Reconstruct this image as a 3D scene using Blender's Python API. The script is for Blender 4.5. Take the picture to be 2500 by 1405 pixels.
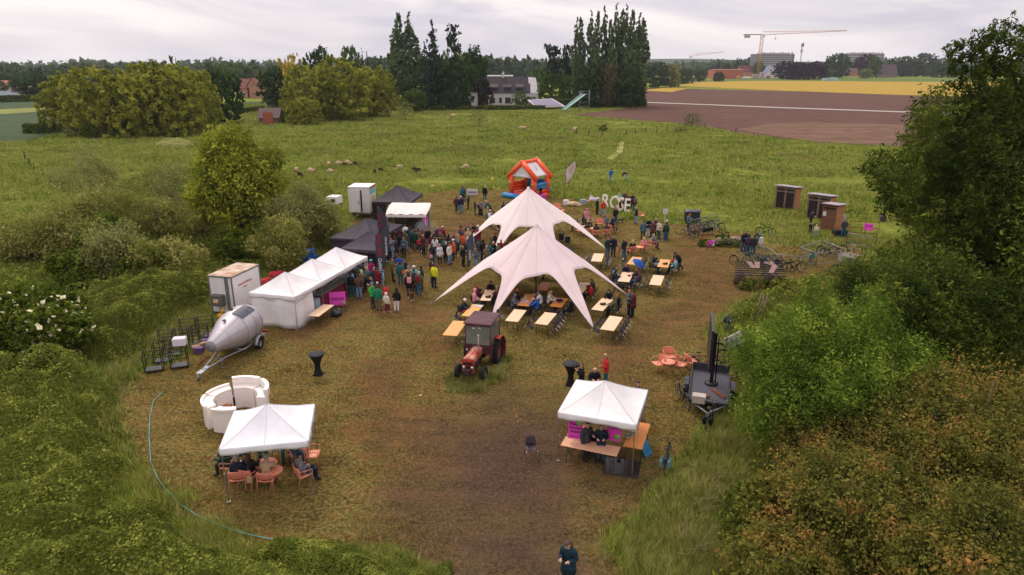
import bpy, bmesh, math, random
import numpy as np
from mathutils import Vector, Matrix, Euler
random.seed(7); RS = np.random.RandomState(11)
for o in list(bpy.data.objects): bpy.data.objects.remove(o)
SC = bpy.context.scene
COL = SC.collection
R = math.radians
# ------------------------------------------------------------------ camera
CH, CP = 14.6, 18.03
cd = bpy.data.cameras.new("camera"); cam = bpy.data.objects.new("camera", cd); COL.objects.link(cam)
cd.sensor_width = 36; cd.lens = 24.0; cd.clip_start = 0.5; cd.clip_end = 9000
cam.location = (0, 0, CH); cam.rotation_euler = (R(90 - CP), 0, 0)
SC.camera = cam
# ------------------------------------------------------------------ sky and sun (overcast)
SUN_EL, SUN_AZ = 48, -25       # azimuth from +Y towards +X
w = bpy.data.worlds.new("World"); SC.world = w; w.use_nodes = True
nt = w.node_tree; nt.nodes.clear()
def N(nt, t, **k):
    n = nt.nodes.new(t)
    for a, b in k.items(): setattr(n, a, b)
    return n
out = N(nt, 'ShaderNodeOutputWorld'); sky = N(nt, 'ShaderNodeTexSky', sky_type='NISHITA')
sky.sun_disc = False; sky.sun_elevation = R(SUN_EL); sky.sun_rotation = R(SUN_AZ)
b1 = N(nt, 'ShaderNodeBackground'); b1.inputs[1].default_value = 0.08
b2 = N(nt, 'ShaderNodeBackground'); b2.inputs[1].default_value = 1.0
tc = N(nt, 'ShaderNodeTexCoord'); mp = N(nt, 'ShaderNodeMapping'); mp.inputs['Scale'].default_value = (1.0, 1.0, 5.5); mp.inputs['Location'].default_value = (.35, .2, .1)
n1 = N(nt, 'ShaderNodeTexNoise'); n1.inputs['Scale'].default_value = 1.9; n1.inputs['Detail'].default_value = 4; n1.inputs['Roughness'].default_value = .55; n1.inputs['Distortion'].default_value = .9
cr = N(nt, 'ShaderNodeValToRGB'); e = cr.color_ramp.elements
e[0].position = .38; e[0].color = (.47, .44, .50, 1); e[1].position = .60; e[1].color = (.76, .685, .675, 1)
m = e.new(.48); m.color = (.60, .55, .575, 1)
# blue-grey band low over the horizon
sx = N(nt, 'ShaderNodeSeparateXYZ'); mr = N(nt, 'ShaderNodeMapRange')
mr.inputs[1].default_value = .0; mr.inputs[2].default_value = .10; mr.inputs[3].default_value = 1.0; mr.inputs[4].default_value = 0.0
mx = N(nt, 'ShaderNodeMixRGB'); mx.inputs[2].default_value = (.55, .535, .60, 1)
mm = N(nt, 'ShaderNodeMath', operation='MULTIPLY'); mm.inputs[1].default_value = .15
ms = N(nt, 'ShaderNodeMixShader'); ms.inputs[0].default_value = .93
L = nt.links.new
L(tc.outputs['Generated'], mp.inputs[0]); L(mp.outputs[0], n1.inputs['Vector']); L(n1.outputs[0], cr.inputs[0])
L(tc.outputs['Generated'], sx.inputs[0]); L(sx.outputs[2], mr.inputs[0]); L(mr.outputs[0], mm.inputs[0]); L(mm.outputs[0], mx.inputs[0])
L(cr.outputs[0], mx.inputs[1]); L(mx.outputs[0], b2.inputs[0]); L(sky.outputs[0], b1.inputs[0])
zb = N(nt, 'ShaderNodeMapRange'); zb.inputs[3].default_value = 1.0; zb.inputs[4].default_value = 1.6; L(sx.outputs[2], zb.inputs[0]); L(zb.outputs[0], b2.inputs[1])   # overcast sky: zenith brighter than horizon
L(b1.outputs[0], ms.inputs[1]); L(b2.outputs[0], ms.inputs[2]); L(ms.outputs[0], out.inputs[0])
sd = bpy.data.lights.new("sun", 'SUN'); sd.energy = 1.5; sd.angle = R(22); sd.color = (1, .90, .78)
so = bpy.data.objects.new("sun", sd); COL.objects.link(so)
dv = Vector((math.sin(R(SUN_AZ)) * math.cos(R(SUN_EL)), math.cos(R(SUN_AZ)) * math.cos(R(SUN_EL)), math.sin(R(SUN_EL))))
so.rotation_euler = dv.to_track_quat('Z', 'Y').to_euler()
SC.view_settings.view_transform = 'Standard'; SC.view_settings.look = 'None'
SC.view_settings.exposure = 0.52; SC.view_settings.gamma = 1.0
# ------------------------------------------------------------------ pixel of the 2500x1405 photo -> place in the world
_s, _c = math.sin(R(CP)), math.cos(R(CP)); F = 1666.7
def G(px, py, z=0.0):
    x = (px - 1250) / F; y = (702.5 - py) / F
    d = (x, _c + y * _s, -_s + y * _c); t = (z - CH) / d[2]
    return Vector((d[0] * t, d[1] * t, z))
def topz(py, Y):               # height of something at ground distance Y whose top shows at row py
    y = (702.5 - py) / F
    return CH + (-_s + y * _c) / (_c + y * _s) * Y
def proj(X, Y, Z=0.0):         # numpy: world -> photo pixels
    zc = Y * _c - (Z - CH) * _s; yc = Y * _s + (Z - CH) * _c
    zc = np.maximum(zc, .1)
    return 1250 + F * X / zc, 702.5 - F * yc / zc
# ------------------------------------------------------------------ materials
MATS = {}
def srgb(c):
    if isinstance(c, str): c = [int(c[i:i+2], 16) / 255 for i in (0, 2, 4)]
    return tuple((v / 12.92 if v <= .04045 else ((v + .055) / 1.055) ** 2.4) for v in c) + (1,)
def mat(name, col, rough=.7, metal=0, var=.12, scale=3.0, bump=0, bscale=20, spec=.3, col2=None, stretch=None, trans=0, detail=4):
    if name in MATS: return MATS[name]
    m = bpy.data.materials.new(name); m.use_nodes = True; t = m.node_tree; p = t.nodes['Principled BSDF']
    c = srgb(col); p.inputs['Roughness'].default_value = rough; p.inputs['Metallic'].default_value = metal
    p.inputs['Specular IOR Level'].default_value = spec
    tc = N(t, 'ShaderNodeTexCoord'); nz = N(t, 'ShaderNodeTexNoise'); nz.inputs['Scale'].default_value = scale; nz.inputs['Detail'].default_value = detail
    src = tc.outputs['Object']
    if stretch:
        mp = N(t, 'ShaderNodeMapping'); mp.inputs['Scale'].default_value = stretch; t.links.new(src, mp.inputs[0]); src = mp.outputs[0]
    t.links.new(src, nz.inputs['Vector'])
    r = N(t, 'ShaderNodeValToRGB'); e = r.color_ramp.elements
    if col2: a, b = c, srgb(col2)
    else: a = tuple(v * (1 - var) for v in c[:3]) + (1,); b = tuple(min(1, v * (1 + var)) for v in c[:3]) + (1,)
    e[0].position = .36; e[1].position = .64; e[0].color = a; e[1].color = b
    t.links.new(nz.outputs[0], r.inputs[0]); t.links.new(r.outputs[0], p.inputs['Base Color'])
    if bump:
        n2 = N(t, 'ShaderNodeTexNoise'); n2.inputs['Scale'].default_value = bscale; n2.inputs['Detail'].default_value = 3
        t.links.new(src, n2.inputs['Vector'])
        bp = N(t, 'ShaderNodeBump'); bp.inputs['Strength'].default_value = bump; bp.inputs['Distance'].default_value = .05
        t.links.new(n2.outputs[0], bp.inputs['Height']); t.links.new(bp.outputs[0], p.inputs['Normal'])
    if trans:
        tr = N(t, 'ShaderNodeBsdfTranslucent'); mxs = N(t, 'ShaderNodeMixShader'); mxs.inputs[0].default_value = trans
        t.links.new(r.outputs[0], tr.inputs[0]); t.links.new(p.outputs[0], mxs.inputs[1]); t.links.new(tr.outputs[0], mxs.inputs[2])
        t.links.new(mxs.outputs[0], t.nodes['Material Output'].inputs[0])
    MATS[name] = m; return m
def br(c, k=1.38): return (min(.8, c[0] * k * .98), min(.8, c[1] * k), min(.8, c[2] * k * .95)) + (1,)
def leafmat(name, dark, light, tint=None, trans=.3, rough=.85, spec=.04):
    """foliage: every leaf clump has its own shade between two real leaf colours"""
    if name in MATS: return MATS[name]
    m = bpy.data.materials.new(name); m.use_nodes = True; t = m.node_tree; p = t.nodes['Principled BSDF']
    at = N(t, 'ShaderNodeAttribute', attribute_name='rnd'); r = N(t, 'ShaderNodeValToRGB'); e = r.color_ramp.elements
    e[0].position = 0; e[0].color = br(srgb(dark)); e[1].position = 1; e[1].color = br(srgb(light))
    if tint: k = e.new(.62); k.color = br(srgb(light)); e[2].color = br(srgb(tint))
    t.links.new(at.outputs['Fac'], r.inputs[0]); t.links.new(r.outputs[0], p.inputs['Base Color'])
    p.inputs['Roughness'].default_value = rough; p.inputs['Specular IOR Level'].default_value = spec
    if trans:
        tr = N(t, 'ShaderNodeBsdfTranslucent'); mxs = N(t, 'ShaderNodeMixShader'); mxs.inputs[0].default_value = trans
        t.links.new(r.outputs[0], tr.inputs[0]); t.links.new(p.outputs[0], mxs.inputs[1]); t.links.new(tr.outputs[0], mxs.inputs[2])
        t.links.new(mxs.outputs[0], t.nodes['Material Output'].inputs[0])
    MATS[name] = m; return m
# ------------------------------------------------------------------ objects
def tag(o, label=None, cat=None, group=None, kind=None):
    if label: o['label'] = label
    if cat: o['category'] = cat
    if group: o['group'] = group
    if kind: o['kind'] = kind
    return o
def empty(name, loc, rz=0, label=None, cat=None, group=None, scale=None):
    o = bpy.data.objects.new(name, None); COL.objects.link(o); o.location = loc; o.rotation_euler = (0, 0, rz)
    o.empty_display_size = .2
    if scale: o.scale = (scale,) * 3 if isinstance(scale, (int, float)) else scale
    return tag(o, label, cat, group)
def link(name, me, mats, parent=None):
    o = bpy.data.objects.new(name, me); COL.objects.link(o)
    if parent: o.parent = parent
    for mt in (mats if isinstance(mats, (list, tuple)) else [mats]): me.materials.append(mt)
    return o
def copy_tree(o, parent=None):
    c = o.copy(); COL.objects.link(c)
    if parent: c.parent = parent
    for ch in list(o.children): copy_tree(ch, c)
    return c
class MB:
    """collects boxes, tubes, sheets... and links them as ONE mesh object"""
    def __init__(s): s.v = []; s.f = []; s.m = []; s.sm = []
    def add(s, V, Fc, mi=0, smooth=False):
        n = len(s.v); s.v += [tuple(q) for q in V]
        for f in Fc: s.f.append(tuple(i + n for i in f)); s.m.append(mi); s.sm.append(smooth)
        return s
    def box(s, c, d, rz=0, mi=0, M=None, bev=0):
        x, y, z = d[0] / 2, d[1] / 2, d[2] / 2; ca, sa = math.cos(rz), math.sin(rz)
        if bev <= 0:
            P = [(i * x, j * y, k * z) for k in (-1, 1) for j in (-1, 1) for i in (-1, 1)]
            Q = [(0, 2, 3, 1), (4, 5, 7, 6), (0, 1, 5, 4), (2, 6, 7, 3), (0, 4, 6, 2), (1, 3, 7, 5)]
        else:
            b = min(bev, x * .9, y * .9, z * .9); P = []; prof = [(b, -z), (0, -z + b), (0, z - b), (b, z)]
            for ins, zz in prof:
                X, Y = x - ins, y - ins; q = b
                P += [(X - q, -Y, zz), (X, -Y + q, zz), (X, Y - q, zz), (X - q, Y, zz), (-X + q, Y, zz), (-X, Y - q, zz), (-X, -Y + q, zz), (-X + q, -Y, zz)]
            Q = [tuple(range(7, -1, -1)), tuple(range(24, 32))]
            for r in range(3):
                for i in range(8): Q.append((r * 8 + i, r * 8 + (i + 1) % 8, r * 8 + 8 + (i + 1) % 8, r * 8 + 8 + i))
        out = []
        for p in P:
            if M is not None: q = M @ Vector(p); out.append((q.x + c[0], q.y + c[1], q.z + c[2]))
            else: out.append((p[0] * ca - p[1] * sa + c[0], p[0] * sa + p[1] * ca + c[1], p[2] + c[2]))
        return s.add(out, Q, mi)
    def tube(s, pts, rad, seg=8, mi=0, cap=True, smooth=True, closed=False):
        pts = [Vector(p) for p in pts]; n = len(pts)
        rad = [rad] * n if isinstance(rad, (int, float)) else rad
        V = []; up = None
        for i, p in enumerate(pts):
            if closed: t = pts[(i + 1) % n] - pts[i - 1]
            else: t = pts[min(i + 1, n - 1)] - pts[max(i - 1, 0)]
            if t.length < 1e-9: t = Vector((0, 0, 1))
            t.normalize()
            if up is None: up = Vector((0, 0, 1)) if abs(t.z) < .9 else Vector((1, 0, 0))
            a = t.cross(up)
            if a.length < 1e-4: a = t.orthogonal()
            a.normalize(); b = a.cross(t).normalized(); up = b
            for k in range(seg):
                an = 2 * math.pi * k / seg; q = p + (a * math.cos(an) + b * math.sin(an)) * rad[i]; V.append(q)
        Q = []
        for i in range(n if closed else n - 1):
            j = (i + 1) % n
            for k in range(seg): Q.append((i * seg + k, i * seg + (k + 1) % seg, j * seg + (k + 1) % seg, j * seg + k))
        if cap and not closed: Q += [tuple(range(seg - 1, -1, -1)), tuple(range((n - 1) * seg, n * seg))]
        return s.add(V, Q, mi, smooth)
    def lathe(s, prof, seg=24, c=(0, 0, 0), mi=0, M=None, a0=0, a1=2 * math.pi, smooth=True):
        full = abs(a1 - a0 - 2 * math.pi) < 1e-6; ns = seg if full else seg + 1; V = []
        for r, z in prof:
            for k in range(ns):
                a = a0 + (a1 - a0) * k / seg; p = Vector((r * math.cos(a), r * math.sin(a), z))
                if M is not None: p = M @ p
                V.append((p.x + c[0], p.y + c[1], p.z + c[2]))
        Q = []
        for i in range(len(prof) - 1):
            for k in range(seg): Q.append((i * ns + k, i * ns + (k + 1) % ns, (i + 1) * ns + (k + 1) % ns, (i + 1) * ns + k))
        return s.add(V, Q, mi, smooth)
    def ball(s, c, r, seg=12, mi=0, M=None):
        r = (r, r, r) if isinstance(r, (int, float)) else r; n = seg // 2; V = []; Q = []
        for i in range(n + 1):
            th = math.pi * i / n
            for k in range(seg):
                a = 2 * math.pi * k / seg; p = Vector((r[0] * math.sin(th) * math.cos(a), r[1] * math.sin(th) * math.sin(a), r[2] * math.cos(th)))
                if M is not None: p = M @ p
                V.append((p.x + c[0], p.y + c[1], p.z + c[2]))
        for i in range(n):
            for k in range(seg): Q.append((i * seg + k, (i + 1) * seg + k, (i + 1) * seg + (k + 1) % seg, i * seg + (k + 1) % seg))
        return s.add(V, Q, mi, True)
    def prism(s, poly, z0, z1, mi=0, M=None, c=(0, 0, 0)):
        n = len(poly); V = [(x, y, z0) for x, y in poly] + [(x, y, z1) for x, y in poly]
        Q = [tuple(range(n - 1, -1, -1)), tuple(range(n, 2 * n))] + [(i, (i + 1) % n, n + (i + 1) % n, n + i) for i in range(n)]
        if M is not None: V = [M @ Vector(q) for q in V]
        V = [(q[0] + c[0], q[1] + c[1], q[2] + c[2]) for q in V]
        return s.add(V, Q, mi)
    def grid(s, fn, nu, nv, mi=0, smooth=True, closed_u=False):
        V = [fn(i / (nu if closed_u else nu - 1), j / (nv - 1)) for j in range(nv) for i in range(nu)]; Q = []
        for j in range(nv - 1):
            for i in range(nu if closed_u else nu - 1):
                Q.append((j * nu + i, j * nu + (i + 1) % nu, (j + 1) * nu + (i + 1) % nu, (j + 1) * nu + i))
        return s.add(V, Q, mi, smooth)
    def mesh(s, name):
        me = bpy.data.meshes.new(name); me.from_pydata(s.v, [], s.f)
        me.polygons.foreach_set('material_index', s.m); me.polygons.foreach_set('use_smooth', s.sm); me.update(); return me
    def build(s, name, mats, parent=None, loc=None, rz=None):
        o = link(name, s.mesh(name), mats, parent)
        if loc is not None: o.location = loc
        if rz is not None: o.rotation_euler = (0, 0, rz)
        return o
def solidify(o, th, off=0):
    md = o.modifiers.new('thickness', 'SOLIDIFY'); md.thickness = th; md.offset = off; return o
def npmesh(name, V, quads, rnd=None, nper=4, smooth=False):
    """fast mesh from numpy arrays: quads (n,nper) of vertex indices"""
    me = bpy.data.meshes.new(name); n = len(quads)
    me.vertices.add(len(V)); me.vertices.foreach_set('co', V.astype(np.float32).ravel())
    me.loops.add(n * nper); me.loops.foreach_set('vertex_index', quads.astype(np.int32).ravel())
    me.polygons.add(n); me.polygons.foreach_set('loop_start', np.arange(0, n * nper, nper, dtype=np.int32))
    if rnd is not None:
        a = me.attributes.new('rnd', 'FLOAT', 'FACE'); a.data.foreach_set('value', rnd.astype(np.float32))
    me.polygons.foreach_set('use_smooth', np.full(n, smooth)); me.update(calc_edges=True); return me
def inpoly(X, Y, P):
    r = np.zeros(X.shape, bool); n = len(P)
    for i in range(n):
        x1, y1 = P[i]; x2, y2 = P[(i + 1) % n]
        if y1 == y2: continue
        c = ((y1 > Y) != (y2 > Y)) & (X < (x2 - x1) * (Y - y1) / (y2 - y1) + x1); r ^= c
    return r
def sdist(X, Y, P):            # signed distance to polygon, positive inside
    d = np.full(X.shape, 1e9); n = len(P)
    for i in range(n):
        x1, y1 = P[i]; x2, y2 = P[(i + 1) % n]; dx, dy = x2 - x1, y2 - y1; l = dx * dx + dy * dy + 1e-9
        t = np.clip(((X - x1) * dx + (Y - y1) * dy) / l, 0, 1)
        d = np.minimum(d, np.hypot(X - x1 - t * dx, Y - y1 - t * dy))
    return np.where(inpoly(X, Y, P), d, -d)
def wpoly(pts): return [tuple(G(*p)[:2]) for p in pts]
def vnoise(X, Y, s, seed=0):   # cheap smooth value noise, numpy
    r = np.random.RandomState(seed); T = r.rand(64, 64)
    x, y = X / s, Y / s; xi = np.floor(x).astype(int); yi = np.floor(y).astype(int); fx = x - xi; fy = y - yi
    fx = fx * fx * (3 - 2 * fx); fy = fy * fy * (3 - 2 * fy)
    g = lambda a, b: T[a % 64, b % 64]
    return (g(xi, yi) * (1 - fx) + g(xi + 1, yi) * fx) * (1 - fy) + (g(xi, yi + 1) * (1 - fx) + g(xi + 1, yi + 1) * fx) * fy
# ================================================================== GROUND
MOWN = wpoly([(760,1345),(640,1318),(500,1270),(400,1205),(345,1130),(312,1040),(305,960),(340,915),(420,890),(520,840),(560,800),(640,700),(700,660),(760,640),(830,590),(840,560),(880,520),(925,490),(1010,478),(1100,466),(1230,462),(1340,478),(1430,492),(1500,530),(1600,545),(1680,548),(1760,555),(1850,590),(1990,612),(2080,600),(2130,640),(2110,700),(1990,740),(1900,716),(1830,724),(1770,770),(1740,850),(1810,900),(1800,960),(1770,1010),(1690,1060),(1640,1110),(1600,1180),(1540,1260),(1500,1330),(1520,1405),(1480,1600),(1090,1600),(1110,1405),(1080,1360),(1000,1335),(880,1335)])
MUD = wpoly([(1120,1040),(1200,990),(1330,1020),(1410,1120),(1480,1250),(1480,1400),(1460,1600),(1090,1600),(1090,1400),(1020,1290),(1060,1150)])
WORN = wpoly([(700,760),(900,700),(1060,660),(1250,560),(1130,520),(960,600),(1000,680),(1080,770),(1050,850),(880,900),(850,1000),(1000,1200),(1300,1250),(1500,1100),(1560,880),(1750,760),(1800,700),(1780,620),(1700,560),(1640,620),(1690,690),(1620,760),(1480,850),(1350,1020),(1150,1020),(1000,960),(960,880),(1040,800),(900,760),(700,850)])
def axis(a, b, st, far, n=26):
    core = np.arange(a, b + st, st); lo = a - np.geomspace(st * 2, far, n)[::-1]; hi = b + np.geomspace(st * 2, far, n)
    return np.concatenate([lo, core, hi])
xs = axis(-34, 40, .22, 3400); ys = axis(12, 96, .26, 3600)
ys = ys[ys > -400]
gx, gy = np.meshgrid(xs, ys); X = gx.ravel(); Y = gy.ravel()
inner = (np.abs(X) < 120) & (Y > 0) & (Y < 200)
mown = np.zeros(X.shape); mud = mown.copy(); worn = mown.copy()
ii = np.where(inner)[0]; xi_, yi_ = X[ii], Y[ii]
wob = (vnoise(xi_, yi_, 1.4, 1) - .5) * 1.3 + (vnoise(xi_, yi_, .5, 2) - .5) * .5
mown[ii] = np.clip(.5 + (sdist(xi_, yi_, MOWN) + wob) / 1.4, 0, 1)
mud[ii] = np.clip(.5 + (sdist(xi_, yi_, MUD) + wob * 2.0 + (vnoise(xi_, yi_, 3.3, 41) - .5) * 3) / 10.0, 0, 1)
worn[ii] = np.clip(.5 + (sdist(xi_, yi_, WORN) + wob * 1.5) / 3.0, 0, 1)
Z = np.zeros(X.shape); Z[ii] = (vnoise(xi_, yi_, 2.6, 5) - .5) * .05 * mown[ii] + (vnoise(xi_, yi_, 7, 6) - .5) * .25 * (1 - mown[ii]) - .08 * (1 - mown[ii])
V = np.stack([X, Y, Z], 1); nx, ny = len(xs), len(ys)
i0 = (np.arange(ny - 1)[:, None] * nx + np.arange(nx - 1)[None]).ravel(); quads = np.stack([i0, i0 + 1, i0 + 1 + nx, i0 + nx], 1)
gm = npmesh('ground', V, quads, smooth=True)
for nm, arr in (('mown', mown), ('mud', mud), ('worn', worn)):
    a = gm.attributes.new(nm, 'FLOAT', 'POINT'); a.data.foreach_set('value', arr.astype(np.float32))
def ground_mat():
    m = bpy.data.materials.new('meadow_soil'); m.use_nodes = True; t = m.node_tree; p = t.nodes['Principled BSDF']; l = t.links.new
    tc = N(t, 'ShaderNodeTexCoord')
    def noise(s, d=4, rough=.6, st=None, dist=0):
        n = N(t, 'ShaderNodeTexNoise'); n.inputs['Scale'].default_value = s; n.inputs['Detail'].default_value = d; n.inputs['Roughness'].default_value = rough; n.inputs['Distortion'].default_value = dist
        src = tc.outputs['Object']
        if st:
            mp = N(t, 'ShaderNodeMapping'); mp.inputs['Scale'].default_value = st; mp.inputs['Rotation'].default_value = (0, 0, R(8)); l(src, mp.inputs[0]); src = mp.outputs[0]
        l(src, n.inputs['Vector']); return n.outputs[0]
    def ramp(src, stops):
        r = N(t, 'ShaderNodeValToRGB'); e = r.color_ramp.elements; l(src, r.inputs[0])
        while len(e) < len(stops): e.new(.5)
        for q, (ps, c) in zip(e, stops): q.position = ps; q.color = srgb(c)
        return r.outputs[0]
    def mix(f, a, b, bt='MIX'):
        n = N(t, 'ShaderNodeMixRGB', blend_type=bt)
        for i, q in enumerate((f, a, b)):
            if isinstance(q, (int, float)): n.inputs[i].default_value = q
            elif isinstance(q, tuple): n.inputs[i].default_value = q
            else: l(q, n.inputs[i])
        return n.outputs[0]
    def math_(op, a, b, cl=False):
        n = N(t, 'ShaderNodeMath', operation=op); n.use_clamp = cl
        for i, q in enumerate((a, b)):
            if isinstance(q, (int, float)): n.inputs[i].default_value = q
            else: l(q, n.inputs[i])
        return n.outputs[0]
    def attr(n): a = N(t, 'ShaderNodeAttribute', attribute_name=n); return a.outputs['Fac']
    big = noise(.11, 6, .68); mid = noise(.55, 5, .65, (1, 2.0, 1)); fine = noise(7, 3, .7); fib = noise(16, 2, .6, (1, 2.2, 1), .8)
    meadow = ramp(big, [(.38, '48541f'), (.45, '6b7733'), (.52, '8d9440'), (.58, 'a0a048'), (.66, '7c7646')])
    meadow = mix(.55, meadow, ramp(mid, [(.3, '5a6426'), (.5, '84903c'), (.7, 'a4a44a')]))
    grass = ramp(mid, [(.36, '503a28'), (.43, '70562f'), (.49, '747038'), (.54, '8a6038'), (.59, '84783e'), (.66, 'a47a46')])
    grass2 = ramp(fine, [(.36, '3a2c1c'), (.46, '6a5a36'), (.56, '8f884a'), (.66, 'c0a664')])
    mownc = mix(.5, grass, grass2)
    wornc = mix(.55, ramp(mid, [(.38, '523a2a'), (.5, '765638'), (.62, '9c7046')]), ramp(fine, [(.3, '443224'), (.55, '7a6040'), (.75, 'a68458')]))
    mudc = mix(.6, ramp(mid, [(.3, '4a3a30'), (.55, '624e40'), (.7, '76604e')]), ramp(fine, [(.28, '2e241d'), (.5, '5c4a3c'), (.75, '846e5a')]))
    th = lambda a, n, k: math_('ADD', math_('MULTIPLY', math_('SUBTRACT', a, .5), k), n, True)
    fm = math_('ADD', math_('MULTIPLY', math_('SUBTRACT', attr('mown'), .5), 3.0), math_('ADD', math_('MULTIPLY', math_('SUBTRACT', fine, .5), 1.5), .5), True)
    fw = math_('MULTIPLY', math_('ADD', math_('MULTIPLY', math_('SUBTRACT', attr('worn'), .5), 1.6), math_('ADD', math_('MULTIPLY', math_('SUBTRACT', mid, .5), 4.0), .5), True), .8)
    fd = math_('ADD', math_('MULTIPLY', math_('SUBTRACT', attr('mud'), .5), 1.5), math_('ADD', math_('MULTIPLY', math_('SUBTRACT', fine, .5), 1.6), .5), True)
    c = mix(fw, mownc, wornc); c = mix(fm, meadow, c); c = mix(fd, c, mudc)
    fibc = ramp(fib, [(.32, '585858'), (.48, 'd4d4d4'), (.64, 'ffffff')])
    c = mix(.75, c, fibc, 'MULTIPLY'); 
    l(c, p.inputs['Base Color']); p.inputs['Roughness'].default_value = .97; p.inputs['Specular IOR Level'].default_value = .03
    bp = N(t, 'ShaderNodeBump'); bp.inputs['Strength'].default_value = .9; bp.inputs['Distance'].default_value = .10
    l(mix(.5, fine, fib), bp.inputs['Height']); l(bp.outputs[0], p.inputs['Normal'])
    return m
tag(link('ground', gm, ground_mat()), kind='structure')
def sheet(name, pts, z, m, sub=1):
    P = wpoly(pts); mb = MB(); mb.add([(x, y, z) for x, y in P], [tuple(range(len(P)))]); return tag(mb.build(name, m), kind='structure')
def fieldmat(name, a, b, c, sc=.05, st=(1, 6, 1), fine=1.2, rot=0, ridge=0):
    m = mat(name, a, .95, col2=b, scale=sc, stretch=st, spec=.1, detail=6); t = m.node_tree
    n = N(t, 'ShaderNodeTexNoise'); n.inputs['Scale'].default_value = fine; n.inputs['Detail'].default_value = 4; tc = N(t, 'ShaderNodeTexCoord')
    mp = N(t, 'ShaderNodeMapping'); mp.inputs['Scale'].default_value = (.25, 1, 1); mp.inputs['Rotation'].default_value = (0, 0, R(rot))
    t.links.new(tc.outputs['Object'], mp.inputs[0]); t.links.new(mp.outputs[0], n.inputs['Vector'])
    r = N(t, 'ShaderNodeValToRGB'); r.color_ramp.elements[0].position = .35; r.color_ramp.elements[1].position = .65
    r.color_ramp.elements[0].color = srgb(c); r.color_ramp.elements[1].color = (1, 1, 1, 1); t.links.new(n.outputs[0], r.inputs[0])
    mx = N(t, 'ShaderNodeMixRGB', blend_type='MULTIPLY'); mx.inputs[0].default_value = .6
    p = t.nodes['Principled BSDF']; src = p.inputs['Base Color'].links[0].from_socket
    t.links.new(src, mx.inputs[1]); t.links.new(r.outputs[0], mx.inputs[2]); t.links.new(mx.outputs[0], p.inputs['Base Color']); return m
M_PLOW = fieldmat('plowed_soil', '5c4238', '6c4e42', 'a0a0a0'); M_PLOW2 = fieldmat('tilled_soil', '6b5040', '7f6350', 'a0a0a0')
M_YEL = fieldmat('ripe_barley', 'a4862f', 'b4973e', 'c0c0c0'); M_CROP = fieldmat('young_wheat', '3c4f30', '4a5c3a', 'a8a8a8', rot=10)
M_LAWN = fieldmat('mown_lawn', '55682c', '66772f', 'c0c0c0')
sheet('plowed_field', [(1395,281),(1560,262),(1570,215),(2600,240),(2600,300),(2600,400),(2300,372),(2160,356),(2000,348),(1830,330),(1700,308),(1640,300),(1500,290)], .05, M_PLOW)
sheet('tilled_field', [(1800,318),(1870,304),(1990,299),(2160,304),(2600,330),(2600,410),(2300,374),(2160,357),(1990,348),(1880,332)], .10, M_PLOW2)
sheet('barley_field', [(1650,210),(1700,201),(1860,198),(2170,200),(2700,204),(2700,246),(2200,233),(1900,222)], .12, M_YEL)
sheet('yellow_strip', [(1560,222),(1640,214),(1680,217),(1640,226)], .14, M_YEL)
sheet('field_path', [(1580,250.5),(1700,255),(1900,263),(2300,277),(2600,288),(2600,291),(2300,279.6),(1900,265.4),(1700,257),(1580,252.5)], .16, mat('pale_concrete', 'a59c96', .9))
sheet('wheat_field', [(-900,235),(-300,240),(150,252),(150,325),(60,345),(-50,352),(-900,420)], .06, M_CROP)
sheet('wheat_strip', [(-900,262),(-200,266),(0,268),(130,262),(130,272),(0,280),(-300,284),(-900,284)], .10, mat('yellow_grass', '6e7424', .9, var=.2, scale=.1))
sheet('green_field', [(590,250),(700,245),(760,262),(640,272),(590,270)], .07, M_CROP)
sheet('garden_lawn', [(1170,262),(1290,246),(1330,262),(1240,270),(1150,272)], .08, M_LAWN)
sheet('far_field', [(1580,200),(1900,190),(2400,193),(2700,195),(2700,204),(2170,200),(1860,198),(1700,201)], .09, M_LAWN)
sheet('cut_grass_track', [(78,400),(92,396),(150,440),(162,462),(140,462),(110,440)], .03, mat('cut_grass', '94904a', .9, var=.3, scale=1.5))
sheet('cut_grass_track', [(1512,345),(1524,345),(1520,372),(1495,392),(1480,388),(1505,370)], .03, MATS['cut_grass'])
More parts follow.
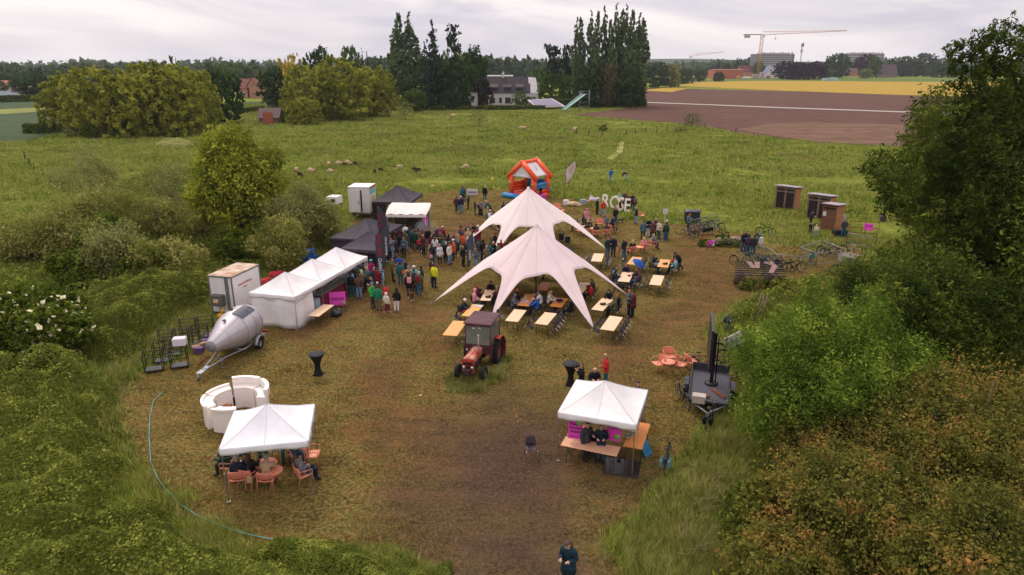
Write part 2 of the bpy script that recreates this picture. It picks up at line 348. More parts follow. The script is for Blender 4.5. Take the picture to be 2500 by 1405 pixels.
# ------------------------------------------------------------------ blades of grass
SHR = wpoly([(60,860),(480,860),(700,640),(840,560),(820,420),(560,380),(200,400),(60,620)])  # under the thicket
def grassmat(name, stops, sc=.12, mix2=None, extra=.35):
    m = bpy.data.materials.new(name); m.use_nodes = True; t = m.node_tree; p = t.nodes['Principled BSDF']; l = t.links.new
    tc = N(t, 'ShaderNodeTexCoord'); n = N(t, 'ShaderNodeTexNoise'); n.inputs['Scale'].default_value = sc; n.inputs['Detail'].default_value = 5; n.inputs['Roughness'].default_value = .65
    at = N(t, 'ShaderNodeAttribute', attribute_name='rnd'); ma = N(t, 'ShaderNodeMath', operation='MULTIPLY_ADD'); ma.inputs[1].default_value = extra; ma.use_clamp = True
    su = N(t, 'ShaderNodeMath', operation='SUBTRACT'); su.inputs[1].default_value = extra / 2
    n2 = N(t, 'ShaderNodeTexNoise'); n2.inputs['Scale'].default_value = sc * 7; n2.inputs['Detail'].default_value = 3; mxn = N(t, 'ShaderNodeMixRGB'); mxn.inputs[0].default_value = .5
    l(tc.outputs['Object'], n.inputs['Vector']); l(tc.outputs['Object'], n2.inputs['Vector']); l(n.outputs[0], mxn.inputs[1]); l(n2.outputs[0], mxn.inputs[2]); l(mxn.outputs[0], su.inputs[0]); l(at.outputs['Fac'], ma.inputs[0]); l(su.outputs[0], ma.inputs[2])
    r = N(t, 'ShaderNodeValToRGB'); e = r.color_ramp.elements
    while len(e) < len(stops): e.new(.5)
    for q, (ps, c) in zip(e, stops): q.position = ps; q.color = srgb(c)
    n3 = N(t, 'ShaderNodeTexNoise'); n3.inputs['Scale'].default_value = sc * .45; n3.inputs['Detail'].default_value = 6; n3.inputs['Roughness'].default_value = .7; r3 = N(t, 'ShaderNodeMapRange'); r3.inputs[1].default_value = .52; r3.inputs[2].default_value = .64; r3.inputs[4].default_value = .55; m3 = N(t, 'ShaderNodeMixRGB'); m3.inputs[2].default_value = srgb('7e7444'); l(tc.outputs['Object'], n3.inputs['Vector']); l(n3.outputs[0], r3.inputs[0]); l(r3.outputs[0], m3.inputs[0]); l(r.outputs[0], m3.inputs[1])
    l(ma.outputs[0], r.inputs[0]); l(m3.outputs[0], p.inputs['Base Color']); p.inputs['Roughness'].default_value = .9; p.inputs['Specular IOR Level'].default_value = .03
    g = N(t, 'ShaderNodeNewGeometry'); va = N(t, 'ShaderNodeVectorMath', operation='ADD'); va.inputs[1].default_value = (0, 0, 1.3); vn = N(t, 'ShaderNodeVectorMath', operation='NORMALIZE')
    l(g.outputs['Normal'], va.inputs[0]); l(va.outputs[0], vn.inputs[0]); l(vn.outputs[0], p.inputs['Normal']); return m
def blades(name, P, h, wd, nb, lean, m, rs, spread=.12, val=None):
    n = len(P); P = np.repeat(P, nb, 0); h = np.repeat(h, nb) * rs.uniform(.55, 1.15, n * nb); k = n * nb
    wd = np.repeat(wd, nb) if not np.isscalar(wd) else np.full(k, wd)
    spr = np.repeat(spread, nb) if not np.isscalar(spread) else spread
    a = rs.uniform(0, 2 * np.pi, k); P = P.copy(); P[:, 0] += rs.normal(0, 1, k) * spr; P[:, 1] += rs.normal(0, 1, k) * spr
    dx, dy = np.cos(a), np.sin(a); b = rs.uniform(0, 2 * np.pi, k); ln = h * lean * rs.uniform(.3, 1.3, k)
    v0 = P + np.stack([dx * wd / 2, dy * wd / 2, -.03 + 0 * dx], 1); v1 = P - np.stack([dx * wd / 2, dy * wd / 2, .03 + 0 * dx], 1)
    v2 = P + np.stack([np.cos(b) * ln, np.sin(b) * ln, h], 1)
    V = np.stack([v0, v1, v2], 1).reshape(-1, 3); q = np.arange(3 * k).reshape(-1, 3)
    base = rs.uniform(0, 1, n) if val is None else val
    rnd = np.clip(np.repeat(base, nb) * .6 + rs.uniform(0, .4, k), 0, 1)
    return tag(link(name, npmesh(name, V, q, rnd, 3), m), kind='stuff')
def scatter(N_, ymin, ymax, rs, power=1.55):
    """points on the ground in the viewed wedge, thinning out with distance"""
    u = rs.uniform(0, 1, N_); d = (ymin ** (1 - power + 1) + u * (ymax ** (2 - power) - ymin ** (2 - power))) ** (1 / (2 - power))
    x = rs.uniform(-.82, .82, N_) * d; return x, d
rs = np.random.RandomState(5)
x, y = scatter(290000, 15, 290, rs)
zf = wpoly([(1395,281),(1560,262),(1570,215),(2600,240),(2600,410),(2300,372),(2160,356),(2000,348),(1830,330),(1700,308),(1500,290)])
keep = (sdist(x, y, MOWN) + (vnoise(x, y, 1.4, 1) - .5) * 1.3 < .0) & ~inpoly(x, y, zf) & ~inpoly(x, y, wpoly([(-900,235),(-300,240),(150,252),(150,325),(60,345),(-50,352),(-900,420)]))
x, y = x[keep], y[keep]; dist = np.hypot(x, y)
patch = vnoise(x, y, 9, 21) * .6 + vnoise(x, y, 3, 22) * .4
h = (.16 + .42 * np.clip(patch * 1.7 - .35, 0, 1)) * (1 + .25 * rs.rand(len(x))); wd = np.maximum(.02, dist * .0011)
P = np.stack([x, y, np.full(len(x), -.08)], 1)
M_GR = grassmat('meadow_grass', [(.31, '39481b'), (.39, '5f7329'), (.45, '84983b'), (.53, 'a6ae46'), (.60, '8c8c46'), (.70, 'b0a86c')])
tag(blades('meadow_grass', P, h, wd, 5, .55, M_GR, rs, np.clip(dist * .0035, .06, .45), None), 'tall rough green meadow grass around the mown event ground', 'grass')
# short cut grass and straw inside the mown ground
x, y = scatter(170000, 15, 90, rs, 1.4); kp = (sdist(x, y, MOWN) > -.2)
x, y = x[kp], y[kp]; dist = np.hypot(x, y)
mudd = sdist(x, y, MUD); wornd = sdist(x, y, WORN); k2 = rs.rand(len(x)) > np.clip(.35 + mudd * .35, 0, .93); k2 &= rs.rand(len(x)) > np.clip(.2 + wornd * .2, 0, .62); x, y, dist = x[k2], y[k2], dist[k2]
nf = vnoise(x, y, 2.2, 31) * .5 + vnoise(x, y, .7, 32) * .5; k3 = nf > .40; x, y, dist, nf = x[k3], y[k3], dist[k3], nf[k3]
P = np.stack([x, y, np.full(len(x), 0.0)], 1)
M_ST = grassmat('cut_grass_blades', [(.34, '4c4222'), (.42, '74602f'), (.49, '7e7a3a'), (.55, '966e40'), (.62, 'a07a48'), (.72, 'b89858')], .35)
tag(blades('cut_grass', P, .05 + .06 * nf, np.maximum(.016, dist * .0009), 4, 1.6, M_ST, rs, .09), 'short cut grass and dry straw on the event ground', 'grass')
# long grass along the margins of the mown ground and round the tractor
def grass_patch(label, pts_w, n, hh, lean, m, rs, pad=0, name='long_grass'):
    P = np.array(pts_w); x = rs.uniform(P[:, 0].min(), P[:, 0].max(), n); y = rs.uniform(P[:, 1].min(), P[:, 1].max(), n)
    s = sdist(x, y, pts_w) + (vnoise(x, y, .8, 77) - .5) * .8; k = s > 0; x, y, s = x[k], y[k], s[k]
    d = np.hypot(x, y); Q = np.stack([x, y, np.full(len(x), -.03)], 1)
    o = blades(name, Q, hh * np.clip(.5 + s * .5, .5, 1) * (.6 + .8 * vnoise(x, y, 1.1, 78)), np.maximum(.016, d * .0009), 5, lean, m, rs, .08)
    return tag(o, label, 'grass')
M_LG = grassmat('long_grass_blades', [(.28, '344216'), (.40, '566426'), (.50, '868a3a'), (.60, 'a8a656'), (.72, 'bcae78')], .5, extra=.5)
tg = wpoly([(1085,925),(1110,955),(1180,958),(1240,920),(1245,880),(1215,850),(1190,900),(1130,905)])
grass_patch('uncut grass grown up around the red tractor wheels', tg, 6000, .38, .7, M_LG, rs)
rg = wpoly([(1640,1130),(1700,1075),(1790,1020),(1860,1150),(1850,1405),(1800,1600),(1500,1600),(1520,1405),(1510,1330),(1560,1250),(1610,1180)])
grass_patch('long green grass verge right of the muddy entrance', rg, 26000, .55, .8, M_LG, rs)
lg = wpoly([(300,960),(330,900),(470,850),(530,800),(600,720),(560,700),(460,740),(330,850),(260,900),(240,960),(258,1060),(300,1170),(390,1270),(520,1330),(700,1385),(1110,1420),(1090,1380),(760,1350),(500,1275),(400,1210),(340,1130),(308,1040)])
grass_patch('long grass verge along the left edge of the mown ground', lg, 40000, .5, .9, M_LG, rs)
# ================================================================== TREES
def foliage(name, lobes, n, size, rs, clump=26, csig=.10, inner=.25, up=.35, flat=.6, per=None):
    """leaf-cluster faces over the union of ellipsoid lobes [(x,y,z,rx,ry,rz)]"""
    Lb = np.array(lobes, float); vol = (Lb[:, 3] * Lb[:, 4] * Lb[:, 5]) ** (2 / 3); vol /= vol.sum()
    nc = max(3, n // clump); k = rs.choice(len(Lb), nc * 3, p=vol); d = rs.normal(0, 1, (nc * 3, 3)); d /= np.linalg.norm(d, axis=1)[:, None]
    rr = np.where(rs.rand(nc * 3) < inner, rs.uniform(.35, .8, nc * 3), rs.uniform(.78, 1.12, nc * 3))
    C = Lb[k, :3] + d * Lb[k, 3:] * rr[:, None]
    q = (C[:, None] - Lb[None, :, :3]) / Lb[None, :, 3:]; dep = np.sqrt((q ** 2).sum(2)).min(1)
    keep = (dep > .62) | (rs.rand(len(C)) < inner * .6); keep &= C[:, 2] > size * .5; C, d, k = C[keep][:nc], d[keep][:nc], k[keep][:nc]; nc = len(C)
    m = max(1, n // nc); sig = (Lb[k, 3:].mean(1) * csig)[:, None] if per is None else per
    sig = np.maximum(sig, size * .8)
    sg = np.asarray(sig)[:, None]; td = d + rs.normal(0, .45, d.shape) + np.array([0, 0, .35]); td /= np.linalg.norm(td, axis=1)[:, None]; u = rs.uniform(-.6, 1, (nc, m, 1))
    P = (C[:, None] + td[:, None] * u * sg * 1.9 + rs.normal(0, .62, (nc, m, 3)) * sg * (1 - .55 * np.maximum(u, 0))).reshape(-1, 3)   # leaves sit along short outward sprays
    nrm = np.repeat(d, m, 0) * .7 + rs.normal(0, .75, (nc * m, 3)) + np.array([0, 0, up]); nrm /= np.linalg.norm(nrm, axis=1)[:, None] + 1e-9
    P[:, 2] = np.maximum(P[:, 2], size * .2)
    a = np.cross(nrm, rs.normal(0, 1, nrm.shape)); a /= np.linalg.norm(a, axis=1)[:, None] + 1e-9; b = np.cross(nrm, a)
    s = (size * np.exp(rs.normal(-.05, .38, len(P))).clip(.35, 2.2))[:, None]
    V = np.stack([P - a * s, P - b * s * flat, P + a * s, P + b * s * flat], 1).reshape(-1, 3)
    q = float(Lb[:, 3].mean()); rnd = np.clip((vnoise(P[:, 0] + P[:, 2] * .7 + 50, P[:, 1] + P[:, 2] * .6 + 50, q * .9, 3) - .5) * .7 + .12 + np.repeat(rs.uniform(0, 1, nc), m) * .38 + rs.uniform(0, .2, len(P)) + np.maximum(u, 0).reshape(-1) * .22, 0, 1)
    return npmesh(name, V, np.arange(len(V)).reshape(-1, 4), rnd)
def lobes_round(rs, r=.5, h=1.0, base=.12, k=9, w=.42):
    L_ = [(0, 0, base + (h - base) * .5, r * .72, r * .72, (h - base) * .42)]
    for i in range(k):
        a = 2 * math.pi * i / k + rs.uniform(-.4, .4); z = base + (h - base) * (.16 + .66 * ((i * .618) % 1)); q = math.sqrt(max(.05, 1 - ((z - base) / (h - base) * 2 - .9) ** 2))
        rad = r * rs.uniform(.30, .48); L_.append((math.cos(a) * (r * q - rad * .75), math.sin(a) * (r * q - rad * .75), z, rad, rad, rad * rs.uniform(.7, .95) * (h / 1.0) ** .5))
    return L_
def limbs(rs, base, top, r0, targets, seg=6):
    mb = MB(); pts = [(0, 0, 0)]
    for i in range(1, 6): t = i / 5; pts.append((rs.uniform(-1, 1) * r0 * .5 * t, rs.uniform(-1, 1) * r0 * .5 * t, top * t))
    mb.tube(pts, [r0 * (1.25 if i == 0 else 1) * (1 - .13 * i) for i in range(6)], seg)
    for (tx, ty, tz) in targets:
        z0 = max(base, min(top, tz * rs.uniform(.3, .6))); j = min(4, int(z0 / top * 5)); s = Vector(pts[j]).lerp(Vector(pts[j + 1]), (z0 / top * 5) % 1)
        e_ = Vector((tx, ty, tz)); md = s.lerp(e_, .5) + Vector((0, 0, -.05 * (e_ - s).length)) + Vector((rs.uniform(-1, 1), rs.uniform(-1, 1), 0)) * .06 * (e_ - s).length
        mb.tube([s, md, e_], [r0 * .45, r0 * .3, r0 * .08], 5)
    return mb
M_BARK = mat('bark', '5a4c3c', .95, col2='3e342a', scale=2, stretch=(4, 4, 1), bump=.6, bscale=6)
M_BARKG = mat('pale_bark', '857a66', .9, col2='655a48', scale=2)
M_OAK = leafmat('oak_leaves', '56601c', '95913a'); M_DK = leafmat('dark_leaves', '26341c', '435a2c'); M_POP = leafmat('poplar_leaves', '36442a', '6a7a52')
M_FIR = leafmat('fir_needles', '1c2a22', '38483a', trans=.05); M_YG = leafmat('golden_leaves', '7a6a20', 'c9b04a'); M_MID = leafmat('ash_leaves', '34461c', '5f7330')
M_PURP = leafmat('copper_leaves', '20141c', '45283a', trans=.1); M_BLUE = leafmat('spruce_needles', '26372f', '48604c', trans=.05); M_OLV = leafmat('sallow_leaves', '585a30', '90905a')
M_HEDGE = leafmat('hedge_leaves', '2f3c16', '5c661f'); M_FARL = leafmat('distant_leaves', '2f3e28', '566242'); M_BROWNT = leafmat('reddish_leaves', '4a4228', '786a48')
PROTO = {}
def proto(kind, v=0):
    key = (kind, v)
    if key in PROTO: return PROTO[key]
    rs = np.random.RandomState(100 + hash(kind) % 1 + sum(map(ord, kind)) + v * 7)
    if kind in ('round', 'far'):
        lb = lobes_round(rs, .5, 1.0, -.06, 17 if kind == 'round' else 11); n = 9500 if kind == 'round' else 1800; me = foliage(kind, lb, n,   .025 if kind == 'round' else .038, rs, clump=22, inner=.18)
        tr = limbs(rs, .1, .75, .022, [l[:3] for l in lb[1:6]])
    elif kind == 'tall':
        lb = lobes_round(rs, .34, 1.0, .0, 15); me = foliage(kind, lb, 7500, .022, rs, clump=20); tr = limbs(rs, .12, .85, .016, [l[:3] for l in lb[1:6]])
    elif kind == 'poplar':
        lb = []
        for i in range(16):
            t = i / 15; wd = .085 * math.sin(min(1, t * 1.25 + .18) * math.pi * .5) * (1 - max(0, t - .45) / .62) ** .8 + .008
            a = rs.uniform(0, 6.28); lb.append((math.cos(a) * wd * .5, math.sin(a) * wd * .5, .07 + t * .90, wd, wd, .07))
        me = foliage(kind, lb, 6500, .0135, rs, clump=16, up=.8, inner=.3); tr = limbs(rs, .02, .93, .010, [l[:3] for l in lb[2:12:2]])
    elif kind == 'fir':
        lb = []; V = []
        for i in range(22):
            t = i / 21; rad = .21 * (1 - t) ** .85 + .012; nb = 7 if t < .7 else 5
            for j in range(nb):
                a = 2 * math.pi * j / nb + rs.uniform(-.4, .4); rr_ = rad * rs.uniform(.55, 1.1)
                lb.append((math.cos(a) * rr_ * .55, math.sin(a) * rr_ * .55, .08 + t * .9 - rr_ * .12, rr_ * .55, rr_ * .55, .016))
        me = foliage(kind, lb, 6500, .014, rs, clump=12, up=.6, inner=.35); tr = limbs(rs, .02, .98, .014, [])
    elif kind == 'snagfir':
        lb = [(rs.uniform(-.05, .06), 0, z, .05 + .05 * math.sin(i * 2.1) ** 2, .06, .022) for i, z in enumerate(np.linspace(.70, .97, 9))]
        lb += [(math.cos(a) * .1, math.sin(a) * .06, z, .07, .05, .014) for a, z in ((.2, .78), (0, .83), (3, .74), (.5, .70), (2.8, .9))]
        me = foliage(kind, lb, 1700, .013, rs, clump=12, up=.6, inner=.4); tr = limbs(rs, .4, .97, .013, [(math.cos(a) * .13, math.sin(a) * .08, z) for a, z in zip(rs.uniform(0, 6.28, 14), np.linspace(.55, .88, 14))])
    elif kind == 'pine':
        lb = [(math.cos(a) * r_, math.sin(a) * r_, z, .13, .13, .07) for a, r_, z in [(rs.uniform(0, 6.28), rs.uniform(.02, .24), rs.uniform(.5, .95)) for _ in range(14)]]
        me = foliage(kind, lb, 4500, .017, rs, clump=16); tr = limbs(rs, .2, .9, .016, [l[:3] for l in lb[:10]])
    elif kind == 'bush':
        lb = lobes_round(rs, .62, .9, -.15, 9); me = foliage(kind, lb, 3200, .034, rs, clump=18); tr = limbs(rs, .05, .5, .025, [l[:3] for l in lb[1:5]])
    elif kind == 'airy':
        lb = lobes_round(rs, .55, 1.0, .05, 13); me = foliage(kind, lb, 2600, .017, rs, clump=9, inner=.5); tr = limbs(rs, .05, .7, .014, [l[:3] for l in lb])
    PROTO[key] = (me, tr.mesh(kind + '_trunk')); return PROTO[key]
KINDNAME = dict(round='broadleaf_tree', far='broadleaf_tree', tall='broadleaf_tree', poplar='poplar_tree', fir='fir_tree', snagfir='fir_tree', pine='pine_tree', bush='shrub', airy='shrub')
def tree(kind, px, by, ty, hw, m, label, group=None, v=0, bark=None, yscale=1.0, dy=0):
    b = G(px, by); b.y += dy; b.x *= (b.y / (b.y - dy)); H_ = topz(ty, b.y); zc = b.y * _c + CH * _s; r_ = hw / F * zc
    me, tr = proto(kind, v); half = dict(round=.5, far=.5, tall=.34, poplar=.10, fir=.22, snagfir=.16, pine=.32, bush=.62, airy=.55)[kind]
    nm = KINDNAME[kind]; o = empty(nm, b, random.uniform(0, 6.28), label, 'shrub' if nm == 'shrub' else 'tree', group, (r_ / half * 1.0, r_ / half * yscale, H_))
    mm = m.name + kind + str(v)
    c = bpy.data.objects.new('crown', me); COL.objects.link(c); c.parent = o
    if not len(me.materials): me.materials.append(m)
    c.material_slots[0].link = 'OBJECT'; c.material_slots[0].material = m
    t = bpy.data.objects.new('trunk' if nm != 'shrub' else 'stem', tr); COL.objects.link(t); t.parent = o
    if not len(tr.materials): tr.materials.append(bark or M_BARK)
    return o
# grove left (big oaks)
for i, (px, by, ty, hw, lb) in enumerate([
    (185, 322, 172, 68, 'leftmost olive green oak of the left grove, beside the wheat field'), (258, 330, 152, 82, 'wide olive oak second from left in the left grove'),
    (345, 335, 148, 84, 'tallest olive oak in the middle of the left grove'), (432, 330, 150, 82, 'olive oak right of the middle of the left grove'), (492, 318, 160, 50, 'narrow olive oak at the right side of the left grove'),
    ]): tree('round', px, by, ty, hw, M_OAK, lb, 'olive oaks of the left grove', v=i % 3)
tree('round', 548, 300, 160, 50, M_DK, 'dark green drooping tree right of the olive oaks of the left grove', v=1)
tree('bush', 185, 335, 292, 26, M_OLV, 'brownish bush at the foot of the left grove by the clipped hedge'); tree('bush', 225, 338, 298, 22, M_HEDGE, 'green bush at the foot of the left grove'); tree('bush', 300, 326, 290, 26, M_MID, 'green bush under the middle oaks of the left grove')
tree('round', 88, 240, 178, 42, M_DK, 'round dark dense tree at the far left behind the wheat field', v=2)
tree('far', 430, 265, 133, 30, M_DK, 'dark tree rising behind the left grove', dy=60); tree('fir', 352, 255, 145, 10, M_FIR, 'small dark conifer top behind the left grove')
# middle grove
tree('tall', 677, 262, 158, 42, M_DK, 'dark tree left of the middle grove behind the small shed', v=1)
tree('bush', 667, 262, 208, 24, M_OLV, 'olive bush right of the brick house'); 
for i, (px, by, ty, hw, lb) in enumerate([(765, 290, 150, 68, 'olive oak at the left of the middle grove'), (835, 295, 134, 78, 'broad olive oak in front of the middle grove'), (915, 285, 158, 56, 'olive oak at the right of the middle grove')]): tree('round', px, by, ty, hw, M_OAK, lb, 'olive oaks of the middle grove', v=(i + 1) % 3)
tree('round', 745, 305, 235, 42, M_OAK, 'low spreading oak crown at the front of the middle grove', v=0); 
tree('round', 716, 262, 128, 30, M_YG, 'golden yellow tree behind the middle grove', v=2); tree('round', 790, 262, 108, 42, M_DK, 'dark round tree topping the middle grove', v=0)
tree('round', 862, 262, 102, 28, M_MID, 'pale green open crowned tree behind the middle grove', v=1); tree('fir', 892, 262, 115, 11, M_FIR, 'dark narrow conifer left of its twin right of the middle grove'); tree('fir', 903, 260, 122, 11, M_FIR, 'dark narrow conifer right of its twin right of the middle grove', v=1)
tree('tall', 903, 282, 213, 26, M_BLUE, 'blue green tree in front of the middle grove'); tree('round', 943, 262, 165, 24, M_BROWNT, 'reddish brown tree between the oaks and the poplars', v=1)
tree('bush', 702, 300, 266, 24, M_MID, 'green bush in front of the small field shed')
# poplars and conifers, centre left
for i, (px, ty, hw) in enumerate([(968, 78, 14), (984, 34, 17), (1006, 40, 17), (1024, 88, 14)]):
    tree('poplar', px, 262, ty, hw * 1.05, M_POP, ['short poplar at the left end of the left poplar row', 'tallest poplar of the left poplar row', 'second tallest poplar of the left poplar row', 'low poplar at the right end of the left poplar row'][i], 'poplars of the left row', v=i % 2, dy=-i * 2)
tree('fir', 1062, 268, 42, 36, M_FIR, 'tall dark fir right of the left poplar row', v=2); tree('snagfir', 1112, 265, 60, 26, M_FIR, 'thin half bare fir behind the leafy garden trees', bark=M_BARK)
tree('fir', 1042, 270, 98, 26, M_FIR, 'lower dark fir between poplar row and tall fir', v=1); tree('tall', 1090, 266, 118, 30, M_MID, 'pale green feathery tree right of the tall fir')
tree('tall', 1126, 268, 118, 38, M_DK, 'broad green tree left of the white house', v=2); tree('tall', 1160, 262, 106, 34, M_DK, 'darkest tree left of the white house', v=1)
tree('round', 1180, 262, 192, 22, M_PURP, 'small purple leaved tree in front of the white house'); tree('tall', 1016, 273, 214, 30, M_MID, 'rounded green tree beside the blue garden shed'); tree('tall', 1000, 268, 190, 26, M_DK, 'dark bushy tree under the left poplar row')
tree('airy', 990, 294, 244, 25, M_OLV, 'pale loose bush at the meadow edge left of the blue shed'); tree('tall', 1105, 270, 216, 22, M_DK, 'small round tree left of the white garage wall')
tree('airy', 1170, 310, 262, 26, M_OLV, 'thin leafless looking shrub standing in the meadow'); 
tree('bush', 1268, 262, 218, 20, M_MID, 'green garden tree in front of the white house'); tree('bush', 1292, 262, 232, 18, M_HEDGE, 'low garden bush right of the green garden tree')
# right poplar grove
for i, (px, ty, hw) in enumerate([(1403, 52, 12), (1414, 44, 13), (1437, 36, 13), (1452, 30, 12), (1468, 26, 14), (1482, 50, 13), (1495, 20, 14), (1508, 25, 13), (1519, 22, 14), (1535, 27, 15), (1550, 42, 16), (1562, 46, 15)]):
    tree('poplar', px, 262 - (i % 3) * 2, ty, hw * .92, M_POP, 'poplar number %s from the left in the right poplar row' % ['one', 'two', 'three', 'four', 'five', 'six', 'seven', 'eight', 'nine', 'ten', 'eleven', 'twelve'][i], 'poplars of the right row', v=i % 2)
tree('pine', 1345, 258, 108, 26, M_FIR, 'dark pine left of the right poplar row'); tree('pine', 1378, 258, 112, 18, M_FIR, 'narrow dark pine beside the right poplar row', v=1)
tree('round', 1348, 258, 168, 34, M_MID, 'round green tree beside the water slide'); tree('round', 1398, 254, 170, 32, M_MID, 'round green tree behind the water slide', v=1)
tree('tall', 1440, 264, 150, 34, M_DK, 'dark understorey tree left under the right poplar row'); tree('tall', 1482, 264, 150, 20, M_BROWNT, 'brownish tree under the right poplar row', v=1); tree('tall', 1530, 264, 160, 34, M_DK, 'dark understorey tree right under the right poplar row', v=2); tree('tall', 1560, 262, 200, 16, M_DK, 'low dark tree closing the right poplar row')
tree('bush', 1568, 262, 242, 12, M_HEDGE, 'small bush at the end of the garden hedge')
# along the barley field and on the right horizon
for a in [('round', 1600, 214, 148, 34, M_FARL, 'green tree nearest the right poplar row at the field edge'), ('round', 1637, 214, 152, 24, M_OLV, 'pale tree at the corner of the barley field'), ('round', 1672, 205, 165, 22, M_FARL, 'low tree beside the barley field'),
    ('round', 1708, 200, 168, 16, M_FARL, 'small tree left of the brick warehouse'), ('round', 1754, 200, 174, 13, M_DK, 'dark tree in front of the brick warehouse'), ('fir', 1751, 190, 143, 9, M_FIR, 'dark cone shaped conifer behind the brick warehouse'),
    ('round', 1772, 190, 152, 11, M_DK, 'small dark tree behind the brick warehouse'), ('round', 1850, 186, 146, 14, M_MID, 'green tree behind the tower crane base'), ('round', 1920, 194, 148, 32, M_PURP, 'left copper beech of the purple pair'),
    ('round', 1952, 195, 150, 30, M_PURP, 'middle copper beech behind the barley field'), ('round', 1986, 194, 148, 30, M_PURP, 'right copper beech of the purple trees'), ('round', 2040, 190, 128, 32, M_DK, 'large round green tree left of the far flats'),
    ('round', 2112, 186, 130, 30, M_PURP, 'dark purple tree in front of the far flats'), ('tall', 2130, 190, 133, 17, M_MID, 'pale green tree before the dark purple tree'), ('round', 2112, 192, 168, 16, M_OLV, 'low olive tree beside the brick cottage'),
    ('round', 2182, 188, 138, 24, M_FARL, 'tree right of the brick cottage'), ('round', 2215, 188, 134, 26, M_FARL, 'tree on the horizon behind the big ash'), ('round', 2255, 188, 126, 30, M_FARL, 'tall tree on the horizon by the big ash'), ('round', 2300, 190, 140, 30, M_FARL, 'horizon tree half hidden by the big ash'), ('round', 2022, 193, 165, 10, M_MID, 'little tree right of the copper beeches')]: tree(*a, group='trees on the right horizon', v=a[1] % 2)
for i, px in enumerate((1797, 1806, 1816, 1824, 1835)): tree('poplar', px, 185, 142 + (i * 7) % 9, 6, M_FIR, 'thin dark poplar %s of the row left of the crane' % ['first', 'second', 'third', 'fourth', 'fifth'][i], 'thin poplars left of the crane')
# willow saplings on the meadow
tree('airy', 1689, 312, 273, 24, M_MID, 'light green bush beside the heap of branches at the field edge'); tree('bush', 1472, 322, 303, 13, M_MID, 'small ball shaped bush by the fence posts'); tree('bush', 1660, 322, 307, 16, M_OLV, 'brown heap of branches at the field edge')
# left horizon trees
for i, (px, by, ty, hw, m_) in enumerate([(28, 232, 160, 30, M_FARL), (-20, 235, 150, 40, M_FARL), (60, 226, 172, 20, M_BLUE), (150, 215, 168, 30, M_FARL), (205, 212, 165, 30, M_FARL), (545, 225, 152, 26, M_MID), (580, 222, 150, 28, M_MID), (615, 222, 158, 24, M_FARL), (640, 222, 168, 22, M_BROWNT), (930, 230, 134, 24, M_FARL), (1225, 200, 150, 24, M_FARL), (1255, 202, 146, 22, M_BLUE), (1290, 206, 148, 20, M_BLUE), (1318, 225, 160, 22, M_MID)]):
    tree('far', px, by, ty, hw, m_, ['tree at the far left over the bungalow', 'tree cut by the left edge on the horizon', 'blue spruce over the bungalow', 'tree left behind the left grove', 'second tree left behind the left grove', 'tree left of the brick house roof', 'tree directly behind the brick house', 'tree right behind the brick house', 'brown tree right behind the brick house', 'pale tree left of the poplars', 'far tree above the white house roof', 'blue green far tree above the white house', 'blue green far tree right of the white house', 'green tree right behind the white house'][i], 'trees on the left horizon', v=i % 2)
# distant woods: one mass of foliage each
def woods(label, x0, x1, by, ty, n, sz, m, jit=3, seed=0):
    rs = np.random.RandomState(seed); lb = []
    k = int((x1 - x0) / 9)
    for i in range(k):
        px = x0 + (x1 - x0) * (i + rs.rand()) / k; b = G(px, by + rs.uniform(-2, 2)); t = topz(ty + rs.uniform(-jit, jit) + 3 * math.sin(px * .02), b.y); r_ = rs.uniform(7, 15) / F * b.y
        lb.append((b.x, b.y, t * .45, r_, r_, t * .55))
    return tag(link('woodland', foliage('woodland', lb, n, sz, rs, clump=10, inner=.1), m), label, 'woodland', kind='stuff')
woods('hazy band of woodland along the left horizon', -700, 700, 205, 166, 26000, 2.4, M_FARL, 5, 1)
woods('hazy band of woodland behind the white house', 900, 1420, 200, 151, 14000, 2.4, M_FARL, 4, 2)
woods('hazy low woodland along the right horizon', 1560, 2900, 184, 160, 20000, 3.2, M_FARL, 3, 3)
woods('faint far wooded ridge behind everything', -900, 3200, 176, 158, 20000, 6, M_FARL, 3, 4)
# clipped hedges
def hedge(p0, p1, h, wd, m, label, dens=60):
    a, b = G(*p0), G(*p1); Ln = (b - a).length; n = int(Ln * h * dens); rs = np.random.RandomState(int(p0[0]) + 900)
    o = empty('hedge', a, math.atan2(b.y - a.y, b.x - a.x), label, 'hedge')
    k = rs.randint(0, 3, n); u = rs.uniform(0, Ln, n); v = rs.uniform(-wd / 2, wd / 2, n); z = rs.uniform(.05, h, n)
    y_ = np.where(k == 0, v, np.where(k == 1, -wd / 2, wd / 2)); z = np.where(k == 0, h, z); P = np.stack([u, y_, z], 1) + rs.normal(0, .06, (n, 3)); s = .16 * rs.uniform(.6, 1.3, n)[:, None] * max(1, a.y / 130)
    nn = rs.normal(0, .7, (n, 3)) + np.stack([0 * u, np.sign(y_) * (k > 0), (k == 0) * 1.0], 1); nn /= np.linalg.norm(nn, axis=1)[:, None]; t1 = np.cross(nn, rs.normal(0, 1, nn.shape)); t1 /= np.linalg.norm(t1, axis=1)[:, None]; t2 = np.cross(nn, t1)
    V = np.stack([P - t1 * s, P - t2 * s, P + t1 * s, P + t2 * s], 1).reshape(-1, 3)
    link('foliage', npmesh('hedge', V, np.arange(4 * n).reshape(-1, 4), rs.rand(n)), m, o)
    mb = MB(); mb.box((Ln / 2, 0, h * .46), (Ln, wd * .8, h * .9)); mb.build('branches', mat('hedge_twigs', '2c3016', .95), o)
hedge((62, 326), (178, 326), 2.0, 1.6, M_HEDGE, 'clipped hedge left of the left grove in the wheat field'); hedge((-200, 256), (135, 247), 2.6, 1.5, M_HEDGE, 'long clipped hedge at the far edge of the wheat field', 20)
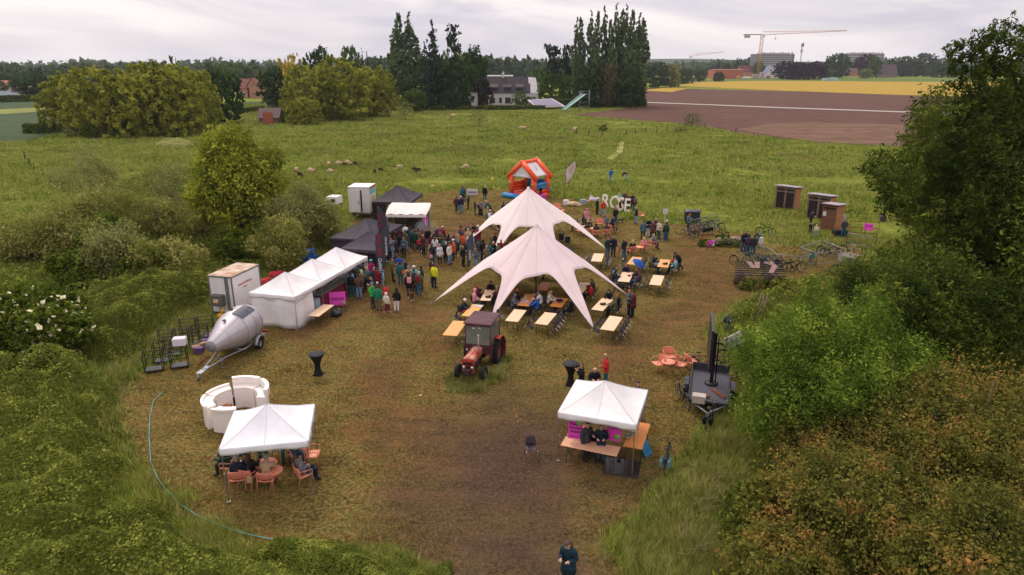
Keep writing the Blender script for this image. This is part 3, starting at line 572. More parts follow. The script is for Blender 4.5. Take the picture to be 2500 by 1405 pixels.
hedge((1330, 266), (1462, 262), 3.0, 2, M_HEDGE, 'tall hedge at the edge of the plowed field', 16); hedge((1462, 262), (1575, 258), 2.2, 2, M_HEDGE, 'low hedge under the right poplar row', 16)
hedge((1050, 271), (1330, 268), 1.4, 1.4, M_HEDGE, 'low dark hedge along the garden of the white house', 20); hedge((590, 278), (640, 272), 1.6, 1.4, M_HEDGE, 'hedge left of the field shed', 20)
# ================================================================== NEAR TREES AND THICKETS (each its own crown)
def big_tree(name, cat, label, loc, lobes, n, size, m, bark, trunk_r, top, seed, clump=26, inner=.25, targets=None, group=None, flat=.55, up=.35, csig=.1, flowers=None, low=.25):
    rs = np.random.RandomState(seed); o = empty(name, loc, 0, label, cat, group)
    link('crown', foliage('crown', lobes, n, size, rs, clump, csig, inner, up, flat), m, o)
    tg_ = targets or [tuple(l[:3]) for l in lobes]
    limbs(rs, top * low, top, trunk_r, tg_).build('trunk', bark, o)
    if flowers:
        nf, fs, fm = flowers; me = foliage('blossom', lobes, nf, fs, rs, 3, .03, 0, 1.5, .8); link('blossom', me, fm, o)
    return o
def rl(rs, n, cx, cy, cz, sx, sy, sz, r0, r1, sq=.85):
    out = []
    for i in range(n):
        d = rs.normal(0, 1, 3); d /= np.linalg.norm(d); q = rs.uniform(.35, 1); r_ = rs.uniform(r0, r1); out.append((cx + d[0] * sx * q, cy + d[1] * sy * q, max(r_ * .5, cz + d[2] * sz * q), r_, r_, r_ * sq))
    return out
M_ASH = leafmat('big_ash_leaves', '182410', '46521e', '70762e'); M_MAPLE = leafmat('elder_leaves_light', '2a3c10', '61752a', '98a442'); M_HAW = leafmat('hawthorn_leaves', '2e3816', '69662e', '94693c')
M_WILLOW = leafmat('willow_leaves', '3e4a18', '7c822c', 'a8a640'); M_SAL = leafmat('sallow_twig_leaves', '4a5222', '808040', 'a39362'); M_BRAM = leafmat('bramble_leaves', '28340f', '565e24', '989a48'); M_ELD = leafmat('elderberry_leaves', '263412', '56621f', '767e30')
M_FLOW = mat('cream_flowers', 'd8d2a8', .8); 
rs = np.random.RandomState(50)
# big ash at the right edge
L_ = [(0, 0, 8.5, 4.6, 4.6, 4.8)] + rl(rs, 34, 0, 0, 8.6, 6.6, 6.0, 6.0, 1.3, 2.5, .8) + [(-7.2, 0, 9.6, 1.7, 1.7, 1.0), (-5.4, -1, 7.6, 1.4, 1.6, 1.0), (-5.8, -2, 4.2, 1.9, 2, 1.2), (-7.2, -2.2, 1.9, 2.0, 2, 1.1), (-3.2, 0, 15.4, 1.3, 1.3, 1.2), (-4.6, .3, 14.9, 1.1, 1.1, .9), (3.6, 0, 15.9, 2.0, 2.0, 1.3), (-5.6, 0, 10.9, 1.6, 1.6, 1.2), (-4.4, 0, 13.4, 1.2, 1.2, .9), (-1.6, 0, 15.9, 1.0, 1.0, .9), (-5.6, -.5, 12.0, 1.4, 1.4, .9), (2.5, 0, 14.6, 2.3, 2.3, 1.6), (0, -1, 13.2, 2.6, 2.4, 1.6), (-6.3, -3.0, 2.6, 1.6, 1.6, .9), (-8.3, -1.6, 2.9, 1.3, 1.3, .7), (-6.0, .5, 4.8, 1.2, 1.3, .8)]
big_tree('ash_tree', 'tree', 'huge dark green ash tree filling the right edge of the view', (26.9, 34.5, 0), L_, 230000, .09, M_ASH, M_BARK, .45, 13, 51, clump=30, inner=.12, flat=.38, csig=.16)
L_ = [(0, 0, 7, 3.6, 3.6, 4.4)] + rl(rs, 16, 0, 0, 7.2, 4.4, 4.2, 5, 1.3, 2.2)
big_tree('ash_tree', 'tree', 'second dark ash tree standing in front of the huge one at the right edge', (25.5, 26.5, 0), L_, 70000, .105, M_ASH, M_BARK, .3, 9, 52, clump=30, inner=.12, flat=.38, csig=.16)
L_ = rl(rs, 14, 0, 0, 5.0, 3.2, 3.0, 3.2, 1.2, 2.0)
big_tree('ash_tree', 'tree', 'upper right corner tree with sparse crown beyond the huge ash', (33, 37, 8), [(0, 0, 5, 2.5, 2.5, 3)] + L_, 12000, .16, M_ASH, M_BARK, .25, 6, 53, flat=.38)
# light green maple left of it
L_ = [(0, 0, 2.6, 1.9, 1.9, 2.2), (-.9, 0, 6.2, .55, .55, .8), (-.7, 0, 5.4, .9, .9, .8), (1.3, .4, 5.8, .6, .6, .7), (1.5, .3, 5.0, 1.0, 1.0, .8), (-2.6, -.6, 2.0, 1.0, 1.0, .8), (3.0, 0, 3.6, 1.1, 1.1, .9)] + rl(rs, 44, 0, 0, 3.2, 3.0, 2.6, 2.6, .4, 1.1, .8)
big_tree('maple_tree', 'tree', 'bright light green bushy tree right of the trailer with the black screen', (12.25, 24.0, 0), L_, 120000, .052, M_MAPLE, M_BARK, .16, 6, 54, clump=16, inner=.10, flat=.36, csig=.26)
L_ = [(0, 0, 3.4, 2.4, 2.4, 3)] + rl(rs, 22, 0, 0, 3.6, 3.2, 3.0, 3.0, .6, 1.4)
big_tree('ash_tree', 'tree', 'darker green tree between the bright bushy tree and the huge ash', (18.4, 28.6, 0), L_, 90000, .07, M_ASH, M_BARK, .14, 6, 55, clump=20, inner=.12, flat=.4, csig=.22)
# hawthorns bottom right
for i, (q, z_, w_, n_, lb_) in enumerate([((2110, 1150), 3.4, 3.3, 62000, 'large brownish hawthorn bush at the bottom right'), ((2330, 990), 4.2, 3.2, 46000, 'brown green hawthorn behind the large one at the right'), ((2440, 880), 5.2, 3.0, 34000, 'hawthorn at the right edge below the ash'), ((2440, 1240), 4.0, 3.0, 40000, 'hawthorn bush in the bottom right corner'), ((2060, 960), 3.6, 1.9, 24000, 'hawthorn crown between the bright bushy tree and the large hawthorn'), ((1930, 1330), 2.2, 1.9, 26000, 'low brownish hawthorn at the bottom edge right of the verge')]):
    g_ = G(q[0], q[1], z_); g_.z = 0
    L_ = [(0, 0, z_ * .42, w_ * .7, w_ * .7, z_ * .45)] + rl(rs, 34, 0, 0, z_ * .5, w_ * .9, w_ * .85, z_ * .45, .35, 1.0, .55)
    big_tree('hawthorn_bush', 'shrub', lb_, g_, L_, int(n_ * 1.5), .042, M_HAW, M_BARKG, .10, z_ * .85, 60 + i, clump=14, inner=.12, flat=.6, group='hawthorn bushes bottom right', csig=.24)
L_ = rl(rs, 12, 0, 0, 1.2, 2.0, 1.6, .9, .6, 1.0)
big_tree('shrub', 'shrub', 'low green shrub between the grass verge and the brownish hawthorns', (9.0, 18.2, 0), L_, 22000, .06, M_BRAM, M_BARK, .05, 1.6, 66, clump=20, inner=.1)
L_ = rl(rs, 9, 0, 0, .8, 1.6, 1.3, .5, .5, .8)
big_tree('shrub', 'shrub', 'yellow green low shrub at the bottom edge right of the mud', (7.4, 15.0, 0), L_, 12000, .055, M_WILLOW, M_BARK, .05, 1.2, 67, clump=20, inner=.1)
# willow and sallows of the left thicket
L_ = [(0, 0, 5.4, 2.2, 2.2, 2.8), (.3, 0, 9.2, 1.0, 1.0, 1.0), (-1.4, 0, 8.4, .9, .9, .8)] + rl(rs, 38, .2, 0, 5.8, 4.0, 3.4, 3.3, .5, 1.3)
big_tree('willow_tree', 'tree', 'yellow green willow, tallest tree of the left thicket', (-21.8, 54.0, 0), L_, 38000, .11, M_WILLOW, M_BARKG, .22, 7.5, 70, clump=12, inner=.2, flat=.5, csig=.3)
SALL = [(240, 560, 372, 62, .8, 'tall thin sallow at the back left of the thicket', 6500), (300, 590, 430, 60, .8, 'thin sallow left of the willow', 6000), (400, 600, 470, 55, .9, 'brownish sallow in the middle of the thicket', 7000), (430, 560, 395, 46, .8, 'open sallow just left of the willow', 5000),
    (130, 640, 500, 75, 1, 'wide sallow at the left of the thicket', 12000), (205, 610, 470, 55, 1, 'dull green sallow behind the wide one', 9000), (300, 690, 540, 62, 1, 'pinkish brown sallow over the brambles', 11000), (430, 700, 580, 58, 1, 'low pale sallow behind the white trailer box', 9000), (500, 600, 460, 55, .9, 'brown sallow under the willow', 8000),
    (745, 620, 440, 66, .9, 'yellowish sallow at the right of the thicket near the black tents', 13000), (690, 660, 530, 58, 1, 'olive sallow behind the big white marquee', 9000), (790, 610, 490, 40, .9, 'small sallow beside the black tents', 6000), (660, 560, 420, 50, .9, 'sallow between the willow and the yellowish one', 7000), (60, 640, 570, 50, 1, 'sallow at the far left behind the flowering elder', 8000)]
for i, (px, by, ty, hw, dn, lb_, n_) in enumerate(SALL):
    b = G(px, by); h_ = topz(ty, b.y); zc = b.y * _c + CH * _s; w_ = hw * 1.2 / F * zc
    L_ = rl(rs, 24, 0, 0, h_ * .52, w_ * .95, w_ * .9, h_ * .46, w_ * .14, w_ * .36)
    big_tree('sallow_bush', 'shrub', lb_, b, L_, int(n_ * 1.5), .085, M_SAL if i % 3 else M_OLV, M_BARKG, .07, h_ * .8, 80 + i, clump=8, inner=.3, flat=.4, group='sallow bushes of the left thicket', csig=.5, low=.05)
# dark green understorey shrubs
for i, (px, by, ty, hw, lb_) in enumerate([(270, 640, 520, 70, 'dark green shrub in the middle of the left thicket'), (370, 700, 590, 62, 'dark green shrub behind the bramble slope'), (200, 700, 610, 60, 'dark green shrub left above the brambles'), (590, 640, 560, 60, 'low green shrub under the willow beside the fallen trunk')]):
    b = G(px, by); h_ = topz(ty, b.y); w_ = hw / F * (b.y * _c + CH * _s); L_ = [(0, 0, h_ * .4, w_ * .7, w_ * .7, h_ * .45)] + rl(rs, 14, 0, 0, h_ * .5, w_ * .8, w_ * .8, h_ * .4, w_ * .2, w_ * .4)
    big_tree('shrub', 'shrub', lb_, b, L_, 13000, .10, M_ELD, M_BARK, .06, h_ * .7, 100 + i, clump=18, inner=.15, flat=.6, group='dark shrubs of the left thicket', csig=.2)
# flowering elder at the left edge
b = G(95, 880); L_ = [(0, 0, 1.9, 2.6, 2.2, 1.9)] + rl(rs, 18, 0, 0, 2.3, 2.8, 2.2, 1.6, .6, 1.1)
big_tree('elder_bush', 'shrub', 'elder bush covered in cream flower heads at the left edge', b, L_, 42000, .075, M_ELD, M_BARK, .10, 2.8, 110, clump=20, inner=.12, flowers=(1100, .085, M_FLOW))
# bramble mounds (ground cover)
def mound(label, P, n, size, hh, m, seed, name='bramble_patch', hscale=2.2):
    rs = np.random.RandomState(seed); A = np.array(P); x = rs.uniform(A[:, 0].min(), A[:, 0].max(), n * 2); y = rs.uniform(A[:, 1].min(), A[:, 1].max(), n * 2)
    s = sdist(x, y, P) + (vnoise(x, y, 1.5, seed) - .5) * 1.6; k = s > 0; x, y, s = x[k][:n], y[k][:n], s[k][:n]
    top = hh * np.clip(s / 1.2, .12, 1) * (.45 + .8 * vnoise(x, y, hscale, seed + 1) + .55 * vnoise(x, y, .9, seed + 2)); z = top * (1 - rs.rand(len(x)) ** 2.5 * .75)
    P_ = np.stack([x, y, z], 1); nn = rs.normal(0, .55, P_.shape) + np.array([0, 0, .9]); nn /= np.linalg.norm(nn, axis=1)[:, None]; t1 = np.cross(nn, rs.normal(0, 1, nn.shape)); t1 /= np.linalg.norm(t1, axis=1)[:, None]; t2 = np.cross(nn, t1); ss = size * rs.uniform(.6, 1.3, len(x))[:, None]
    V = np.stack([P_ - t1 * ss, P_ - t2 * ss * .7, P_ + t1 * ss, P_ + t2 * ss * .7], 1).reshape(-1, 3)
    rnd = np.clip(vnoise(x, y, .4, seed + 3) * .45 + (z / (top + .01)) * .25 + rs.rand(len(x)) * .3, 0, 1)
    return tag(link(name, npmesh(name, V, np.arange(len(V)).reshape(-1, 4), rnd), m), label, 'ground cover', kind='stuff')
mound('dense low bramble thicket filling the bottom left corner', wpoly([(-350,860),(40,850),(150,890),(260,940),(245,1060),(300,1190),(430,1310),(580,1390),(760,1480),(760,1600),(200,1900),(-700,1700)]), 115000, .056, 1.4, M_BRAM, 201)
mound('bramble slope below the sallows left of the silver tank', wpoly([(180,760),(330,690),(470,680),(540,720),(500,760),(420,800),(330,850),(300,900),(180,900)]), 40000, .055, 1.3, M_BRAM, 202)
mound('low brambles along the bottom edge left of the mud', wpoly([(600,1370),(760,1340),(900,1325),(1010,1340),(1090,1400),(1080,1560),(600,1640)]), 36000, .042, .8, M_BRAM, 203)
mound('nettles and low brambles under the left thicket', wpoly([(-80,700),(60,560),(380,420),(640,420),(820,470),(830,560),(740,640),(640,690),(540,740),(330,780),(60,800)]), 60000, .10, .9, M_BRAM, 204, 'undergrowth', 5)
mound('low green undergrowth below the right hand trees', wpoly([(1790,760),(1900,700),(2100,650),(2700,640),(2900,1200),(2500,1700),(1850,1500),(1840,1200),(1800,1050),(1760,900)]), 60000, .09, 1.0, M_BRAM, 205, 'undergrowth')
mound('clump of cream cow parsley flowers in the far meadow', wpoly([(376,352),(400,343),(450,342),(480,352),(470,362),(420,366),(385,360)]), 5000, .09, .55, leafmat('cow_parsley_flowers', '6a7030', 'b0a878'), 206, 'cow_parsley')
# dry canes sticking out of the verge
mb = MB(); rs = np.random.RandomState(9)
for i in range(150):
    px, py = [(1700, 1330), (1760, 1280), (1740, 1200), (280, 900), (1830, 810)][i % 5]; b = G(px + rs.uniform(-60, 60), py + rs.uniform(-50, 60)); a = rs.uniform(0, 6.28); l_ = rs.uniform(.5, 1.1)
    mb.tube([b, b + Vector((math.cos(a) * .15, math.sin(a) * .15, l_ * .6)), b + Vector((math.cos(a) * .6, math.sin(a) * .6, l_))], [.012, .009, .004], 3, cap=False)
tag(mb.build('dry_stalks', mat('dead_stalk', '8a7a58', .9)), 'pale dry stalks standing out of the verges', 'dead grass', kind='stuff')
# ================================================================== HELPERS FOR THINGS
def text_part(s, name, size, m, parent, loc, rot=(R(90), 0, 0), ext=.004, align='CENTER', sx=1.0, shear=0):
    cu = bpy.data.curves.new('lettering', 'FONT'); cu.body = s; cu.size = size; cu.align_x = align; cu.align_y = 'CENTER'; cu.extrude = ext; cu.shear = shear; cu.resolution_u = 3
    cu.offset = size * .012
    t = bpy.data.objects.new('tmp', cu); COL.objects.link(t); me = bpy.data.meshes.new_from_object(t.evaluated_get(bpy.context.evaluated_depsgraph_get())); bpy.data.objects.remove(t)
    me.materials.clear(); o = link(name, me, m, parent); o.location = loc; o.rotation_euler = rot; o.scale = (sx, 1, 1); return o
M_WHT = mat('white_canvas', 'f0ecec', .8, var=.05, scale=1.2, bump=.6, bscale=2.5, trans=.12); M_WHT2 = mat('cool_white_canvas', 'f0f0f4', .8, var=.04, scale=1.2, bump=.5, bscale=2.5, trans=.12)
M_STAR = mat('stretch_canvas', 'ead6d6', .75, var=.04, scale=.8, bump=.12, bscale=12, trans=.15); M_STAR2 = mat('stretch_canvas_light', 'eedfdc', .75, var=.03, scale=.8, bump=.1, bscale=12, trans=.15)
M_BLKC = mat('black_canvas', '37343c', .75, var=.08, scale=2, bump=.12, bscale=5); M_BLKC2 = mat('faded_black_canvas', '453d48', .75, var=.08, scale=2, bump=.1, bscale=5)
M_ALU = mat('aluminium', '9a9c9a', .35, metal=.8, var=.06); M_STEEL = mat('galvanised_steel', '8d9196', .45, metal=.7, var=.15, scale=6); M_CHROME = mat('chrome', 'c9c9cc', .25, metal=.9, var=.03)
M_BLACK = mat('black_plastic', '18181b', .5, var=.15); M_DGREY = mat('dark_grey_paint', '3a3a3f', .55, var=.1); M_WPAINT = mat('white_paint', 'dcd8d6', .45, var=.05, scale=1.5)
M_PINK = mat('magenta_board', 'd846b0', .6, var=.03); M_GRN = mat('green_sticker', '6cc04a', .6, var=.03); M_INK = mat('black_ink', '16121a', .7, var=.02)
M_CORAL = mat('coral_metal', 'e89478', .5, var=.04); M_CORALM = mat('coral_mesh', 'd8826a', .6, var=.06); M_WOODT = mat('birch_table', 'dcb794', .55, col2='e4c3a2', scale=2.5, stretch=(1, 5, 1)); M_WOODY = mat('varnished_table', 'cf9450', .45, col2='dba35c', scale=2.5, stretch=(1, 5, 1))
M_WOODO = mat('orange_varnish_table', 'cd7f38', .45, col2='d98e48', scale=2.5, stretch=(1, 5, 1)); M_GLEG = mat('green_steel', '23402f', .5, var=.1); M_BRN = mat('brown_shell', '40353a', .5, var=.08); M_GLASS = mat('dusty_glass', '6e7468', .15, var=.15, spec=.6, scale=2)
# ================================================================== STAR TENTS
def star_tent(label, c, H_, feet, m, zmid, rmid, masth):
    o = empty('star_tent', (c[0], c[1], 0), 0, label, 'tent', 'star shaped canopies')
    n = len(feet); A = [math.atan2(f[1] - c[1], f[0] - c[0]) for f in feet]; Rf = [math.hypot(f[0] - c[0], f[1] - c[1]) for f in feet]
    order = sorted(range(n), key=lambda i: A[i]); A = [A[i] for i in order]; Rf = [Rf[i] for i in order]; A.append(A[0] + 2 * math.pi); Rf.append(Rf[0])
    E_ = []; K = 32
    for i in range(n):
        da = A[i + 1] - A[i]
        for k in range(K):
            s = -1 + 2 * k / K; a = (A[i] + A[i + 1]) / 2 + s * da / 2; q = abs(s); Rr = Rf[i] if s < 0 else Rf[i + 1]
            # keep arms about 0.22 m wide at the tip: pull the angle towards the arm axis as the radius grows
            g = q ** 4.6; rr = rmid + (Rr - rmid) * g; arm = A[i] if s < 0 else A[i + 1]
            half = .11 + .9 * (1 - g) ** 1.2 + (rmid * abs(da) / 2 - 1.0) * (1 - q) ** 1.2 if False else None
            u_ = (s + 1) / 2; u_ = u_ * u_ * (3 - 2 * u_); Rs = Rf[i] * (1 - u_) + Rf[i + 1] * u_; rr = min(rr, Rs); z = .06 + (H_ - .06) * (1 - rr / Rs) * (1 - .05 * math.sin(u_ * math.pi))
            E_.append((math.cos(a) * rr, math.sin(a) * rr, z))
    NE = len(E_); NV = 22; mb = MB()
    def fn(u, v):
        ex, ey, ez = E_[int(round(u * NE)) % NE]; t = .006 + .994 * v; z = H_ + (ez - H_) * ((t ** .93)); return (ex * t, ey * t, z)
    mb.grid(fn, NE, NV, closed_u=True); cv = mb.build('canopy', m, o); solidify(cv, .02)
    sb = MB()
    for i in range(n * 2): u_ = (i * K // 2) % NE; sb.tube([tuple(Vector(fn(u_ / NE, j / 10)) + Vector((0, 0, .02))) for j in range(11)], .006, 4)
    sb.build('seam', mat('star_seam', 'c0b2b4', .8), o)
    # hem cord, mast, tip plates and pegs
    hb = MB(); hb.tube([(x, y, z) for x, y, z in E_], .022, 5, closed=True); hb.build('hem', m, o)
    mb = MB(); mb.tube([(0, 0, 0), (0, 0, masth)], .05, 10); mb.lathe([(.25, 0), (.25, .03), (.06, .05)], 14); mb.build('mast', M_ALU, o)
    cb = MB(); cb.lathe([(.0, H_ + .09), (.10, H_ + .03), (.17, H_ - .13)], 16); cb.build('peak_cap', m, o)
    for i in range(n):
        pb = MB(); x, y = math.cos(A[i]), math.sin(A[i]); r_ = Rf[i]
        pb.tube([(x * r_, y * r_, .06), (x * (r_ + .45), y * (r_ + .45), .0)], .015, 5); pb.tube([(x * (r_ + .42), y * (r_ + .42), .12), (x * (r_ + .5), y * (r_ + .5), -.1)], .02, 5); pb.build('peg', M_STEEL, o)
    return o
fc = (1.6, 43.3)
ff = [G(1058, 741), G(1196, 787), G(1453, 811), G(1534, 725)] + [Vector((fc[0] + 6.4 * math.cos(R(a)), fc[1] + 6.4 * math.sin(R(a)), 0)) for a in (62, 118)]
star_tent('front star tent, pinkish canopy with its peak in front of the other', fc, topz(549, fc[1]), ff, M_STAR, 2.45, 3.3, 4.7)
rc = (1.38, 57.0)
rf = [G(1122, 607), G(1486, 615)] + [Vector((rc[0] + 6.6 * math.cos(R(a)), rc[1] + 6.6 * math.sin(R(a)), 0)) for a in (62, 118, -68, -118)]
star_tent('rear star tent, whiter canopy with the higher peak', rc, topz(458, rc[1]), rf, M_STAR2, 2.5, 3.4, 4.8)
# ================================================================== POP-UP TENTS
def popup(name, label, FL, FR, dep, eave, peak, m, legm=M_ALU, units=1, val=.28, walls=(), legs=True, group=None, ridge=0, seed=0, long_=1):
    """FL, FR: front left/right foot; units: bays in depth, each with its own peak"""
    FL = Vector(FL); FR = Vector(FR); w = (FR - FL).length; rz = math.atan2(FR.y - FL.y, FR.x - FL.x); o = empty(name, (FL.x, FL.y, 0), rz, label, 'tent', group); rs = np.random.RandomState(seed)
    du = dep / units; mb = MB(); NG = 33
    def roof(x, y, yo):
        u = abs(x / (w / 2)); v = abs(y / (du / 2)); q = max(u, v); e_ = min(u, v)
        z = eave + (peak - eave) * (1 - q) ** 1.25 * (1 - .0 * e_) + .10 * (1 - q) * q * math.cos(e_ / max(q, .05) * math.pi) * -.6
        return z - .05 * math.sin(min(1, q) * math.pi) * (1 - e_ / max(q, 1e-6))
    for k in range(units):
        yo = du * (k + .5); mb.grid(lambda a, b: (w / 2 + (a - .5) * w, yo + (b - .5) * du, roof((a - .5) * w, (b - .5) * du, yo)), NG, NG, smooth=False)
    ob = mb.build('canopy', m, o); solidify(ob, .012)
    sb = MB()
    for k in range(units):
        yo = du * (k + .5)
        for a, b in ((-1, -1), (1, -1), (1, 1), (-1, 1), (0, 1), (0, -1)) if units == 1 else ((-1, -1), (1, -1), (1, 1), (-1, 1)): sb.tube([(w / 2 + a * w / 2 * t_ / 8, yo + b * du / 2 * t_ / 8, roof(a * w / 2 * t_ / 8, b * du / 2 * t_ / 8, yo) + .014) for t_ in range(9)], .007, 4)
    sb.build('seam', mat('seam_' + m.name, 'cfc9cc' if 'white' in m.name else '2a282e', .8), o)
    vb = MB(); per = [(0, 0), (w, 0), (w, dep), (0, dep)]
    for i in range(4):
        (x0, y0), (x1, y1) = per[i], per[(i + 1) % 4]; L_ = math.hypot(x1 - x0, y1 - y0); ph = rs.uniform(0, 6); nx_, ny_ = (y1 - y0) / L_, -(x1 - x0) / L_
        def vf(a, b):
            arch = .05 * math.sin(a * math.pi * (units if i in (1, 3) else 1)) ** 2
            wv = .018 * math.sin(a * 19 + ph + b * 2) * b; off = .015 + wv
            return (x0 + (x1 - x0) * a + nx_ * off, y0 + (y1 - y0) * a + ny_ * off, eave + .012 - val * b + arch * b)
        vb.grid(vf, 30, 4)
    ob = vb.build('valance', m, o); solidify(ob, .01)
    ys = [0, dep] if units == 1 else [du * k for k in range(units + 1)]
    for yy in ys:
        for xx in (0, w):
            lb_ = MB(); ix = .04 if xx == 0 else -.04; iy = .04 if yy == 0 else (-.04 if yy == dep else 0)
            lb_.box((xx + ix, yy + iy, eave * .27), (.045, .045, eave * .54), bev=.006); lb_.box((xx + ix, yy + iy, eave * .75), (.036, .036, eave * .5), bev=.005); lb_.box((xx + ix, yy + iy, eave * .53), (.07, .07, .05), bev=.01); lb_.box((xx + ix, yy + iy, .008), (.11, .11, .016)); lb_.build('leg', legm, o)
    fb = MB()
    for i in range(4):
        (x0, y0), (x1, y1) = per[i], per[(i + 1) % 4]
        for s in (0, 1):
            k = 2; 
            for j in range(k):
                a0, a1 = j / k, (j + 1) / k; za, zb = (eave - .08, eave - .42) if s == 0 else (eave - .42, eave - .08)
                fb.tube([(x0 + (x1 - x0) * a0 * .97 + .04, y0 + (y1 - y0) * a0 * .97 + .04, za), (x0 + (x1 - x0) * a1 * .97 + .04, y0 + (y1 - y0) * a1 * .97 + .04, zb)], .013, 4)
    fb.build('scissor_frame', legm, o)
    for wl in walls:   # (x0,y0,x1,y1)
        x0, y0, x1, y1 = wl; L_ = math.hypot(x1 - x0, y1 - y0); nx_, ny_ = (y1 - y0) / L_, -(x1 - x0) / L_; ph = rs.uniform(0, 6); wb = MB()
        wb.grid(lambda a, b: (x0 + (x1 - x0) * a + nx_ * (-.02 + .09 * math.sin(a * L_ * 4 + ph + math.sin(b * 3)) * math.sin(b * math.pi * .6) * .8), y0 + (y1 - y0) * a + ny_ * (-.02 + .09 * math.sin(a * L_ * 4 + ph + math.sin(b * 3)) * math.sin(b * math.pi * .6) * .8), eave - .05 - (eave - .08) * b), max(12, int(L_ * 10)), 8)
        ob = wb.build('side_wall', m, o); solidify(ob, .01)
    return o
TR = popup('popup_tent', 'white popup tent over the ticket tables, front right', G(1360, 1126), G(1545, 1160), 2.95, 2.12, 2.98, M_WHT, seed=1)
TL = popup('popup_tent', 'bluish white popup tent over people on coral chairs, front left', G(555, 1228), G(765, 1205), 2.75, 2.14, 3.0, M_WHT2, seed=2)
mf = Vector((-12.41, 36.84, 0)); mdir = Vector((2.25, 8.1, 0)).normalized(); mperp = Vector((mdir.y, -mdir.x, 0))
MQ = popup('marquee', 'long white three peaked bar marquee with side walls', mf - mperp * 3.0, mf, 9.0, 2.05, 2.98, M_WHT, units=3, seed=3, val=.30, walls=[(0, .02, 3.0, .02), (2.98, 0, 2.98, 1.9), (.02, 9, .02, 0), (3, 8.98, 0, 8.98)])
popup('popup_tent', 'front black popup tent behind the white marquee', (-12.35, 47.5, 0), (-9.4, 46.85, 0), 3.0, 2.1, 3.05, M_BLKC2, M_DGREY, seed=4, group='black tents')
popup('popup_tent', 'long black popup tent in the middle of the three', (-13.9, 50.6, 0), (-10.3, 49.8, 0), 5.6, 2.1, 3.15, M_BLKC, M_DGREY, units=1, seed=5, group='black tents', walls=[(0, 0, 3.6, 0)])
popup('popup_tent', 'rear black popup tent beside the white cabinet trailer', (-13.4, 64.6, 0), (-9.7, 64.2, 0), 5.0, 2.2, 3.4, M_BLKC, M_DGREY, seed=6, group='black tents', walls=[(0, 5, 0, 0)])
# ================================================================== FOOD STALL WITH SCALLOPED WHITE AWNING
st = empty('food_stall', (-10.6, 59.5, 0), R(-3), 'grill stall under a white awning with scalloped edge', 'food stall', None, (.88, .88, .95))
mb = MB(); mb.grid(lambda a, b: (-.3 + 4.0 * a + .25 * math.sin(b * 3) * (a - .5), -1.6 + 3.0 * b, 2.45 + .55 * b + .09 * math.sin(a * 9) * math.sin(b * 3) - .05 * math.cos(a * 25) * (1 - b) ** 3), 40, 12); solidify(mb.build('awning', mat('cream_awning', 'e2d6d0', .8, var=.05, scale=3, bump=.2, bscale=4), st), .015)
mb = MB()
for i in range(20):
    x0 = -.3 + i * .2; mb.add([(x0, -1.6, 2.44), (x0 + .2, -1.6, 2.44), (x0 + .2, -1.62, 2.26), (x0 + .1, -1.62, 2.16), (x0, -1.62, 2.26)], [(0, 4, 3, 2, 1)])
solidify(mb.build('scalloped_edge', MATS['cream_awning'], st), .012)
for x, y in ((-.2, -1.5), (3.6, -1.5), (-.2, 1.3), (3.6, 1.3)): mb = MB(); mb.tube([(x, y, 0), (x, y, 2.45)], .03, 8); mb.build('post', M_ALU, st)
mb = MB(); mb.box((1.7, -.9, .45), (3.4, .7, .86), bev=.02); mb.box((1.7, -.9, .91), (3.5, .8, .05), bev=.01); mb.build('counter', mat('dark_red_counter', '5c2630', .6), st)
mb = MB(); mb.box((1.7, 1.2, 1.2), (3.6, .06, 2.3)); mb.build('back_wall', mat('stall_back', '4a4238', .8, var=.4, scale=3), st)
# smoke from the grill
sm = MB(); sm.ball((3.4, -2.4, 1.5), (1.2, .6, .8), 14)
ms_ = bpy.data.materials.new('grill_smoke'); ms_.use_nodes = True; t = ms_.node_tree; t.nodes.clear(); vo = N(t, 'ShaderNodeOutputMaterial'); vv = N(t, 'ShaderNodeVolumePrincipled'); vv.inputs['Color'].default_value = (.8, .85, .95, 1); vv.inputs['Density'].default_value = .28; nz = N(t, 'ShaderNodeTexNoise'); nz.inputs['Scale'].default_value = 1.3; mr = N(t, 'ShaderNodeMapRange'); mr.inputs[1].default_value = .45; mr.inputs[2].default_value = .8; mr.inputs[4].default_value = .8; t.links.new(nz.outputs[0], mr.inputs[0]); t.links.new(mr.outputs[0], vv.inputs['Density']); t.links.new(vv.outputs[0], vo.inputs['Volume'])
tag(sm.build('smoke', ms_, None, (-10.6, 59.5, 0)), 'bluish grill smoke drifting out from under the scalloped awning', 'smoke', kind='stuff')
tag(st, None); 
mb = MB(); mb.tube([(0, 0, 0), (.1, 0, 2.4)], .015, 5); fl = empty('pennant', (-7.4, 58.2, 0), 0, 'pink triangular pennant beside the grill stall', 'flag'); mb.build('pole', M_ALU, fl)
mb = MB(); mb.add([(0.1, 0, 2.3), (-.45, 0, 1.9), (.1, .05, 1.0)], [(0, 1, 2)]); solidify(mb.build('cloth', M_PINK, fl), .01)
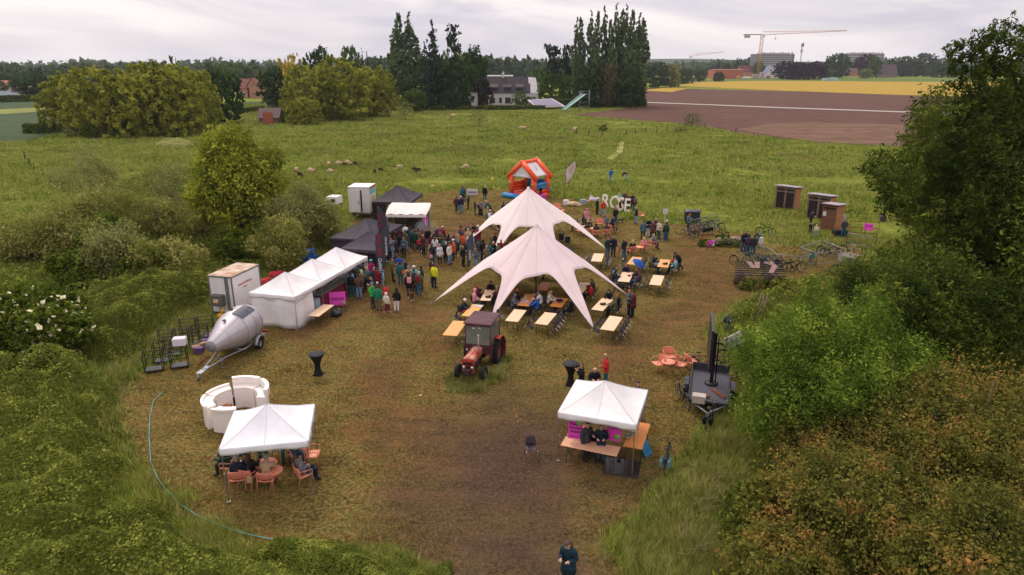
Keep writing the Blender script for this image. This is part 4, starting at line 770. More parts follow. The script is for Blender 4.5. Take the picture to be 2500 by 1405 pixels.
# ================================================================== FEATHER BANNERS
def banner(label, base, top_z, wid, rz, lean, m, pole_side=-1, z0=.6, texts=(), curve=.35, group=None, edge=M_BLACK, drop=False):
    o = empty('feather_banner', base, rz, label, 'banner', group); H_ = top_z; pts = []
    for i in range(15):
        t = i / 14; pts.append((lean * t + (0 if t < .75 else wid * .85 * ((t - .75) / .25) ** 1.6) * (-pole_side), 0, H_ * (t - .10 * max(0, t - .8) ** 1.0 * 1.2)))
    mb = MB(); mb.tube(pts, .02, 6); mb.build('pole', edge, o)
    def edge_x(t):
        i = min(13, int(t * 14)); f = t * 14 - i; return pts[i][0] * (1 - f) + pts[i + 1][0] * f, pts[i][2] * (1 - f) + pts[i + 1][2] * f
    mb = MB()
    def fn(a, b):
        t = z0 / H_ + (1 - z0 / H_) * b; x, z = edge_x(t); xo = lean * t + wid * (-pole_side) * ((.35 + .65 * min(1, (t - z0 / H_) * 2.2)) if not drop else max(0.02, math.sin(min(1, (t - z0 / H_) / (1 - z0 / H_) * 1.05) * math.pi * .62)))
        return (x + (xo - x) * a if abs(xo) > abs(x) or not drop else x + (xo - x) * a, .03 * math.sin(b * 9 + a * 3), z)
    mb.grid(fn, 8, 24); solidify(mb.build('cloth', m, o), .008)
    mb = MB(); mb.tube([(-.3, 0, .03), (.3, 0, .03)], .02, 5); mb.tube([(0, -.3, .03), (0, .3, .03)], .02, 5); mb.ball((0, 0, .06), (.22, .22, .06), 10); mb.build('foot', M_STEEL, o)
    for (s, sz, mt, x, z, sh) in texts: text_part(s, 'lettering', sz, mt, o, (x, -.05, z), (R(90), R(-90), 0), ext=.006, shear=sh)
    return o
M_BAN = mat('charcoal_banner', '3c3b45', .7, var=.05); M_REDI = mat('red_ink', '9c2638', .6, var=.02); M_WI = mat('white_ink', 'd6d2d8', .7, var=.02)
bf = banner('large charcoal wine banner in front of the black tents', G(921, 700), 4.55, .95, R(-4), .12, M_BAN, -1, .75, [('TEMPO', .34, M_WI, .34, 1.5, 0), ('DEL VINO', .36, M_REDI, .36, 3.0, 0), ('Passione di vino', .20, M_WI, .80, 2.9, .3)], group='wine banners')
banner('second charcoal wine banner behind the large one', G(946, 640), 4.5, .8, R(-14), .2, M_BAN, 1, .8, [('TEMPO', .3, M_WI, -.36, 2.0, 0), ('DEL VINO', .3, M_REDI, -.38, 3.2, 0)], group='wine banners')
banner('narrow twisted charcoal banner beside the left arm of the star tent', G(1142, 672), 3.2, .45, R(12), .0, mat('slate_banner', '434a5a', .7), -1, .6, [('TEMPO', .24, M_WI, .2, 1.5, 0)], group='wine banners')
dr = banner('teardrop flag with yellow stripes beside the bouncy castle', G(1379, 492), 4.6, 1.05, R(-8), .05, mat('mauve_flag', 'c8b8c0', .7), -1, 1.9, drop=True)
mb = MB(); mb.add([(.35, -.06, 3.3), (.47, -.06, 3.3), (.75, -.06, 4.15), (.62, -.06, 4.15)], [(0, 1, 2, 3)]); mb.add([(.55, -.06, 3.2), (.63, -.06, 3.2), (.92, -.06, 4.0), (.83, -.06, 4.0)], [(0, 1, 2, 3)]); mb.build('stripe', mat('yellow_ink', 'c8a840', .7), dr)
# ================================================================== WHITE CABINET TRAILERS
def cargo(name, label, loc, rz, w, d, h, z0=.45):
    o = empty(name, loc, rz, label, 'trailer'); mb = MB(); mb.box((w / 2, d / 2, z0 + h / 2), (w, d, h), bev=.03); mb.build('body', M_WPAINT, o)
    return o
c1 = cargo('catering_trailer', 'tall white catering trailer with its door ajar beside the rear black tent', (-16.3, 67.4, 0), R(-4), 2.15, 2.4, 2.55, .55)
mb = MB(); mb.box((0, 0, 0), (1.0, .04, 2.2), bev=.01); d_ = mb.build('door', M_WPAINT, c1, (.75, -.2, 1.75), R(-14)); mb = MB(); mb.box((.38, -.05, -.1), (.05, .06, .22)); mb.build('handle', M_BLACK, d_)
mb = MB(); mb.box((1.3, -.005, 1.75), (.14, .02, 2.15)); mb.build('door_opening', M_BLACK, c1); mb = MB(); mb.box((1.08, 1.2, 3.12), (2.2, 2.45, .05), bev=.01); mb.build('roof', M_WPAINT, c1)
mb = MB(); mb.box((2.16, 1.2, 2.6), (.012, 2.0, .5)); mb.build('turquoise_panel', mat('turquoise_panel', '6fb6b8', .5), c1); mb = MB(); mb.box((2.16, 1.2, 1.6), (.012, .7, 1.1)); mb.box((2.163, 1.9, 1.6), (.012, .4, .7)); mb.build('poster', mat('yellow_poster', 'c9b257', .6, col2='d8d2c8', scale=4), c1)
mb = MB(); mb.box((2.16, 1.2, 2.98), (.012, 2.2, .16)); mb.build('red_stripe', mat('red_paint', 'b03a30', .5), c1)
for x in (.1, 2.05): mb = MB(); mb.lathe([(.0, -.1), (.3, -.1), (.32, 0), (.3, .1), (0, .1)], 18, M=Matrix.Rotation(R(90), 4, 'Y')); mb.build('wheel', M_BLACK, c1, (x, 1.3, .32))
mb = MB(); mb.box((1.08, 1.2, .5), (1.9, 2.3, .08)); mb.tube([(1.08, -1.2, .45), (1.08, .2, .45)], .05, 6); mb.build('chassis', M_STEEL, c1)
mb = MB(); mb.tube([(1.6, -.02, 3.0), (1.62, -.03, 3.0)], .03, 6); mb.box((.14, -.01, 3.0), (.08, .03, .05)); mb.build('marker_lamp', M_BLACK, c1)
c2 = cargo('cooling_trailer', 'white cooling trailer box with brown stained roof left of the marquee', (-18.3, 39.3, 0), R(-14), 1.85, 3.6, 2.55, .3); c2.scale = (.85, .78, .9)
mb = MB(); mb.box((.925, 1.8, 2.87), (1.9, 3.66, .05), bev=.01); mb.build('roof', mat('stained_roof', 'a68468', .8, col2='cbb8a8', scale=1.6), c2)
mb = MB()
for x, y in ((0, 0), (1.85, 0), (1.85, 3.6), (0, 3.6)): mb.box((x, y, 1.58), (.09, .09, 2.62), bev=.01)
mb.box((.925, -.02, 2.83), (1.9, .08, .1)); mb.box((1.86, 1.8, 2.83), (.08, 3.6, .1)); mb.box((1.42, -.03, 1.58), (.28, .03, 2.5)); mb.build('edge_trim', mat('grey_trim', '6c6a6c', .5), c2)
mb = MB(); mb.box((0, 0, 0), (.9, .5, .75), bev=.03); cu_ = mb.build('cooling_unit', mat('grey_unit', '5b5d58', .6), c2, (.75, -.3, 1.25)); mb = MB(); mb.box((.0, -.26, .0), (.4, .01, .26)); mb.build('warning_label', mat('orange_label', 'd8944a', .6, col2='e8e0d0', scale=6), cu_); mb = MB(); mb.tube([(.1, 0, -.35), (.1, 0, -1.1)], .015, 5); mb.build('cable', M_BLACK, cu_)
text_part('www.CIR-VENT.be', 'lettering', .22, mat('red_ink_b', 'c23040', .6), c2, (1.862, 1.6, 2.1), (R(90), 0, R(90)), .003); text_part('verhuur', 'lettering', .16, MATS['red_ink_b'], c2, (1.862, 1.6, 1.84), (R(90), 0, R(90)), .003)
mb = MB(); mb.box((.925, 1.8, .25), (1.6, 3.4, .1)); mb.build('chassis', M_STEEL, c2)
for x in (-.02, 1.87):
    mb = MB(); mb.lathe([(0, -.09), (.27, -.09), (.29, 0), (.27, .09), (0, .09)], 18, M=Matrix.Rotation(R(90), 4, 'Y')); mb.build('wheel', M_BLACK, c2, (x, 2.2, .29))
# generator box in the meadow
gb = empty('generator', G(800, 500), R(-15), 'small white generator with dark grille in the meadow left of the catering trailer', 'generator'); mb = MB(); mb.box((.6, .5, .5), (1.25, 1.3, .85), bev=.05); mb.build('casing', M_WPAINT, gb); mb = MB(); mb.box((.75, -.16, .5), (.5, .02, .35)); mb.build('grille', M_BLACK, gb); mb = MB(); mb.tube([(.6, .6, .92), (.6, .6, 1.05)], .03, 6); mb.box((.3, .4, .94), (.12, .12, .04)); mb.build('exhaust', M_DGREY, gb); mb = MB(); mb.box((.6, .5, .05), (1.1, 1.1, .06)); mb.build('skid', M_STEEL, gb)
# ================================================================== BOUNCY CASTLE
M_ORG = mat('orange_pvc', 'ee5a2a', .4, var=.04); M_BLU = mat('blue_pvc', '2a86b8', .4, var=.05); M_WPVC = mat('white_pvc', 'dcd8dc', .45, var=.04)
bc = empty('bouncy_castle', G(1243, 480), R(-38), 'orange bouncy castle with white roof and blue step', 'bouncy castle')
W_, D_ = 4.3, 3.6; bc.scale = (.86, .86, .86)
mb = MB(); mb.box((W_ / 2, D_ / 2, .3), (W_, D_, .6), bev=.18); mb.build('base', M_ORG, bc)
for i in range(1): mb = MB(); mb.tube([(-.3, -.9, .3), (2.7, -1.0, .3)], .32, 14); mb.tube([(-.3, -.5, .3), (2.7, -.6, .3)], .3, 14); mb.build('step', M_BLU, bc)
mb = MB(); mb.tube([(.2, -.35, .56), (2.4, -.4, .56)], .06, 8); mb.tube([(.2, -.7, .6), (2.4, -.75, .6)], .05, 8); mb.build('step_stripe', mat('violet_pvc', '5a52b0', .4), bc)
for x, y in ((.3, .2), (W_ - .3, .2), (.3, D_ - .3), (W_ - .3, D_ - .3)): mb = MB(); mb.tube([(x, y, .4), (x, y, 3.0)], .36, 16); mb.build('column', M_ORG, bc)
for y in (.1, D_ - .2):
    mb = MB(); mb.tube([(-.25, y, 2.65), (W_ / 2, y, 4.75)], .34, 14); mb.tube([(W_ + .25, y, 2.65), (W_ / 2, y, 4.75)], .34, 14); mb.ball((W_ / 2, y, 4.75), .36); mb.build('gable_beam', M_ORG, bc)
mb = MB(); mb.tube([(W_ / 2, .1, 4.72), (W_ / 2, D_ - .2, 4.72)], .26, 14); mb.build('ridge_beam', M_ORG, bc)
for sx_ in (0, 1):
    x0 = .2 if sx_ == 0 else W_ - .2; mb = MB(); mb.grid(lambda a, b: (x0 + (W_ / 2 - x0) * b, .35 + (D_ - .8) * a, 2.95 + 1.75 * b - .1 * math.sin(b * 3.1)), 8, 8); solidify(mb.build('roof_panel', M_WPVC, bc), .04)
text_part('springkasteel', 'lettering', .28, mat('grey_ink', '9a9aa2', .6), bc, (W_ - 1.05, 1.75, 3.86), (0, R(40), R(90)), .004)
for k in range(4): mb = MB(); mb.tube([(.5, D_ - .25, .85 + .42 * k), (W_ - .5, D_ - .25, .85 + .42 * k)], .22, 12); mb.build('back_wall', M_BLU, bc)
for k in range(3):
    mb = MB(); mb.tube([(W_ - .3, .5, .9 + .45 * k), (W_ - .3, D_ - .5, .9 + .45 * k)], .23, 12); mb.build('side_wall', M_BLU if k else M_ORG, bc); mb = MB(); mb.tube([(.3, .5, .9 + .45 * k), (.3, D_ - .5, .9 + .45 * k)], .23, 12); mb.build('side_wall', M_ORG, bc)
mb = MB(); mb.tube([(.5, .15, 2.95), (W_ - .5, .15, 2.95)], .2, 12); mb.add([(.4, .1, 3.0), (W_ - .4, .1, 3.0), (W_ / 2, .1, 4.5)], [(0, 1, 2)]); mb.build('front_gable', M_WPVC, bc)
for x in (.3, W_ - .3): mb = MB(); mb.lathe([(.10, -.03), (.26, 0), (.10, .03)], 16, M=Matrix.Rotation(R(90), 4, 'X')); mb.build('ring_decor', mat('yellow_pvc', 'd89a3a', .5), bc, (x, -.17, 1.9))
mb = MB(); mb.ball((0, 0, .35), (.55, .4, .35), 12); mb.tube([(-.4, 0, .3), (-1.2, .3, .3)], .15, 8); tag(mb.build('air_blower', M_BLU, None, G(1337, 470)), 'blue fabric bundle and blower beside the bouncy castle', 'blower')
sg = empty('pink_sign', G(1321, 492), R(5), 'pink board leaning in front of the bouncy castle', 'sign'); mb = MB(); mb.box((0, 0, .5), (1.0, .04, .75), M=Matrix.Rotation(R(-15), 4, 'X')); mb.build('board', M_PINK, sg); mb = MB(); mb.box((0, .12, .3), (.7, .03, .6)); mb.build('prop', M_WOODT, sg); text_part('WELKOM', 'lettering', .2, M_INK, sg, (0, -.06, .5), (R(75), 0, 0), .004)
# ================================================================== TABLES AND CHAIRS
def make_table(ln, wd, m, legm, h=.745):
    o = empty('folding_table', (0, 0, 0)); mb = MB(); mb.box((0, 0, h - .014), (wd, ln, .028), bev=.012); mb.build('tabletop', m, o)
    mb = MB()
    mb.box((0, 0, h - .05), (wd * .8, .03, .04)); 
    for s in (-1, 1): mb.box((s * wd * .36, 0, h - .045), (.03, ln * .92, .03))
    mb.build('apron', legm, o)
    for s in (-1, 1):
        y = s * ln * .38; mb = MB()
        for q in (-1, 1): mb.tube([(q * wd * .38, y, h - .03), (q * wd * .42, y + s * .03, 0)], .014, 6)
        mb.tube([(-wd * .4, y + s * .02, .22), (wd * .4, y + s * .02, .22)], .011, 5); mb.tube([(0, y, .22), (0, y - s * .35, h - .05)], .009, 5); mb.build('leg_frame', legm, o)
    return o
TPROTO = {}
def table(label, corners, m, key, z=.745, legm=None, group='wooden folding tables', name='folding_table'):
    P = [G(x, y, z) for x, y in corners]; c = sum(P, Vector()) / 4; near = (P[0] + P[1]) / 2; far = (P[3] + P[2]) / 2; d = far - near; ln = d.length
    a = (P[1] - P[0]); b = (P[2] - P[3]); wd = (abs(a.cross(d.normalized()).z) + abs(b.cross(d.normalized()).z)) / 2
    ln = min(max(ln, 1.7), 2.3); wd = min(max(wd, .65), 1.0)
    if key not in TPROTO: o = TPROTO[key] = make_table(2.0, .8, m, legm or M_GLEG)
    else: o = copy_tree(TPROTO[key])
    o.location = (c.x, c.y, 0); o.rotation_euler = (0, 0, math.atan2(d.y, d.x) - R(90)); o.scale = (wd / .8, ln / 2.0, 1); tag(o, label, 'table', group); o['_'] = 0; del o['_']
    return (c, math.atan2(d.y, d.x) - R(90), wd, ln)
T = {}
TB = [('1', [(1080,818),(1115,821),(1141,785),(1106,783)], M_WOODY, 'y', 'yellow varnished table left of the red tractor cab, front left of the star tents'),
 ('2', [(1125,772),(1156,773),(1182,745),(1153,743)], M_WOODY, 'y', 'varnished table with newspaper beside the person in the white hat'),
 ('3', [(1170,733),(1199,735),(1207,708),(1187,708)], M_WOODT, 'b', 'pale table with a black bag under the left edge of the front star tent'),
 ('4', [(1233,783.5),(1264,786),(1287,757),(1254,756)], M_WOODT, 'b', 'pale empty table directly behind the tractor cab right side'),
 ('5', [(1305,790),(1336,794),(1361,765),(1329,763)], M_WOODT, 'b', 'pale empty table with four chairs tipped against its right side before the star tent'),
 ('6', [(1465.5,804),(1498,808),(1522,775),(1487.6,771)], M_WOODT, 'b', 'pale table by the front right foot of the star tent, chairs tipped both sides'),
 ('7', [(1443,756),(1472,759),(1498,731.6),(1469,728)], M_WOODT, 'b', 'pale table with a black hat on it right of the front star tent'),
 ('8', [(1398,712),(1421,714),(1442,692),(1415,689)], M_WOODT, 'b', 'pale table behind the right side of the front star tent beside the person in red'),
 ('9', [(1343,747),(1371,750),(1387,730),(1358,727)], M_WOODO, 'o', 'orange varnished table with dark grapes like bowl under the front star tent'),
 ('10', [(1260,748),(1290,750),(1312,718),(1285,715)], M_WOODO, 'o', 'orange varnished table with papers in the middle under the front star tent'),
 ('11', [(1314,706),(1336,707),(1343,692),(1322,691)], M_WOODO, 'o', 'small piece of orange table seen at the very back under the front star tent'),
 ('12', [(1443,638),(1468,639),(1476,620),(1449,619)], M_WOODT, 'b', 'pale table, four chairs tipped each side, below the rear star tent right arm'),
 ('13', [(1529,645),(1555,647),(1568,629),(1544,627)], M_WOODY, 'y', 'yellow varnished table behind the open blue umbrella'),
 ('14', [(1604,652),(1631,653),(1638,636),(1612,632)], M_WOODY, 'y', 'yellow varnished table where the person in black leans over'),
 ('15', [(1508.5,686.5),(1535,690),(1548,666),(1519,663.6)], M_WOODT, 'b', 'pale table with five people seated beside the blue umbrella'),
 ('16', [(1584,696),(1613,698),(1623,672.5),(1595,671)], M_WOODT, 'b', 'pale empty table farthest right with two chairs tipped on each side'),
 ('17', [(751,771),(777,773),(817,745),(788,743)], M_WOODT, 'b', 'pale table standing alone at the corner of the white marquee'),
 ('18', [(1213,597),(1235,600),(1245,570),(1225,568)], M_WOODO, 'o', 'orange table under the left side of the rear star tent'),
 ('19', [(1302,665),(1326,666),(1330,650),(1310,649)], M_WOODO, 'o', 'orange table hidden deep under the front star tent'),]
for k, c, m, key, lb in TB: T[k] = table(lb, c, m, key, group='wooden folding tables')
# narrow beer-garden tables of the ticket tent
def bench_table(label, corners, m, wd=None, ln=None):
    P = [G(x, y, .76) for x, y in corners]; c = sum(P, Vector()) / 4; d = (P[2] + P[1]) / 2 - (P[3] + P[0]) / 2; L_ = d.length; W = ((P[3] - P[0]).length + (P[2] - P[1]).length) / 2
    o = make_table(L_, W, m, M_GLEG, .76); o.location = (c.x, c.y, 0); o.rotation_euler = (0, 0, math.atan2(d.y, d.x) - R(90)); tag(o, label, 'table', 'ticket tent tables'); return o
bench_table('pinkish narrow table at the front of the ticket tent', [(1367,1087),(1504,1114),(1517,1092),(1382,1065)], mat('pink_birch_table', 'd29c7c', .5, col2='dcaa8a', scale=2, stretch=(1, 4, 1)))
bench_table('orange table along the right side of the ticket tent', [(1517,1087),(1562,1098),(1594,1035),(1548,1030)], M_WOODO)
bench_table('orange table standing behind the left poster in the ticket tent', [(1384,1062),(1428,1070),(1440,1040),(1400,1033)], M_WOODO)
# brown shell chair
def make_chair():
    o = empty('shell_chair', (0, 0, 0)); s = MB()
    s.grid(lambda a, b: ((a - .5) * (.42 - .04 * b), -.21 + .40 * b, .45 + .03 * abs(a - .5) * 2 - .02 * math.sin(b * 3.1)), 7, 5); solidify(s.build('seat', M_BRN, o), .012)
    s = MB(); s.grid(lambda a, b: ((a - .5) * (.42 - .06 * b), .19 + .02 + .10 * b - .05 * (2 * abs(a - .5)) ** 2 * .8, .44 + .38 * b), 7, 5); solidify(s.build('backrest', M_BRN, o), .012)
    for sx_ in (-1, 1):
        for sy in (-1, 1): s = MB(); s.tube([(sx_ * .17, sy * .14, .44), (sx_ * .22, sy * .20, .40), (sx_ * .24, sy * .23, 0)], .0125, 6); s.build('leg', M_CHROME, o)
    s = MB(); s.tube([(-.17, -.14, .435), (.17, -.14, .435)], .011, 5); s.tube([(-.17, .14, .435), (.17, .14, .435)], .011, 5); s.build('seat_rail', M_CHROME, o); return o


CHN = {}
def chair(x, y, rz, label, tip=0):
    """chair faces -Y at rz=0; tip leans it forward about its front feet"""
    global CHP
    if 'c' not in CHN: o = CHN['c'] = make_chair()
    else: o = copy_tree(CHN['c'])
    M = Matrix.Translation((x, y, 0)) @ Matrix.Rotation(rz, 4, 'Z')
    if tip: M = M @ Matrix.Translation((0, -.23, 0)) @ Matrix.Rotation(tip, 4, 'X') @ Matrix.Translation((0, .23, 0))
    o.matrix_world = M; tag(o, label, 'chair', 'brown shell chairs with steel legs'); return o
def tipped(tk, side, n, lab, off=.0):
    c, rz, wd, ln = T[tk]
    for i in range(n):
        u = (-ln / 2 + ln * (i + .5) / n) + off; lx = side * (wd / 2 + .62)
        x = c.x + math.cos(rz) * lx - math.sin(rz) * u; y = c.y + math.sin(rz) * lx + math.cos(rz) * u
        # faces the table, tipped forward so that its back rests on the table edge
        ordn = ['nearest', 'second nearest', 'second farthest', 'farthest'] if n == 4 else (['nearest', 'middle', 'farthest'] if n == 3 else (['nearer', 'farther'] if n == 2 else ['single']))
        chair(x, y, rz + (R(-90) if side > 0 else R(90)), '%s chair tipped against %s' % (ordn[i], lab), tip=R(38))
tipped('5', 1, 4, 'the right of the pale table before the star tent'); tipped('5', -1, 2, 'the left of the pale table before the star tent', -.4)
tipped('6', 1, 4, 'the right of the table at the tent foot'); tipped('6', -1, 3, 'the left of the table at the tent foot')
tipped('12', 1, 4, 'the right of the table below the rear tent arm'); tipped('12', -1, 4, 'the left of the table below the rear tent arm')
tipped('13', 1, 4, 'the right of the yellow table behind the blue umbrella'); tipped('13', -1, 3, 'the left of the yellow table behind the blue umbrella')
tipped('16', 1, 2, 'the right of the empty table farthest right'); tipped('16', -1, 2, 'the left of the empty table farthest right')
tipped('1', 1, 2, 'the right of the yellow table by the tractor'); tipped('2', -1, 1, 'the left of the table with newspaper', -.8)
tipped('15', 1, 1, 'the right of the table by the blue umbrella', -.7); tipped('14', 1, 1, 'the right of the table with the leaning person', -.6)
def side_pos(tk, side, u, gap=.42):
    c, rz, wd, ln = T[tk]
    if side in (1, -1): lx, ly = side * (wd / 2 + gap), u
    else: lx, ly = u, (ln / 2 + gap) * (1 if side == 'far' else -1)
    face = {1: rz + R(-90), -1: rz + R(90), 'far': rz, 'near': rz + R(180)}[side]
    return c.x + math.cos(rz) * lx - math.sin(rz) * ly, c.y + math.sin(rz) * lx + math.cos(rz) * ly, face
def ch_at(tk, side, u, lab, gap=.42): x, y, f = side_pos(tk, side, u, gap); chair(x, y, f, lab); return x, y, f
SEATS = {}
for k, tk, side, u, lab, g in [
  ('s1', '3', -1, -.5, 'brown chair of the person in the pink puffer jacket', .42), ('s2', '3', -1, .4, 'brown chair of the person in dark red at the pale table', .42), ('s3', '3', 'far', 0, 'brown chair at the far end of the pale table under the left tent edge', .4), ('s4', '3', 1, .3, 'brown chair right of the pale table under the left tent edge', .42),
  ('s5', '2', -1, .4, 'brown chair of the person with the white hat', .42), ('s5b', '2', 1, .3, 'empty brown chair right of the newspaper table', .5), ('s5c', '2', 1, -.4, 'empty brown chair nearer, right of the newspaper table', .5),
  ('s6', '10', -1, -.6, 'brown chair of the person in grey under the star tent', .42), ('s7', '10', 1, -.7, 'brown chair of the person in blue under the star tent', .42), ('s8', '10', -1, .5, 'brown chair of the red haired person under the star tent', .42), ('s9', '10', 1, .4, 'brown chair of the brown haired person under the star tent', .42),
  ('s10', '9', -1, .5, 'brown chair of the blond curly person under the star tent', .42), ('s11', '9', 'near', -.2, 'empty brown chair left before the orange table with the bowl', .45), ('s12', '9', 'near', .4, 'empty brown chair right before the orange table with the bowl', .45), ('s13', '9', 1, -.6, 'brown chair of the dark dressed person at the orange table with the bowl', .5),
  ('s14', '8', 1, -.5, 'brown chair of the person in red behind the star tent arm', .42), ('s15', '8', 1, .3, 'brown chair of the person with the black cap beside the one in red', .42), ('s16', '8', 1, .4, 'empty brown chair standing off to the right of the person in red', 1.5),
  ('s17', '7', 'far', 0, 'brown chair at the far end of the table with the black hat', .4), ('s18', '7', 1, .1, 'brown chair of the person in olive at the table with the black hat', .42), ('s19', '7', 1, .7, 'brown chair of the second person right of the table with the black hat', .42), ('s20', '7', 1, .6, 'empty brown chair right of the table with the black hat', 1.1),
  ('s21', '15', -1, .5, 'brown chair of the person in light blue', .42), ('s22', '15', -1, -.2, 'brown chair of the person in dark grey beside the light blue one', .42), ('s23', '15', 'far', -.2, 'brown chair at the far end of the table beside the blue umbrella', .4), ('s24', '15', 1, .6, 'brown chair of the person under the blue umbrella', .42), ('s25', '15', 1, 0, 'brown chair of the person in the maroon hat', .42), ('s26', '15', 'near', 0, 'empty brown chair at the near end of the table beside the blue umbrella', .3),
  ('s27', '14', -1, .4, 'brown chair of the person in navy left of the yellow table', .42), ('s28', '14', -1, -.3, 'brown chair of the person in olive left of the yellow table', .42), ('s29', '14', 1, .5, 'brown chair of the person in red right of the yellow table', .42), ('s30', '14', 1, -.1, 'brown chair of the person in teal right of the yellow table', .42),
  ('s31', '4', -1, .4, 'brown chair behind the pale table near the tractor', .6), ('s32', '19', -1, 0, 'brown chair left of the hidden orange table', .42), ('s33', '19', 1, 0, 'brown chair right of the hidden orange table', .42), ('s34', '18', -1, -.2, 'brown chair left of the orange table under the rear tent', .42)]:
    SEATS[k] = ch_at(tk, side, u, lab, g)
b = G(1297, 1118); chair(b.x, b.y, R(8), 'lone brown chair standing on the mud left of the ticket tent')
# things lying on the tables
def flat_thing(name, label, tk, u, v, mk, cat):
    c, rz, wd, ln = T[tk]; x = c.x + math.cos(rz) * v - math.sin(rz) * u; y = c.y + math.sin(rz) * v + math.cos(rz) * u; mb = MB(); m = mk(mb); o = mb.build(name, m, None, (x, y, .746), rz); tag(o, label, cat); return o
def bagm(mb): mb.ball((0, 0, .06), (.2, .13, .07), 12); mb.ball((.1, .05, .09), (.1, .1, .06), 10); return M_BLACK
flat_thing('bag', 'black bag on the pale table under the left edge of the front star tent', '3', -.5, .1, bagm, 'bag'); flat_thing('hat', 'black hat on the table right of the star tent', '7', -.1, .05, bagm, 'hat'); flat_thing('camera', 'black camera on the yellow table by the leaning person', '14', -.3, .1, bagm, 'camera'); flat_thing('bag', 'small black pouch on the pale table beside the blue umbrella', '15', .2, .2, lambda mb: (mb.ball((0, 0, .05), (.12, .09, .06), 10), M_BLACK)[1], 'bag')
flat_thing('newspaper', 'newspaper lying open on the varnished table by the person in the white hat', '2', .8, .1, lambda mb: (mb.box((0, 0, .008), (.5, .32, .012)), mb.box((.02, .01, .018), (.3, .3, .006), .1), mat('newsprint', 'b9bcc0', .8, var=.25, scale=14))[2], 'newspaper')
flat_thing('bowl', 'dark blue bowl of grapes on the orange table under the star tent', '9', .1, 0, lambda mb: (mb.lathe([(.05, 0), (.18, .05), (.24, .10), (.2, .10), (.1, .05)], 16), [mb.ball((random.uniform(-.15, .15), random.uniform(-.15, .15), .12), .04, 6) for _ in range(14)], mat('dark_blue_glaze', '23264e', .4))[2], 'bowl')
def cups(mb):
    rs = random.Random(3)
    for _ in range(6): x, y = rs.uniform(-.3, .3), rs.uniform(-.7, .7); mb.lathe([(.03, 0), (.034, .11), (.028, .11), (.024, .01)], 10, (x, y, 0))
    return mat('clear_cup', 'c8c0b8', .2, spec=.6)
flat_thing('cups', 'cluster of cups on the orange table in the middle under the star tent', '10', .1, 0, cups, 'cups'); flat_thing('papers', 'papers and leaflets on the orange table in the middle under the star tent', '10', -.5, -.05, lambda mb: (mb.box((0, 0, .004), (.3, .22, .006)), mb.box((.15, .3, .006), (.22, .3, .006), .4), mb.box((-.2, .4, .005), (.2, .28, .006), -.3), mat('leaflets', 'd8d0d8', .7, col2='7c7ab0', scale=8))[3], 'papers')
flat_thing('cups', 'cups on the pale table behind the star tent arm', '8', -.2, -.1, cups, 'cups')
# ------------------------------------------------------------------ coral armchairs and round tables
def make_coral():
    o = empty('coral_armchair', (0, 0, 0)); s = MB(); s.grid(lambda a, b: ((a - .5) * .50, -.25 + .46 * b, .43 - .03 * b - .015 * math.sin(a * 3.14)), 6, 5); solidify(s.build('seat', M_CORAL, o), .015)
    s = MB(); s.grid(lambda a, b: ((a - .5) * .54, .23 + .09 * b - .10 * (2 * abs(a - .5)) ** 2.2, .46 + .32 * b), 9, 5); solidify(s.build('backrest', M_CORALM, o), .012)
    for q in (-1, 1):
        s = MB(); s.tube([(q * .29, -.26, 0), (q * .29, -.25, .62), (q * .29, -.20, .655)], .0145, 6); s.build('leg', M_CORAL, o); s = MB(); s.tube([(q * .29, .30, 0), (q * .28, .22, .45), (q * .27, .24, .66), (q * .26, .22, .80)], .0145, 6); s.build('leg', M_CORAL, o)
        s = MB(); s.tube([(q * .29, -.22, .65), (q * .31, 0, .665), (q * .28, .22, .67)], .0155, 6); s.build('arm', M_CORAL, o)
    s = MB(); s.tube([(-.26, .22, .80), (-.15, .30, .805), (.15, .30, .805), (.26, .22, .80)], .0145, 6); s.tube([(-.29, -.25, .43), (.29, -.25, .43)], .012, 5); s.tube([(-.28, .2, .40), (.28, .2, .40)], .012, 5)
    for q in (-1, 1): s.tube([(q * .29, -.25, .43), (q * .28, .22, .41)], .012, 5)
    s.build('frame_rail', M_CORAL, o); return o
def coral(px, py, face, label, pos=None):
    o = CHN['k'] = make_coral() if 'k' not in CHN else copy_tree(CHN['k'])
    p = pos or G(px, py, .0); o.location = (p[0], p[1], 0); o.rotation_euler = (0, 0, R(face)); tag(o, label, 'chair', 'coral metal armchairs'); return o
def make_round():
    o = empty('round_table', (0, 0, 0)); s = MB(); s.lathe([(0, .60), (.36, .60), (.38, .61), (.37, .625), (0, .625)], 28); s.build('tabletop', M_CORAL, o)
    for a in range(3): s = MB(); an = a * 2.09 + .5; s.tube([(math.cos(an) * .05, math.sin(an) * .05, .6), (math.cos(an) * .12, math.sin(an) * .12, .33), (math.cos(an) * .34, math.sin(an) * .34, 0)], .014, 6); s.build('leg', M_CORAL, o)
    return o
def rtable(px, py, label, sc=1.0, m=None):
    o = CHN['r'] = make_round() if 'r' not in CHN else copy_tree(CHN['r'])
    p = G(px, py, .62 * sc); o.location = (p.x, p.y, 0); o.scale = (sc, sc, sc); tag(o, label, 'table', 'round coral tables'); return o
# empty set by the screen trailer
coral(1632, 888, 0, 'coral armchair behind the small round table, facing the camera'); coral(1606, 906, -70, 'coral armchair left of the small round table by the screen trailer'); coral(1661, 908, 60, 'coral armchair right of the small round table by the screen trailer'); coral(1685, 900, 115, 'coral armchair turned away beside the screen trailer')
p_ = rtable(1632, 885 - 2, 'round table of the empty coral set left of the screen trailer', .95)
